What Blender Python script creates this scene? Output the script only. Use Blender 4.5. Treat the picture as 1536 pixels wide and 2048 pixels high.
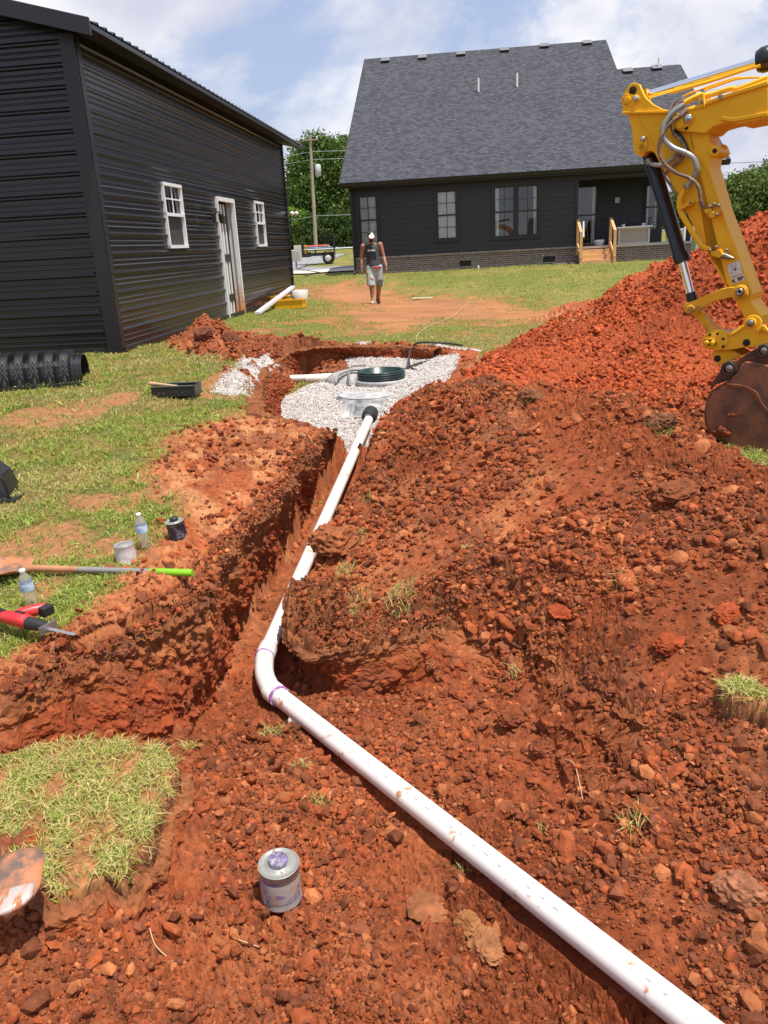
import bpy, math, random, colorsys
import numpy as np
from mathutils import Vector, Matrix
random.seed(7); rng=np.random.default_rng(11)
for o in list(bpy.data.objects): bpy.data.objects.remove(o)
SC=bpy.context.scene; COL=SC.collection
A=np.array
# ------------------------------------------------------------------ camera
F=1600.;CX,CY=768.,1024.
ROLL=math.atan(.055)
PITCH=math.atan((1024-490.5)*math.cos(ROLL)/F)
CAM=A([0,0,1.5])
f0=A([0,math.cos(PITCH),-math.sin(PITCH)]); r0=A([1.,0,0]); d0=np.cross(f0,r0)
RX=math.cos(ROLL)*r0+math.sin(ROLL)*d0
DN=-math.sin(ROLL)*r0+math.cos(ROLL)*d0
cd=bpy.data.cameras.new('camera'); cam=bpy.data.objects.new('camera',cd); COL.objects.link(cam)
cd.sensor_fit='VERTICAL'; cd.sensor_height=36; cd.sensor_width=27; cd.lens=F/2048*36
cd.clip_start=.05; cd.clip_end=3000
M=Matrix(((RX[0],-DN[0],-f0[0],0),(RX[1],-DN[1],-f0[1],0),(RX[2],-DN[2],-f0[2],1.5),(0,0,0,1)))
cam.matrix_world=M; SC.camera=cam
SC.render.resolution_x=768; SC.render.resolution_y=1024
# ------------------------------------------------------------------ light
SUN=Vector((.24,-.20,.95)).normalized()
sd=bpy.data.lights.new('sun','SUN'); sun=bpy.data.objects.new('sun',sd); COL.objects.link(sun)
sd.energy=4.6; sd.angle=math.radians(.5); sd.color=(1,.955,.88)
sun.rotation_euler=SUN.to_track_quat('Z','Y').to_euler()
SC.view_settings.view_transform='Standard'; SC.view_settings.look='None'
SC.view_settings.exposure=.36; SC.view_settings.gamma=1
W=bpy.data.worlds.new('World'); SC.world=W; W.use_nodes=True
nt=W.node_tree; nt.nodes.clear()
def N(nt,t,**k):
    n=nt.nodes.new(t)
    for a,b in k.items(): setattr(n,a,b)
    return n
def L(nt,a,b): nt.links.new(a,b)
out=N(nt,'ShaderNodeOutputWorld'); bg=N(nt,'ShaderNodeBackground'); sky=N(nt,'ShaderNodeTexSky')
sky.sky_type='NISHITA'; sky.sun_disc=False; sky.sun_elevation=math.asin(SUN.z); sky.sun_rotation=math.atan2(SUN.x,SUN.y)
sky.air_density=1.2; sky.dust_density=1.5; sky.ozone_density=1.5
tc=N(nt,'ShaderNodeTexCoord'); mp=N(nt,'ShaderNodeMapping'); mp.inputs['Scale'].default_value=(1,1,1.7); mp.inputs['Location'].default_value=(.9,.3,.2)
n1=N(nt,'ShaderNodeTexNoise'); n1.inputs['Scale'].default_value=2.6; n1.inputs['Detail'].default_value=9; n1.inputs['Roughness'].default_value=.6; n1.inputs['Distortion'].default_value=.25
rp=N(nt,'ShaderNodeValToRGB'); rp.color_ramp.elements[0].position=.47; rp.color_ramp.elements[1].position=.56
n2=N(nt,'ShaderNodeTexNoise'); n2.inputs['Scale'].default_value=6; n2.inputs['Detail'].default_value=6
rp2=N(nt,'ShaderNodeValToRGB'); rp2.color_ramp.elements[0].position=.38; rp2.color_ramp.elements[1].position=.7
rp2.color_ramp.elements[0].color=(5.2,5.4,6.4,1); rp2.color_ramp.elements[1].color=(8.6,8.5,8.7,1)
hz=N(nt,'ShaderNodeMixRGB'); hz.inputs[0].default_value=.62; hz.inputs[2].default_value=(4.1,4.8,7.0,1)
mx=N(nt,'ShaderNodeMixRGB')
L(nt,tc.outputs['Generated'],mp.inputs['Vector']); L(nt,mp.outputs[0],n1.inputs['Vector']); L(nt,mp.outputs[0],n2.inputs['Vector'])
L(nt,n1.outputs['Fac'],rp.inputs[0]); L(nt,n2.outputs['Fac'],rp2.inputs[0])
L(nt,sky.outputs[0],hz.inputs[1]); L(nt,hz.outputs[0],mx.inputs[1]); L(nt,rp2.outputs[0],mx.inputs[2]); L(nt,rp.outputs[0],mx.inputs[0])
L(nt,mx.outputs[0],bg.inputs[0]); bg.inputs[1].default_value=.1; L(nt,bg.outputs[0],out.inputs[0])
# ------------------------------------------------------------------ picture <-> world helpers
def ray(px,py): return (px-CX)/F*RX+(py-CY)/F*DN+f0
def atz(px,py,z): v=ray(px,py); return CAM+v*((z-CAM[2])/v[2])
def aty(px,py,y): v=ray(px,py); return CAM+v*(y/v[1])
def onp(px,py,P,n): v=ray(px,py); return CAM+v*(((A(P)-CAM)@n)/(v@n))
def depth_of(p): return (A(p)-CAM)@f0
# ------------------------------------------------------------------ materials
MATS={}
def mat(name,col,rough=.6,metal=0,var=0,scale=8,bump=0,bscale=60,col2=None,spec=None,detail=5,emit=None,stretch=None,dirt=None,dscale=3,dlo=.5,dhi=.62):
    if name in MATS: return MATS[name]
    m=bpy.data.materials.new(name); m.use_nodes=True; t=m.node_tree; b=t.nodes['Principled BSDF']
    b.inputs['Base Color'].default_value=(*col,1); b.inputs['Roughness'].default_value=rough; b.inputs['Metallic'].default_value=metal
    if spec is not None: b.inputs['Specular IOR Level'].default_value=spec
    if emit: b.inputs['Emission Color'].default_value=(*emit,1); b.inputs['Emission Strength'].default_value=1
    c=N(t,'ShaderNodeTexCoord'); src=c.outputs['Object']
    if stretch:
        mpn=N(t,'ShaderNodeMapping'); mpn.inputs['Scale'].default_value=stretch; L(t,src,mpn.inputs[0]); src=mpn.outputs[0]
    last=None
    if var or col2:
        n=N(t,'ShaderNodeTexNoise'); n.inputs['Scale'].default_value=scale; n.inputs['Detail'].default_value=detail; L(t,src,n.inputs['Vector'])
        r=N(t,'ShaderNodeValToRGB'); r.color_ramp.elements[0].position=.32; r.color_ramp.elements[1].position=.68
        c2=col2 or tuple(min(1,x*(1+var)) for x in col); c1=col if col2 else tuple(x*(1-var) for x in col)
        r.color_ramp.elements[0].color=(*c1,1); r.color_ramp.elements[1].color=(*c2,1)
        L(t,n.outputs['Fac'],r.inputs[0]); last=r.outputs[0]
    if dirt:
        n=N(t,'ShaderNodeTexNoise'); n.inputs['Scale'].default_value=dscale; n.inputs['Detail'].default_value=8; n.inputs['Roughness'].default_value=.65; L(t,src,n.inputs['Vector'])
        r=N(t,'ShaderNodeValToRGB'); r.color_ramp.elements[0].position=dlo; r.color_ramp.elements[1].position=dhi
        L(t,n.outputs['Fac'],r.inputs[0]); x=N(t,'ShaderNodeMixRGB'); L(t,r.outputs[0],x.inputs[0])
        if last: L(t,last,x.inputs[1])
        else: x.inputs[1].default_value=(*col,1)
        x.inputs[2].default_value=(*dirt,1); last=x.outputs[0]
        rr=N(t,'ShaderNodeMapRange'); rr.inputs['To Min'].default_value=rough; rr.inputs['To Max'].default_value=.9; L(t,r.outputs[0],rr.inputs[0]); L(t,rr.outputs[0],b.inputs['Roughness'])
    if last: L(t,last,b.inputs['Base Color'])
    if bump:
        n=N(t,'ShaderNodeTexNoise'); n.inputs['Scale'].default_value=bscale; n.inputs['Detail'].default_value=6; L(t,src,n.inputs['Vector'])
        bp=N(t,'ShaderNodeBump'); bp.inputs['Strength'].default_value=bump; bp.inputs['Distance'].default_value=.02; L(t,n.outputs['Fac'],bp.inputs['Height']); L(t,bp.outputs[0],b.inputs['Normal'])
    MATS[name]=m; return m
# ------------------------------------------------------------------ object helpers
def tag(o,label=None,cat=None,group=None,kind=None):
    if label: o['label']=label
    if cat: o['category']=cat
    if group: o['group']=group
    if kind: o['kind']=kind
    return o
def empty(name,loc,label=None,cat=None,group=None):
    o=bpy.data.objects.new(name,None); COL.objects.link(o); o.location=Vector([float(x) for x in loc]); o.empty_display_size=.2
    return tag(o,label,cat,group)
class MB:
    def __init__(s): s.v=[]; s.f=[]; s.sm=[]; s.mk=[]
    def mark(s): s.mk.append((len(s.v),len(s.f))); return s
    def parts(s,name,m,parent,bevel=0):
        mk=s.mk+[(len(s.v),len(s.f))]; r=[]
        for (v0,f0_),(v1,f1) in zip(mk[:-1],mk[1:]):
            q=MB(); q.v=s.v[v0:v1]; q.f=[tuple(i-v0 for i in f) for f in s.f[f0_:f1]]; q.sm=s.sm[f0_:f1]; r.append(q.build(name,m,parent,bevel))
        return r
    def add(s,vs,fs,smooth=False):
        n=len(s.v); s.v+= [tuple(float(c) for c in p) for p in vs]; s.f+=[tuple(n+i for i in f) for f in fs]; s.sm+=[smooth]*len(fs); return s
    def box(s,c,size,R=None,taper=1):
        c=A(c,float); h=A(size,float)/2; R=np.eye(3) if R is None else R
        vs=[]
        for z in (-1,1):
            k=taper if z>0 else 1
            for x,y in ((-1,-1),(1,-1),(1,1),(-1,1)): vs.append(c+R@(A([x*k,y*k,z])*h))
        return s.add(vs,[(3,2,1,0),(4,5,6,7),(0,1,5,4),(1,2,6,5),(2,3,7,6),(3,0,4,7)])
    def bar(s,a,b,w,h,up=(0,0,1)):
        a=A(a,float);b=A(b,float); d=b-a; l=np.linalg.norm(d); d/=l; upv=A(up,float); x=np.cross(d,upv)
        if np.linalg.norm(x)<1e-3: x=np.cross(d,A([1.,0,0]))
        x/=np.linalg.norm(x); z=np.cross(x,d)
        return s.box((a+b)/2,(w,l,h),np.stack([x,d,z],1))
    def tube(s,pts,r,n=12,caps=True,smooth=True):
        pts=[A(p,float) for p in pts]; k=len(pts); rs=list(r) if hasattr(r,'__len__') else [r]*k
        T=[]
        for i in range(k):
            d=pts[min(i+1,k-1)]-pts[max(i-1,0)]; T.append(d/(np.linalg.norm(d)+1e-12))
        x=np.cross(T[0],A([0,0,1.]))
        if np.linalg.norm(x)<.05: x=np.cross(T[0],A([1.,0,0]))
        x/=np.linalg.norm(x); vs=[]
        for i in range(k):
            x=x-T[i]*(x@T[i]); x/=np.linalg.norm(x); y=np.cross(T[i],x)
            for j in range(n):
                a=2*math.pi*j/n; vs.append(pts[i]+rs[i]*(math.cos(a)*x+math.sin(a)*y))
        fs=[(i*n+j,i*n+(j+1)%n,(i+1)*n+(j+1)%n,(i+1)*n+j) for i in range(k-1) for j in range(n)]
        s.add(vs,fs,smooth)
        if caps:
            s.add(vs[:n][::-1],[tuple(range(n))]); s.add(vs[-n:],[tuple(range(n))])
        return s
    def ell(s,c,r,n=12,m=8,R=None):
        c=A(c,float); r=A(r,float)*np.ones(3); R=np.eye(3) if R is None else R; vs=[]
        for i in range(m+1):
            t=math.pi*i/m
            for j in range(n):
                p=2*math.pi*j/n; vs.append(c+R@(r*A([math.sin(t)*math.cos(p),math.sin(t)*math.sin(p),math.cos(t)])))
        return s.add(vs,[(i*n+j,(i+1)*n+j,(i+1)*n+(j+1)%n,i*n+(j+1)%n) for i in range(m) for j in range(n)],True)
    def lathe(s,prof,n=32,O=(0,0,0),R=None,smooth=True):
        O=A(O,float); R=np.eye(3) if R is None else R; k=len(prof); vs=[]
        for r,z in prof:
            for j in range(n):
                a=2*math.pi*j/n; vs.append(O+R@A([r*math.cos(a),r*math.sin(a),z]))
        return s.add(vs,[(i*n+j,i*n+(j+1)%n,(i+1)*n+(j+1)%n,(i+1)*n+j) for i in range(k-1) for j in range(n)],smooth)
    def prism(s,near,far):
        n=len(near); s.add(list(near)+list(far),[tuple(range(n-1,-1,-1)),tuple(range(n,2*n))]+[(i,(i+1)%n,n+(i+1)%n,n+i) for i in range(n)]); return s
    def build(s,name,m,parent=None,bevel=0,loc=None):
        me=bpy.data.meshes.new(name); vs=A(s.v)
        if parent is not None and loc is None: loc=A(parent_world(parent))
        if loc is not None: vs=vs-A(loc)
        me.from_pydata([tuple(p) for p in vs],[],s.f); me.update()
        me.polygons.foreach_set('use_smooth',s.sm)
        for q in (m if isinstance(m,(list,tuple)) else [m]): me.materials.append(q)
        o=bpy.data.objects.new(name,me); COL.objects.link(o)
        if parent is not None: o.parent=parent
        elif loc is not None: o.location=Vector([float(x) for x in loc])
        if bevel:
            b=o.modifiers.new('bevel','BEVEL'); b.width=bevel; b.segments=2; b.limit_method='ANGLE'; b.angle_limit=math.radians(35)
        return o
def parent_world(o):
    p=Vector((0,0,0))
    while o is not None: p=p+o.location; o=o.parent
    return (p.x,p.y,p.z)
def ico(seed,sub=0):
    t=(1+5**.5)/2
    v=[(-1,t,0),(1,t,0),(-1,-t,0),(1,-t,0),(0,-1,t),(0,1,t),(0,-1,-t),(0,1,-t),(t,0,-1),(t,0,1),(-t,0,-1),(-t,0,1)]
    f=[(0,11,5),(0,5,1),(0,1,7),(0,7,10),(0,10,11),(1,5,9),(5,11,4),(11,10,2),(10,7,6),(7,1,8),(3,9,4),(3,4,2),(3,2,6),(3,6,8),(3,8,9),(4,9,5),(2,4,11),(6,2,10),(8,6,7),(9,8,1)]
    v=[A(p)/math.sqrt(1+t*t) for p in v]
    for _ in range(sub):
        c={}; nf=[]
        def mid(a,b):
            k=(min(a,b),max(a,b))
            if k not in c: p=v[a]+v[b]; v.append(p/np.linalg.norm(p)); c[k]=len(v)-1
            return c[k]
        for a,b,d in f:
            x,y,z=mid(a,b),mid(b,d),mid(d,a); nf+=[(a,x,z),(b,y,x),(d,z,y),(x,y,z)]
        f=nf
    v=A(v); r=np.random.default_rng(seed)
    k=r.normal(size=(7,3)); k/=np.linalg.norm(k,axis=1)[:,None]; lim=r.uniform(.62,.92,7)
    for i in range(7):
        d=v@k[i]; ex=np.maximum(0,d-lim[i]); v=v-ex[:,None]*k[i]*.95
    v=v*(1+r.normal(0,.05,len(v)))[:,None]
    return v,A(f)
def bulk(name,V,Fc,m,smooth=False,attrs=None,loc=None):
    """numpy mesh: V (n,3), Fc (k,3 or 4)"""
    me=bpy.data.meshes.new(name); n=len(V); k,w=Fc.shape
    me.vertices.add(n); me.vertices.foreach_set('co',V.astype(np.float32).ravel())
    me.loops.add(k*w); me.loops.foreach_set('vertex_index',Fc.astype(np.int32).ravel())
    me.polygons.add(k); me.polygons.foreach_set('loop_start',np.arange(0,k*w,w,dtype=np.int32)); me.polygons.foreach_set('loop_total',np.full(k,w,dtype=np.int32))
    me.polygons.foreach_set('use_smooth',np.full(k,smooth,dtype=bool))
    me.update(calc_edges=True)
    for nm,a in (attrs or {}).items():
        if a.ndim==1: at=me.attributes.new(nm,'FLOAT','POINT'); at.data.foreach_set('value',a.astype(np.float32))
        else: at=me.attributes.new(nm,'FLOAT_COLOR','POINT'); at.data.foreach_set('color',np.c_[a,np.ones(len(a))].astype(np.float32).ravel())
    me.materials.append(m); o=bpy.data.objects.new(name,me); COL.objects.link(o)
    return o
# ------------------------------------------------------------------ numpy noise
def hsh(i,j,s):
    h=(i.astype(np.int64)*374761393+j.astype(np.int64)*668265263+s*974634777)&0xffffffff
    h=((h^(h>>13))*1274126177)&0xffffffff; h=((h^(h>>15))*2246822519)&0xffffffff
    return (h^(h>>16))&0xffffffff
def rnd(i,j,s): return hsh(i,j,s)/4294967295.
def pn(x,y,s=0):
    xi=np.floor(x); yi=np.floor(y); fx=x-xi; fy=y-yi; xi=xi.astype(np.int64); yi=yi.astype(np.int64)
    u=fx*fx*fx*(fx*(fx*6-15)+10); v=fy*fy*fy*(fy*(fy*6-15)+10)
    def g(a,b,dx,dy):
        t=rnd(a,b,s)*6.28318; return np.cos(t)*dx+np.sin(t)*dy
    a=g(xi,yi,fx,fy); b=g(xi+1,yi,fx-1,fy); c=g(xi,yi+1,fx,fy-1); d=g(xi+1,yi+1,fx-1,fy-1)
    return ((a+(b-a)*u)*(1-v)+(c+(d-c)*u)*v)*1.5
def fbm(x,y,sc,oc=4,s=0,g=.5):
    r=np.zeros_like(x); a=1; t=0
    for k in range(oc): r+=a*pn(x*sc+17.3*k,y*sc-9.1*k,s+k); t+=a; a*=g; sc*=2.03
    return r/t*1.3
def clods(x,y,sc,s,dens=.8):
    """union of rounded lumps; returns height 0..1 (in units of cell), flat shade id"""
    X=x*sc; Y=y*sc; xi=np.floor(X).astype(np.int64); yi=np.floor(Y).astype(np.int64); best=np.zeros_like(X); idv=np.zeros_like(X)
    for di in (-1,0,1):
        for dj in (-1,0,1):
            a=xi+di;b=yi+dj; r1=rnd(a,b,s); r2=rnd(a,b,s+1); r3=rnd(a,b,s+2); r4=rnd(a,b,s+3)
            R=.28+.42*r3; dx=X-(a+r1); dy=Y-(b+r2); an=r4*3.14; ca=np.cos(an); sa=np.sin(an)
            qx=(dx*ca+dy*sa)/R; qy=(-dx*sa+dy*ca)/(R*(.6+.4*r1))
            q=np.maximum(np.abs(qx)*.9+np.abs(qy)*.35,np.sqrt(qx*qx+qy*qy)*.92)
            h=np.where(r4<dens,R*np.sqrt(np.maximum(0,1-q*q)),0)
            h=np.minimum(h,R*(.55+.3*r2)+ (qx*.2+qy*.15)*R)
            m=h>best; best=np.where(m,h,best); idv=np.where(m,r2,idv)
    return best,idv
# ------------------------------------------------------------------ terrain
def PZ(l): return [tuple(atz(a,b,z)) for a,b,z in l]
Opts=PZ([(65,1213,0),(290,1097,.03),(0,1385,-.02),(60,970,.1),(100,778,.33),(243,712,.38),(589,591,.4),(420,645,.39),(350,790,.26),(500,870,.14),(640,865,.09),
 (300,1000,.08),(450,930,.1),(450,720,.33),(600,690,.27),(750,688,.22),(870,690,.2),(940,700,.18),(750,608,.12),(640,600,.22),(600,640,.3),(1000,640,.16),(900,600,.1),
 (712,549,.56),(900,540,.55),(1150,528,.56),(1320,521,.52),(600,548,.5),(850,570,.3),
 # banks of the trench, right side
 (745,850,.03),(720,930,.02),(690,990,0),(635,1050,-.04),(625,1110,-.05),(612,1180,-.16),(600,1262,-.3),(720,1275,-.31),(850,1225,-.24),(760,1120,-.08),
 (850,1000,.14),(820,880,.16),(780,800,.1),
 # near spoil heap
 (860,800,.16),(905,770,.17),(940,745,.2),(1000,778,.34),(1100,800,.46),(1200,825,.36),(1290,842,.31),(1350,860,.25),(1420,893,.17),(1480,925,.12),(1536,945,.08),
 (1000,940,.25),(1200,950,.33),(1380,1000,.25),(1536,1040,.17),(1000,1100,.02),(1200,1080,.14),(1300,1150,.12),(1536,1300,.06),(1400,1400,-.08),(1150,1250,-.13),(980,1250,-.26),(1536,1650,-.1),(1300,1550,-.28),(1080,1320,-.27),
 (1700,1500,.1),(1700,1000,.15),
 # left front
 (200,1290,-.02),(400,1180,-.02),(480,1040,.03),(560,950,.06)])
Opts+= [tuple(aty(a,b,y)) for a,b,y in [(1600,462,9.4),(1536,502,9.5),(1440,550,9.7),(1350,584,10),(1270,608,10.3),(1180,634,10.8),(1110,656,11.2)]]
Opts+=PZ([(1060,690,.15),(1100,745,.12),(1190,772,.03),(1290,785,.0),(1400,788,-.02),(1500,790,.05),(1460,890,0),(1536,880,0),(1300,660,.38),(1450,640,.5),(1536,620,.6),(1200,705,.22),(1370,720,.2)])
Opts+= [(1.5,6.3,-.05),(1.55,5.9,-.03),(2.1,6.2,-.08),(2.1,5.75,-.06),(1.9,6.7,-.06),(1.1,6.7,.02),(2.6,6.1,-.04),(3.2,13.4,.25),(4.5,13.6,.3),(6.4,13.4,.3),(8,12,.5),(9,9.6,.8),(7.6,9.6,1.2),(8.5,7.5,.3),(6,6.5,.1),(-3,32,.56),(-10,38,.56),(10,36,.56),(-14,20,.42),(-8,10,.36),(-6,5,.12),(-5,2,-.02),(-3,-1,-.1),(-8,-4,-.1),(5,4,.05),(5,0,-.05),(9,3,0),(9,-4,-.1),(14,8,.1),(14,18,.2),(8,18,.15),(14,30,.5),(7,22,.3),(2,14,.18),(2.2,1.2,0),(3,2,.12),(2.6,3.4,.25),(-12,30,.5),(-4,14,.38),(-6,18,.4)]
Gpts=PZ([(655,925,-.28),(620,1000,-.42),(575,1110,-.52),(530,1220,-.58),(500,1310,-.62),(560,1350,-.62),(450,1400,-.6),(400,1470,-.55),(280,1500,-.42),(100,1560,-.32),(0,1600,-.25),
 (470,1540,-.46),(560,1480,-.44),(640,1500,-.5),(680,1390,-.6),(620,1320,-.62),(760,1440,-.56),(900,1600,-.52),(1000,1760,-.5),(1150,1900,-.46),(1350,2030,-.44),
 (562,1830,-.2),(300,1900,-.17),(0,2000,-.12),(700,2000,-.22),(850,2048,-.3),(600,1640,-.32),(450,1640,-.32),(720,1700,-.34),(0,1700,-.17),(200,1650,-.22),(330,1750,-.24),(820,1800,-.36),(950,1950,-.38),
 (800,1480,-.52),(900,1500,-.45),(1050,1650,-.42),(1200,1800,-.38),(1300,1900,-.36),(1450,1850,-.16),(1450,2020,-.25),(1000,1480,-.3),(1100,1600,-.25),(1300,1750,-.15)])
Gpts+=[(-2.5,2.6,-.15),(-2.5,0,-.1),(0,0,-.2),(0,-3,-.2),(2,0,-.15),(2,1.5,-.02),(-2.5,-3,-.1),(3,-3,-.1),(.0,6.4,-.3),(1.5,3.0,-.2),(-.9,.9,-.16),(.5,.9,-.26)]
Ppts=PZ([(660,905,-.27),(600,860,-.16),(565,835,-.1),(650,830,-.1),(730,860,-.2),(640,780,-.03),(600,775,-.02),(780,790,-.02),(850,735,.05),(700,717,.05),(850,717,.06),(760,760,.03),(900,735,.12),(900,712,.13),(890,770,.08),(620,745,-.12),(600,730,-.05)])
def tps(P,reg=1e-4):
    P=A(P); X=P[:,:2]; n=len(X); d=np.sqrt(((X[:,None]-X[None])**2).sum(-1))
    K=np.where(d>0,d*d*np.log(d+1e-12),0)+reg*np.eye(n); Q=np.c_[np.ones(n),X]
    w=np.linalg.solve(np.block([[K,Q],[Q.T,np.zeros((3,3))]]),np.r_[P[:,2],0,0,0])
    def f(x,y):
        r=np.full(x.shape,w[n]) + w[n+1]*x+w[n+2]*y
        for i in range(n):
            q=(x-X[i,0])**2+(y-X[i,1])**2; r+=w[i]*.5*q*np.log(q+1e-12)
        return r
    return f
GX0,GY0,GS=-16.,-6.,.06
gx=np.arange(GX0,16,GS); gy=np.arange(GY0,40,GS); GXX,GYY=np.meshgrid(gx,gy)
def gridded(f):
    G=f(GXX,GYY)
    def g(x,y):
        i=np.clip((x-GX0)/GS,0,len(gx)-1.001); j=np.clip((y-GY0)/GS,0,len(gy)-1.001); a=i.astype(int); b=j.astype(int); u=i-a; v=j-b
        return (G[b,a]*(1-u)+G[b,a+1]*u)*(1-v)+(G[b+1,a]*(1-u)+G[b+1,a+1]*u)*v
    return g
fO=gridded(tps(Opts,2e-3)); fG=gridded(tps(Gpts,1e-3)); fP=gridded(tps(Ppts,1e-3))
def sst(a,b,x): t=np.clip((x-a)/(b-a),0,1); return t*t*(3-2*t)
def poly(l): return A([p[:2] for p in PZ(l)])
def pdist(x,y,P):
    """signed distance (negative inside)"""
    d=np.full(x.shape,1e9); ins=np.zeros(x.shape,bool); n=len(P)
    for i in range(n):
        ax,ay=P[i]; bx,by=P[(i+1)%n]; ex,ey=bx-ax,by-ay; wx,wy=x-ax,y-ay
        t=np.clip((wx*ex+wy*ey)/(ex*ex+ey*ey+1e-12),0,1); q=(wx-ex*t)**2+(wy-ey*t)**2; d=np.minimum(d,q)
        c=((ay>y)!=(by>y)); 
        if abs(ey)>1e-12: ins^= c&(x<ex*(y-ay)/ey+ax)
    d=np.sqrt(d); return np.where(ins,-d,d)
RIM=np.vstack([poly([(648,866,.09),(604,905,.07),(565,950,.06),(522,1000,.05),(484,1040,.03),(445,1080,.02),(402,1128,0),(408,1160,-.01),(385,1195,-.01),(330,1228,-.02),(262,1256,-.02),(195,1285,-.02),(130,1310,-.02),(60,1350,-.02),(0,1390,-.02)]),
  A([(-1.9,2.75),(-3.2,2.4),(-3.2,-3.5),(4,-3.5),(4,.6),(2.6,1.9)]),
  poly([(1536,1560,-.08),(1400,1500,-.14),(1250,1400,-.18),(1080,1300,-.25),(960,1262,-.26),(866,1195,-.22),(800,1215,-.24),(720,1236,-.27),(655,1244,-.28),(618,1235,-.27),(604,1215,-.24),(616,1160,-.14),(612,1112,-.05),(640,1066,-.04),(690,1015,-.02),(722,970,0),(745,920,.02),(765,870,.03),(770,850,.03)])])
FLR=np.vstack([poly([(655,918,-.28),(628,985,-.4),(592,1050,-.47),(545,1130,-.53),(505,1210,-.58),(472,1280,-.61),(435,1350,-.6),(402,1420,-.58),(372,1488,-.52),(280,1492,-.42),(180,1515,-.38),(90,1555,-.32),(0,1610,-.25)]),
  A([(-1.7,2.3),(-2.6,1.6),(-2.6,-2.5),(3,-2.5),(2.2,.2)]),
  poly([(1536,2100,-.1),(1330,1880,-.33),(1150,1700,-.34),(980,1560,-.36),(900,1440,-.5),(800,1385,-.56),(700,1398,-.6),(622,1392,-.62),(608,1340,-.6),(602,1290,-.6),(618,1200,-.56),(640,1120,-.5),(676,1050,-.45),(722,960,-.35),(748,925,-.3)])])
PRIM=poly([(648,866,.09),(600,846,.1),(555,833,.12),(500,822,.16),(503,770,.22),(512,735,.25),(548,716,.26),(575,700,.26),(620,692,.26),(700,689,.22),(800,688,.21),(878,694,.2),(960,705,.18),(950,735,.19),(905,768,.17),(868,792,.2),(800,806,.12),(785,835,.06),(772,866,.03)])
PFLR=poly([(655,918,-.28),(600,875,-.18),(562,838,-.1),(566,800,-.06),(598,768,-.03),(604,745,-.1),(606,730,-.05),(650,722,0),(720,716,.05),(860,716,.06),(915,714,.12),(905,745,.12),(885,775,.06),(840,800,0),(788,822,-.1),(762,870,-.2),(748,925,-.3)])
GRAV=poly([(655,912,-.28),(600,875,-.18),(556,838,-.1),(566,800,-.06),(588,786,-.03),(640,768,-.03),(660,755,-.0),(700,735,.02),(690,718,.04),(720,712,.05),(860,714,.06),(880,690,.2),(960,700,.18),(940,725,.18),(905,750,.12),(890,780,.06),(840,806,0),(785,828,-.1),(752,870,-.2),(722,925,-.3)])
GRAV2=poly([(430,775,.27),(490,782,.25),(500,765,.25),(530,735,.27),(550,718,.28),(515,714,.3),(475,735,.3),(480,755,.27)])
HEAP=np.vstack([poly([(765,835,.06),(800,806,.12),(868,792,.2),(905,762,.2),(950,735,.24),(985,700,.2),(1040,680,.15),(1090,655,.25)]),A([(2.4,13.2),(4.5,14.6),(6.5,14.8),(10.5,13),(12,9),(10,6.8),(4,7.3)]),
  poly([(1420,870,.1),(1470,912,.1),(1600,960,.1)]),A([(4.2,4.0),(4.6,.5),(4,-3.5),(.2,-3.5)]),poly([(860,1560,-.45),(740,1440,-.55),(640,1412,-.6),(570,1400,-.6),(555,1275,-.12),(565,1110,-.05),(625,1020,-.02),(690,925,.02),(730,860,.02)])])
# worn / soil covered areas of the lawn (px outline at given height)
BANK=poly([(330,885,.15),(440,850,.14),(500,820,.16),(560,830,.12),(648,866,.09),(560,950,.06),(484,1040,.03),(402,1128,0),(408,1170,0),(330,1228,0),(195,1285,0),(60,1350,0),(0,1390,0),(-60,1400,0),(60,1330,0),(120,1290,0),(170,1240,0),(240,1180,0),(290,1120,.03),(300,1080,.03),(400,1040,.04),(330,1000,.08),(290,960,.1)])
SPOIL=poly([(330,690,.36),(400,655,.38),(440,662,.38),(520,680,.33),(640,678,.3),(880,684,.27),(880,700,.27),(600,700,.3),(560,722,.3),(500,760,.26),(440,760,.28),(500,735,.3),(450,720,.33),(350,705,.35)])
WORN1=poly([(590,585,.3),(700,578,.2),(830,592,.15),(960,596,.12),(1090,612,.12),(1150,600,.15),(1130,640,.2),(1090,660,.2),(1000,650,.16),(900,640,.14),(860,655,.16),(760,660,.2),(640,648,.25),(700,620,.15),(650,604,.2),(595,600,.3)])
WORN2=poly([(40,820,.25),(120,812,.25),(130,845,.2),(60,850,.2)])
def lumps(x,y,pts):
    r=np.zeros_like(x)
    for (cx,cy,rad,h) in pts:
        q=((x-cx)**2+(y-cy)**2)/rad**2; r+=h*np.exp(-q*1.6)
    return r
LUMP=[(*atz(a,b,z)[:2],r,h) for a,b,z,r,h in [(410,672,.38,.33,.2),(445,668,.38,.26,.16),(350,700,.36,.4,.08),(480,690,.33,.5,.12),(540,700,.31,.4,.15),(600,688,.3,.35,.12),(470,760,.27,.3,.1),(620,700,.3,.3,.1),
   (860,812,.2,.22,.1),(810,820,.12,.2,.08),(1060,800,.4,.3,.1),(1150,795,.45,.35,.08),(1270,585,.7,.4,.10),(1230,600,.6,.3,.08),(1140,630,.3,.4,.15),(1420,1000,.35,.35,.06),(1000,770,.35,.3,.06),
   (180,1280,-.02,.18,.07),(300,1225,0,.2,.06),(380,1160,0,.16,.06),(450,1060,.03,.22,.06),(390,1075,.04,.2,.05),(140,1335,0,.2,.05)]]
def unit_noise(x,y): return fbm(x,y,1.6,3,5)
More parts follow.
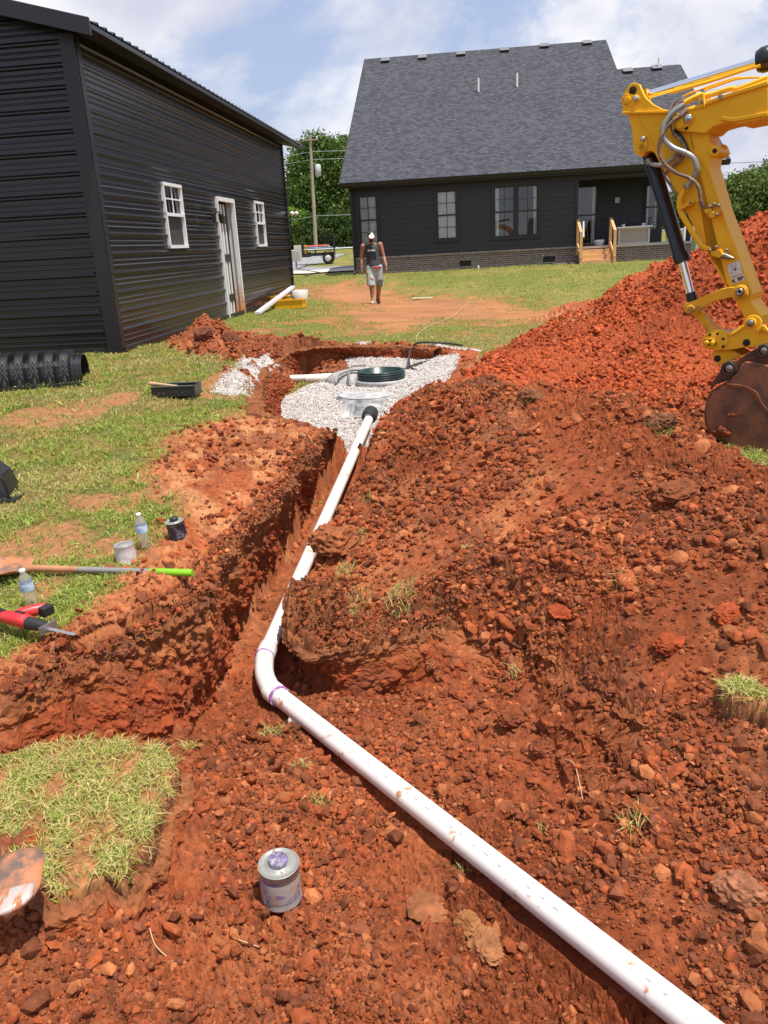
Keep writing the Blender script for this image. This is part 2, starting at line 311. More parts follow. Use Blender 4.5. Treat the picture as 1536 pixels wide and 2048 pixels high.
def base(x,y,full=True):
    """large form; returns z and region masks"""
    wx=x+.032*fbm(x,y,2.4,5,31); wy=y+.032*fbm(x,y,2.4,5,57)
    o=fO(x,y); far=.56+.9*sst(52,74,y); k=sst(24,34,np.sqrt(x*x+(y-12)**2)); 
    o=o*(1-k)+far*k
    o=o+lumps(x,y,LUMP)
    z=o.copy(); wall=np.zeros_like(x)
    near=(np.abs(x)<4.5)&(y>-4)&(y<12)
    dr=np.full(x.shape,9.);df=np.full(x.shape,9.); pr=np.full(x.shape,9.); pf=np.full(x.shape,9.)
    X=wx[near];Y=wy[near]
    dr[near]=pdist(X,Y,RIM); df[near]=pdist(X,Y,FLR); pr[near]=pdist(X,Y,PRIM); pf[near]=pdist(X,Y,PFLR)
    g=fG(x,y); p=fP(x,y)
    t1=np.where(dr<0,np.where(df<0,1,(-dr)/(-dr+np.maximum(df,0)+1e-6)),0)
    t2=np.where(pr<0,np.where(pf<0,1,(-pr)/(-pr+np.maximum(pf,0)+1e-6)),0)
    s1=t1+.0; s1=np.where(x<-.1-.12*(y-3.2),s1*s1*(3-2*s1)*.75+s1*.25,s1*s1*(3-2*s1)*.4+s1*.6)
    z1=o+(g-o)*s1; z2=o+(p-o)*(t2*t2*(3-2*t2)*.4+t2*.6)
    z=np.where((dr<0)|(pr<0),np.minimum(z1,z2),o)
    return z,o,t1,t2,dr,df,pr,pf,wx,wy
PIPE1=[A([*atz(740,838,-.02)]),A([*atz(724,858,-.06)]),atz(620,1062,-.36),atz(598,1112,-.41),atz(530,1335,-.5)]
PIPE2=[atz(532,1352,-.5),atz(560,1395,-.5),atz(960,1722,-.46),atz(1390,2048,-.40),atz(1700,2290,-.38)]
def segd(x,y,P):
    best=np.full(x.shape,1e9); zz=np.zeros_like(x)
    for a,b in zip(P[:-1],P[1:]):
        ex,ey=b[0]-a[0],b[1]-a[1]; t=np.clip(((x-a[0])*ex+(y-a[1])*ey)/(ex*ex+ey*ey),0,1); q=np.hypot(x-a[0]-ex*t,y-a[1]-ey*t)
        m=q<best; best=np.where(m,q,best); zz=np.where(m,a[2]+(b[2]-a[2])*t,zz)
    return best,zz
PR=.043
SODC=atz(185,1640,-.16)
def surf(x,y,detail=True):
    z,o,t1,t2,dr,df,pr,pf,wx,wy=base(x,y)
    r=np.hypot(x,y); near=sst(14,10,r)
    # masks -------------------------------------------------
    e=fbm(x,y,3.3,4,71)*.12
    nr=(r<16)
    def msk(P,soft=.06,amp=1.):
        m=np.zeros_like(x); m[nr]=sst(soft,-soft,pdist(x[nr]+e[nr]*.6*amp,y[nr]+e[nr]*amp,P)); return m
    grav=np.maximum(np.zeros_like(x),0); grav[nr]=sst(.03,-.03,pdist(wx[nr],wy[nr]+e[nr]*.3,GRAV))
    g2=msk(GRAV2,.12,1.2)*(fbm(x,y,2.2,3,90)>-.12)
    grav=np.maximum(np.where((t2>.001)&(t2<.93),0,grav),g2)
    heap=msk(HEAP,.05)
    bank=msk(BANK,.22,1.6); spoil=msk(SPOIL,.15,2.2)
    worn=np.zeros_like(x); wr=(r<30); worn[wr]=sst(1.1,-.6,pdist(x[wr]+e[wr]*7,y[wr]+e[wr]*12,WORN1)+1.3*fbm(x[wr],y[wr],1.3,4,131))
    cut=np.maximum((dr<.015),(pr<.015)&(pf>0))*1.0
    soil=np.maximum.reduce([heap,bank*.9,spoil,cut,grav,worn*.62,sst(.24,.09,np.abs(dr)+e*.8)])
    patch=sst(.22,.5,fbm(x,y,.9,4,123)+.25*fbm(x,y,3.1,3,9))*(r<15)*.8
    for cx,cy,rd in [(*atz(90,835,.25)[:2],.45),(*atz(160,830,.22)[:2],.3),(*atz(60,1090,.03)[:2],.35),(*atz(110,1090,.03)[:2],.25),(*atz(240,800,.27)[:2],.25),(*atz(210,1100,.03)[:2],.18),(*atz(90,1190,0)[:2],.13)]:
        q=np.hypot(x-cx,(y-cy)*.8)/rd; patch=np.maximum(patch,sst(1.1,.5,q+e*2.5)*.85)
    grass=np.clip(1-np.maximum(soil,patch),0,1)
    grass=np.where((r<30)&(soil<.6),grass,np.where(r<30,0,1-worn))
    # concrete / asphalt far behind are separate sheets
    if detail:
        rough=np.clip(np.maximum.reduce([heap,spoil,bank*.55,cut*.7,(dr<0)*.6]),0,1)*(1-grav)
        fore=((dr<0)&(df<.2)&(y<3.3))*1.
        floorf=((t1>.9)&(y>2.4))*1.
        rough=np.where(floorf>0,.35,np.maximum(rough,fore*.75))
        patchy=sst(-.25,.35,fbm(x,y,1.3,3,207)); patchy2=sst(-.3,.4,fbm(x,y,2.1,3,215))
        h=np.zeros_like(x); idv=np.zeros_like(x); m=(r<15)&(rough>.02)
        X=x[m]+.02*fbm(x[m],y[m],9,3,61); Y=y[m]+.02*fbm(x[m],y[m],9,3,62); hh=np.zeros(m.sum()); iv=np.zeros(m.sum()); pa=patchy[m]; pb=patchy2[m]
        for sc,s,am,de in ((3.3,300,.13,.35),(8,310,.085,.5),(17,320,.055,.6),(36,330,.034,.8),(75,340,.019,.85)):
            c,i=clods(X,Y,sc,s,de); w=(.45+.55*pa) if sc<20 else (.7+.3*pb)
            hh+=c*am*w*(1.25 if sc>8 else 1); 
            if sc>5: iv=np.where(c>.15,iv*.5+i*.5,iv)
        hh+=.035*fbm(X,Y,4,5,81)+.012*fbm(X,Y,23,3,83)
        h[m]=hh*rough[m]; idv[m]=iv
        calm=np.ones_like(x)
        cw=((t1>.02)&(t1<.93)&(dr<0)&(y>2.2)&(df>.02)&(x<.6)|((t2>.05)&(t2<.95))); calm=np.where(cw,.25,1.); idv=np.where(cw,.5,idv)
        z=z+h*calm
        fl=fbm(x,y,1.1,3,400)*.03+.008*fbm(x,y,11,4,401)*near+.006*np.maximum(0,fbm(x,y,45,2,402))*near
        z=z+fl*(1-rough)*(r<40)
        gm=grav>.3
        if gm.any():
            c,i=clods(x[gm],y[gm],38,500,.97); c2,i2=clods(x[gm]+.5,y[gm],27,510,.8)
            hg=np.maximum(c/38,c2/27); z[gm]+=hg*.8; idv[gm]=np.where(c/38>c2/27,i,i2)
        # soft ledges in cut walls
        cw=((t1>.02)&(t1<.93)&(dr<0)&(y>2.2)|((t2>.05)&(t2<.95)))
        z=np.where(cw,z+.02*pn(x*6+z*3,y*6+z*14,77)+.018*np.sin(z*46+4*fbm(x,y,3,3,78))*.5,z)
        # shallow trough under the pipes
        for P in (PIPE1,PIPE2):
            q=(np.abs(x)<3)&(y<9)&(y>0); d,zz=segd(x[q],y[q],P)
            side=((x[q]-P[0][0])*(P[-1][1]-P[0][1])-(y[q]-P[0][1])*(P[-1][0]-P[0][0])); lim=zz-.05+np.maximum(0,d-.055)*np.where(side*np.sign(P[-1][0]-P[0][0])*1>0,1.9,.5)
            zq=z[q]; lo=zz-.1; 
            zq=np.minimum(zq,lim+.012*pn(x[q]*9,y[q]*9,5)) if P is PIPE2 else np.where(d<.05,np.minimum(zq,zz-.03),zq); zq=np.where(d<.1,np.maximum(zq,zz-.13),zq)
            z[q]=zq
    else: idv=np.zeros_like(x); rough=soil
    return z,grass,grav,heap,bank,spoil,worn,t1,t2,dr,df,pr,idv,o
def wallshift(x,y,z,t1,t2,dr):
    w=np.where((t1>.03)&(t1<.97)&(dr<0)&(y>2.0),1.,0)+np.where((t2>.04)&(t2<.96),1.,0); w=np.clip(w,0,1)
    a=.035*pn(x*5+z*2,z*9+y*5,701)+.02*pn((x+y)*13,z*24,703)+.010*pn((x-y)*34,z*55,705)
    b=.035*pn(x*5-z*2,z*9-y*5,711)+.02*pn((x-y)*13,z*24,713)+.010*pn((x+y)*34,z*55,715)
    # hollow under the block that overhangs the trench
    xc=(x+99)/.36; fr=np.exp(-xc**4)*((y>3.3)&(y<4.6)&(x>-.6)&(x<.7)); tt=np.clip(t1,0,1); ins=(dr<0)
    dep=np.where(ins,np.interp(tt,[0,.18,.55,.85,1],[-.10,-.13,.05,.10,0]),-.10*np.exp(-np.clip(dr,0,9)/.22)); dep=np.where(tt>.995,0,dep)
    return x+a*w,y+b*w+dep*fr
# polar level-of-detail sheet
def radii():
    r=[.22]
    while r[-1]<900:
        a=r[-1]
        k=.03 if a<.8 else (.0075 if a<1.15 else (.0023 if a<6.2 else (.0019 if a<11 else (.008 if a<30 else .03))))
        r.append(a*(1+k))
    return A(r)
RR=radii()
tf=np.arange(-.545,.546,.00145); step=[.002]
while sum(step)+.545<math.pi: step.append(step[-1]*1.13)
ex=.545+np.cumsum(step); ex=ex[ex<math.pi-.01]
TH=np.r_[-ex[::-1],tf,ex]
nR,nT=len(RR),len(TH)
TT,RRR=np.meshgrid(TH,RR); VX=(RRR*np.sin(TT)).ravel(); VY=(RRR*np.cos(TT)).ravel()
print('terrain verts',nR*nT)
out_=surf(VX,VY); VZ,GRS,GRV,HP,BK,SP,WN,T1,T2,DR,DF,PRD,IDV,OZ=out_
MX,MY=wallshift(VX,VY,VZ,T1,T2,DR)
idx=np.arange(nR*nT).reshape(nR,nT)
j2=np.r_[np.arange(1,nT),0]
Q=np.stack([idx[:-1,:],idx[:-1,:][:,j2],idx[1:,:][:,j2],idx[1:,:]],-1).reshape(-1,4)[:,::-1]
def HZ(x,y):
    """terrain height at points (bilinear in the polar sheet)"""
    x=np.atleast_1d(A(x,float)); y=np.atleast_1d(A(y,float)); r=np.hypot(x,y); t=np.arctan2(x,y)
    i=np.clip(np.searchsorted(RR,r)-1,0,nR-2); j=np.clip(np.searchsorted(TH,t)-1,0,nT-2)
    u=np.clip((r-RR[i])/(RR[i+1]-RR[i]),0,1); v=np.clip((t-TH[j])/(TH[j+1]-TH[j]),0,1); G=VZ.reshape(nR,nT)
    return (G[i,j]*(1-v)+G[i,j+1]*v)*(1-u)+(G[i+1,j]*(1-v)+G[i+1,j+1]*v)*u
def HA(a,x,y):
    r=np.hypot(x,y); t=np.arctan2(x,y); i=np.clip(np.searchsorted(RR,r)-1,0,nR-2); j=np.clip(np.searchsorted(TH,t)-1,0,nT-2)
    return a.reshape(nR,nT)[i,j]
def hit(px,py,t0=.9,t1=200):
    v=ray(px,py); t=t0*np.exp(np.linspace(0,math.log(t1/t0),5000)); P=CAM+t[:,None]*v
    b=np.nonzero(P[:,2]<HZ(P[:,0],P[:,1]))[0]
    return P[b[0]] if len(b) else P[-1]
def HG(p): return float(HZ(p[0],p[1])[0])
# split into ground pieces by face
fc=lambda a: a[Q].mean(1)
fgrav=fc(GRV)>.5
fheap=(fc(HP)>.5)&~fgrav
ftr=(((fc(DR)<0)|(fc(PRD)<0)))&~fgrav&~fheap
fspo=(fc(SP)>.55)&~fgrav&~fheap&~ftr
def ground_mat():
    m=bpy.data.materials.new('red_clay_ground'); m.use_nodes=True; t=m.node_tree; b=t.nodes['Principled BSDF']
    b.inputs['Roughness'].default_value=.92; b.inputs['Specular IOR Level'].default_value=.18
    c=N(t,'ShaderNodeAttribute'); c.attribute_name='tint'; tcn=N(t,'ShaderNodeTexCoord')
    n=N(t,'ShaderNodeTexNoise'); n.inputs['Scale'].default_value=26; n.inputs['Detail'].default_value=9; n.inputs['Roughness'].default_value=.68; L(t,tcn.outputs['Object'],n.inputs['Vector'])
    r=N(t,'ShaderNodeMapRange'); r.inputs['From Min'].default_value=.3; r.inputs['From Max'].default_value=.7; r.inputs['To Min'].default_value=.6; r.inputs['To Max'].default_value=1.38; L(t,n.outputs['Fac'],r.inputs[0])
    v=N(t,'ShaderNodeVectorMath',operation='SCALE'); L(t,c.outputs['Color'],v.inputs[0]); L(t,r.outputs[0],v.inputs['Scale']); L(t,v.outputs[0],b.inputs['Base Color'])
    n3=N(t,'ShaderNodeTexNoise'); n3.inputs['Scale'].default_value=130; n3.inputs['Detail'].default_value=8; n3.inputs['Roughness'].default_value=.7; L(t,tcn.outputs['Object'],n3.inputs['Vector'])
    bp=N(t,'ShaderNodeBump'); bp.inputs['Strength'].default_value=.55; bp.inputs['Distance'].default_value=.012; L(t,n3.outputs['Fac'],bp.inputs['Height']); L(t,bp.outputs[0],b.inputs['Normal'])
    return m
GM=ground_mat()
def mixc(a,b,t): return a+(b-a)*np.clip(t,0,1)[:,None]
def tint(x,y,z):
    RED=A([.31,.078,.027]); ORG=A([.42,.145,.055]); BRN=A([.185,.068,.034]); DRK=A([.23,.054,.019])
    x0_,y0_=x,y; x=x+z*1.7; y=y-z*1.3
    n=fbm(x,y,.8,4,601); n2=fbm(x,y,4,4,607); n3=fbm(x,y,16,3,613)
    c=mixc(np.tile(RED,(len(x),1)),np.tile(ORG,(len(x),1)),sst(-.15,.55,n+.5*n2))
    c=mixc(c,np.tile(BRN,(len(x),1)),sst(.05,.5,fbm(x,y,1.1,4,621)+.4*n3)*.75)
    # far heap is the raw red clay
    fh=sst(6.6,8,y0_)*HP; c=mixc(c,np.tile(A([.41,.085,.028]),(len(x),1)),fh*.8)
    # trench walls / floor: fresh dark red below, brown topsoil at the rim
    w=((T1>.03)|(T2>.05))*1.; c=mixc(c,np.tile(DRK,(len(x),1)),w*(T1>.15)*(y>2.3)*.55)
    c=mixc(c,np.tile(A([.31,.10,.038]),(len(x),1)),sst(.35,.02,T1)*(T1>0)*.7)
    # trampled dry orange on the bank and the worn yard
    dry=np.clip(np.maximum(BK*sst(.2,-.3,n2)*sst(2.5,4.5,y),WN),0,1); c=mixc(c,np.tile(A([.52,.235,.10]),(len(x),1)),dry*.8)
    c=mixc(c,np.tile(BRN,(len(x),1)),SP*.55)
    c=c*(1+.30*fbm(x0_,y0_,.9,3,640)-.10*HP*sst(7.5,6.2,y0_))[:,None]  # broad noise darkens the soil in patches, for damp and painted shadow
    # lawn soil
    gr=mixc(np.tile(A([.27,.17,.06]),(len(x),1)),np.tile(A([.15,.15,.04]),(len(x),1)),sst(-.3,.5,n2+.5*n3))
    r=np.hypot(x,y); farg=mixc(np.tile(A([.20,.21,.045]),(len(x),1)),np.tile(A([.30,.25,.07]),(len(x),1)),sst(-.3,.5,fbm(x,y,.5,4,655)+.3*n2))
    gr=mixc(gr,farg,sst(9,14,r)); pale=A([.42,.19,.085])
    lawn=(1-sst(.32,.14,np.abs(DR)))*(1-np.clip(np.maximum.reduce([HP,BK,SP,(T1>.01)*1.,(T2>.01)*1.,GRV,WN*.85]),0,1))
    g2=mixc(np.tile(pale,(len(x),1)),gr,sst(.1,.8,GRS)); c=mixc(c,g2,lawn)
    c*= (0.72+.5*IDV)[:,None]
    g=mixc(np.tile(A([.38,.33,.29]),(len(x),1)),np.tile(A([.56,.50,.46]),(len(x),1)),IDV); g=mixc(g,np.tile(A([.33,.26,.23]),(len(x),1)),sst(.88,.95,IDV)); 
    c=np.where((GRV>.5)[:,None],g,c)
    return np.clip(c,0.002,1)
TINT=tint(VX,VY,VZ)
def piece(name,sel,label,cat,kind,smooth=True):
    q=Q[sel]; used,inv=np.unique(q,return_inverse=True)
    V=np.c_[MX,MY,VZ][used]; o=bulk(name,V,inv.reshape(-1,4),GM,smooth,{'tint':TINT[used]})
    return tag(o,label,cat,None,kind)
piece('ground',~(fgrav|fheap|ftr|fspo),'patchy mown lawn with worn bare orange spots','lawn','structure')
piece('trench',ftr,'open trench dug in red clay with crumbly cut walls','trench','structure')
piece('dirt_mound',fheap,'heaped red clay dug out beside the trench','dirt mound','structure',False)
if fspo.any(): piece('spoil_bank',fspo,'brown clods thrown along the far edge of the pit','soil','structure')
piece('gravel_bed',fgrav,'pale crushed gravel filling the tank pit','gravel','stuff')
# ------------------------------------------------------------------ loose clods, gravel, grass blades
def scatter_clods(name,X,Y,S,m,sub,label,cat,kind,cols,flat=(.55,.9),sink=.25,seed=0,Zs=None):
    g=np.random.default_rng(seed); Z=HZ(X,Y) if Zs is None else Zs; n=len(X); VA=[];FA=[];CA=[]; proto=[ico(k+seed,sub) for k in range(14)]; off=0
    which=g.integers(0,14,n)
    for k in range(14):
        q=np.nonzero(which==k)[0]
        if not len(q): continue
        v,f=proto[k]; a=g.uniform(0,6.28,len(q)); tl=g.normal(0,.35,(len(q),2)); sc=np.stack([S[q]*g.uniform(.8,1.25,len(q)),S[q]*g.uniform(.65,1.,len(q)),S[q]*g.uniform(*flat,len(q))],1)
        P=v[None]*sc[:,None,:]
        x,y,z=P[...,0],P[...,1],P[...,2]
        z2=z+x*tl[:,:1]+y*tl[:,1:]; c,s_=np.cos(a)[:,None],np.sin(a)[:,None]
        P=np.stack([x*c-y*s_+X[q][:,None],x*s_+y*c+Y[q][:,None],z2+(Z[q]+S[q]*(.5-sink))[:,None]],-1)
        nv=len(v); VA.append(P.reshape(-1,3)); FA.append((f[None]+(off+np.arange(len(q))*nv)[:,None,None]).reshape(-1,3)); off+=len(q)*nv
        cc=cols(X[q],Y[q],g); CA.append(np.repeat(cc,nv,0))
    o=bulk(name,np.vstack(VA),np.vstack(FA),m,False,{'tint':np.vstack(CA)}); return tag(o,label,cat,None,kind)
def polar_samples(n,rmin,rmax,a0=-.56,a1=.56,pw=0.,seed=1):
    g=np.random.default_rng(seed); u=g.uniform(0,1,n); r=np.exp(np.log(rmin)+u*np.log(rmax/rmin)); t=g.uniform(a0,a1,n); return r*np.sin(t),r*np.cos(t),r,g
X,Y,R_,g=polar_samples(310000,.95,12.5,-.64,.68,seed=5)
hp=HA(HP,X,Y); sp=HA(SP,X,Y); gv=HA(GRV,X,Y); t1=HA(T1,X,Y); drr=HA(DR,X,Y); bk=HA(BK,X,Y)
w=np.maximum.reduce([hp,sp*1.2,((t1>.9)&(Y<3.2))*.7,((t1>.9)&(Y>=3.2))*.12,bk*.22,bk*sst(.3,.05,drr)*.45])
w*=sst(-.35,.3,fbm(X,Y,1.3,3,207))*.9+.12
keep=(g.uniform(0,1,len(X))<w)&(gv<.3)&~((t1>.08)&(t1<.9)&(Y>3.3))
for P in (PIPE1,PIPE2):
    d,_=segd(X,Y,P); keep&=(d>.085)
keep&=(((X-SODC[0])/.34)**2+((Y-SODC[1])/.26)**2)>1
X,Y,R_=X[keep],Y[keep],R_[keep]
S=(.0036*np.exp(g.normal(0,.66,len(X))))*(1+.42*(R_-1.3)); S=np.clip(S,.003,.036)
big=g.uniform(0,1,len(X))<.0035; S=np.where(big,np.clip(S*2.8,.018,.06),S)
def soilcol(x,y,g):
    n=len(x); t=g.uniform(0,1,n); B=A([.205,.063,.028]); C=A([.31,.078,.027]); D=A([.40,.135,.052])
    far=(y>6.6)&(HA(HP,x,y)>.5)
    c=np.where((t<.35)[:,None],B,np.where((t<.86)[:,None],C,D)); c=np.where(far[:,None],A([.40,.086,.029])*(.6+.7*t)[:,None],c)
    lt=(g.uniform(0,1,n)<-.1); c=np.where(lt[:,None],A([.6,.42,.32]),c)
    return c*g.uniform(.72,1.2,(n,1))*(1+.30*fbm(x,y,.9,3,640))[:,None]  # same broad damp and painted shadow patches as the ground
print('clods',len(X))
scatter_clods('soil_clods',X[~big],Y[~big],S[~big],GM,0,'loose crumbs of red soil strewn over the heaps','soil','stuff',soilcol,seed=3)
scatter_clods('soil_lumps',X[big],Y[big],S[big],GM,1,'fist sized lumps of red clay lying on the heaps','soil','stuff',soilcol,seed=4)
# gravel stones
X,Y,R_,g=polar_samples(150000,5.9,12,-.30,.20,seed=8); gv=HA(GRV,X,Y); k=(gv>.35)|((HA(DR,X,Y)>0)&(gv>.05)); X,Y,R_=X[k],Y[k],R_[k]
S=np.clip(.0085*np.exp(g.normal(0,.3,len(X))),.005,.018)
def gcol(x,y,g):
    n=len(x); t=g.uniform(0,1,(n,1)); c=A([.44,.40,.365])*(1-t)+A([.62,.575,.54])*t; b=g.uniform(0,1,(n,1))<.02; return np.where(b,A([.34,.2,.14]),c)
print('gravel',len(X))
o=scatter_clods('gravel_stones',X,Y,S,GM,0,'pale crushed stones on top of the pit gravel','gravel','stuff',gcol,seed=6)
# grass blades -------------------------------------------------------
def blade_mat():
    m=bpy.data.materials.new('grass_blades'); m.use_nodes=True; t=m.node_tree; b=t.nodes['Principled BSDF']; b.inputs['Roughness'].default_value=.55; b.inputs['Specular IOR Level'].default_value=.25
    c=N(t,'ShaderNodeAttribute'); c.attribute_name='tint'; L(t,c.outputs['Color'],b.inputs['Base Color'])
    tr=N(t,'ShaderNodeBsdfTranslucent'); L(t,c.outputs['Color'],tr.inputs[0]); ms=N(t,'ShaderNodeMixShader'); ms.inputs[0].default_value=.3
    L(t,b.outputs[0],ms.inputs[1]); L(t,tr.outputs[0],ms.inputs[2]); L(t,ms.outputs[0],t.nodes['Material Output'].inputs[0]); return m
BM=blade_mat()
def blades(X,Y,Z,H,Wd,g,lean=.9,dry=.3,col=None):
    n=len(X); a=g.uniform(0,6.283,n); dx,dy=np.cos(a),np.sin(a); ln=np.abs(g.normal(lean,.45,n)); 
    b=g.uniform(0,6.283,n); px,py=np.cos(b)*Wd*.5,np.sin(b)*Wd*.5
    base=np.stack([X,Y,Z-.004],1); side=np.stack([px,py,0*px],1)
    hm=H*.55; lm=ln*H*.3; he=H*np.clip(1.0-.35*ln,.25,1); le=ln*H*.95
    mid=base+np.stack([dx*lm,dy*lm,hm],1); tip=base+np.stack([dx*le,dy*le,he],1)
    V=np.stack([base-side,base+side,mid+side*.8,mid-side*.8,tip],1).reshape(-1,3); o=np.arange(n)*5
    T=np.concatenate([np.stack([o,o+1,o+2],1),np.stack([o,o+2,o+3],1),np.stack([o+3,o+2,o+4],1)])
    t=g.uniform(0,1,(n,1)); G1=A([.21,.31,.05]);G2=A([.42,.48,.09]);D1=A([.60,.50,.20])
    c=G1*(1-t)+G2*t; dr=(g.uniform(0,1,n)<(dry if np.isscalar(dry) else dry)); c=np.where(dr[:,None],D1*(.7+.5*t),c)
    if col is not None: c=col(c,t)
    return V,T,np.repeat(c,5,0)
def blade_obj(name,sets,label,cat,kind='stuff',parent=None,loc=None):
    VV=[];TT_=[];CC=[];off=0
    for V,T,C in sets: VV.append(V);TT_.append(T+off);CC.append(C);off+=len(V)
    V=np.vstack(VV)
    if loc is not None: V=V-A(loc)
    o=bulk(name,V,np.vstack(TT_),BM,False,{'tint':np.vstack(CC)})
    if parent is not None: o.parent=parent
    elif loc is not None: o.location=Vector([float(q) for q in loc])
    return tag(o,label,cat,None,kind)
sets=[]
def lawnset(n,r0_,r1_,a0,a1,h,wd,seed,tuft=7,spread=.03):
    X,Y,R_,g=polar_samples(n//tuft,r0_,r1_,a0,a1,seed=seed)
    nz=fbm(X,Y,3.0,3,811); gm=HA(GRS,X,Y); k=g.uniform(0,1,len(X))<np.clip(gm*(.55+.9*nz)+.18*(gm>.12)+.25*(gm>.8),0,1); X,Y,R_,nz=X[k],Y[k],R_[k],nz[k]
    tu=np.repeat(np.arange(len(X)),tuft); sp_=spread*(.6+R_[tu]*.06)
    X=X[tu]+g.normal(0,1,len(tu))*sp_; Y=Y[tu]+g.normal(0,1,len(tu))*sp_; R2=R_[tu]
    H=h*(.55+.6*g.uniform(0,1,len(tu)))*(1+.5*nz[tu])*(1+.04*R2); Wd=wd*(.8+.12*R2)*g.uniform(.7,1.3,len(tu))
    d=sst(-.1,.5,fbm(X,Y,.9,3,830)+.3*fbm(X,Y,6,2,833))*.55+.14
    sets.append(blades(X,Y,HZ(X,Y),H,Wd,g,.95,d))
lawnset(205000,2.3,11.5,-.78,-.02,.034,.0042,21)
lawnset(9000,4.2,8,.3,.56,.045,.005,22)
lawnset(7000,2.4,10,-.56,-.02,.042,.009,27,12,.022)
lawnset(70000,9.5,31,-.2,.5,.030,.0042,23,6,.04)
# long grass along the metal building and a few wild tufts
g=np.random.default_rng(77)
blade_obj('grass',sets,'short patchy yellow green lawn grass','grass')
print('blades',sum(len(s[1])//3 for s in sets))

# ------------------------------------------------------------------ cut faces built as sheets of their own
def resamp(P,n):
    P=A(P); d=np.r_[0,np.cumsum(np.linalg.norm(np.diff(P[:,:2],axis=0),axis=1))]; t=np.linspace(0,d[-1],n); return np.stack([np.interp(t,d,P[:,k]) for k in range(3)],1),d[-1]
def wallstrip(name,rim,flo,prof,seed,label,ns_per=.006,nt=110,bulge=.06,side=1,flat=False,amp=1.,parent=None):
    L_=max(resamp(rim,5)[1],.3); ns=int(L_/ns_per); R_,_=resamp(rim,ns); Fl,_=resamp(flo,ns)
    H=Fl-R_; H[:,2]=0; nn=H/np.maximum(np.linalg.norm(H,axis=1),1e-6)[:,None]
    tg=np.gradient(R_[:,:2],axis=0); k=40; ker=np.ones(k)/k; tgs=np.stack([np.convolve(np.pad(tg[:,i],(k//2,k-1-k//2),'edge'),ker,'valid') for i in (0,1)],1); pn_=np.stack([tgs[:,1],-tgs[:,0]],1)*side; pn_/=np.linalg.norm(pn_,axis=1)[:,None]; nn=np.c_[pn_,np.zeros(ns)]
    s=np.arange(ns)*ns_per; T=np.linspace(0,1,nt); S,TT2=np.meshgrid(s,T,indexing='ij'); po,pz=prof(S,TT2)
    po=np.asarray(po)+0*S; pz=np.asarray(pz)+0*S; z0=HZ(R_[:,0],R_[:,1]); z0=np.maximum(R_[:,2],0*z0+R_[:,2]); zt=R_[:,2][:,None]; zb=Fl[:,2][:,None]-.03
    zz=zt+(zb-zt)*np.clip(pz,0,1); pzc=np.clip(pz,0,1)[...,None]
    base_=R_[:,None,:]*(1-pzc)+Fl[:,None,:]*pzc; V=base_+nn[:,None,:]*po[...,None]; V[...,2]=zz
    back=np.where(pz<0,-pz,0)   # rows that lie back on the turf
    V=V-nn[:,None,:]*back[...,None]
    hz=HZ(V[...,0].ravel(),V[...,1].ravel()).reshape(S.shape); 
    top=sst(.0,.12,np.clip(pz,0,1)); 
    a=S+seed; dv=np.linalg.norm(np.diff(V,axis=1),axis=2); b=-np.c_[np.zeros(ns),np.cumsum(dv,1)]; b=b-b[:,(pz[0]<0).sum()][:,None]
    n1_=bulge*fbm(a,b,2.6,4,seed)+bulge*.55*fbm(a,b,8,4,seed+2)+.014*fbm(a,b,30,3,seed+4)
    c1,i1=clods(a+.03*fbm(a,b,9,2,5),b,14,seed+6,.45); c2,i2=clods(a,b,34,seed+8,.6); c3,i3=clods(a,b,80,seed+10,.75)
    dis=n1_+amp*(.034*c1+.018*c2+.009*c3); dis=dis*(.3+.7*sst(0,.06,pz))*sst(-.05,.0,pz)*sst(1.0,.9,pz)
    V=V+nn[:,None,:]*dis[...,None]
    hz=HZ(V[...,0].ravel(),V[...,1].ravel()).reshape(S.shape); wx,wy=V[...,0],V[...,1]
    if flat: 
        k1,_=clods(wx,wy,17,seed+40,.6); k2,_=clods(wx,wy,40,seed+44,.8); k3,_=clods(wx,wy,80,seed+48,.8); bmp=.07*k1+.04*k2+.02*k3+.02*fbm(wx,wy,8,3,7)
        zt_=np.maximum(hz-.02,zt+0*hz)+bmp; V[...,2]=np.where(pz<0,zt_*sst(1.0,.8,back/.30)+(hz-.03)*sst(.8,1.0,back/.30),V[...,2])
    else:
        k2,_=clods(wx,wy,30,seed+44,.8); k3,_=clods(wx,wy,75,seed+48,.8); lipw=sst(.12,.03,pz)*sst(-.005,.004,pz)
        V[...,2]=np.where(pz<0,hz-.012,V[...,2]+amp*lipw*(.035*k2+.02*k3+.02*fbm(wx,wy,9,3,7)))
    soil_nz=fbm(a,b,3,4,seed+20); u=np.clip(pz,0,1)  # noise roughens the change from orange topsoil to red clay
    c=mixc((A([.36,.125,.045])*np.ones(S.shape+(1,))).reshape(-1,3),(A([.30,.066,.022])*np.ones(S.shape+(1,))).reshape(-1,3),sst(.05,.5,u+.35*soil_nz).ravel())
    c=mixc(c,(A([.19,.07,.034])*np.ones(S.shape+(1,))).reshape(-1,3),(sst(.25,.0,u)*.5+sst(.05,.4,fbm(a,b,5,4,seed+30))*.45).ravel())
    if flat: c=np.where((pz.ravel()<.02)[:,None],mixc(np.tile(A([.33,.125,.05]),(S.size,1)),np.tile(A([.22,.075,.033]),(S.size,1)),sst(-.3,.4,fbm(wx,wy,9,4,9)).ravel()),c)
    c*=(.78+.4*(i1*.5+i2*.5)).ravel()[:,None]
    idx=np.arange(ns*nt).reshape(ns,nt); q=np.stack([idx[:-1,:-1],idx[1:,:-1],idx[1:,1:],idx[:-1,1:]],-1).reshape(-1,4)
    if parent is not None: o=bulk(name,V.reshape(-1,3)-A(parent_world(parent)),q,GM,False,{'tint':c}); o.parent=parent; return o
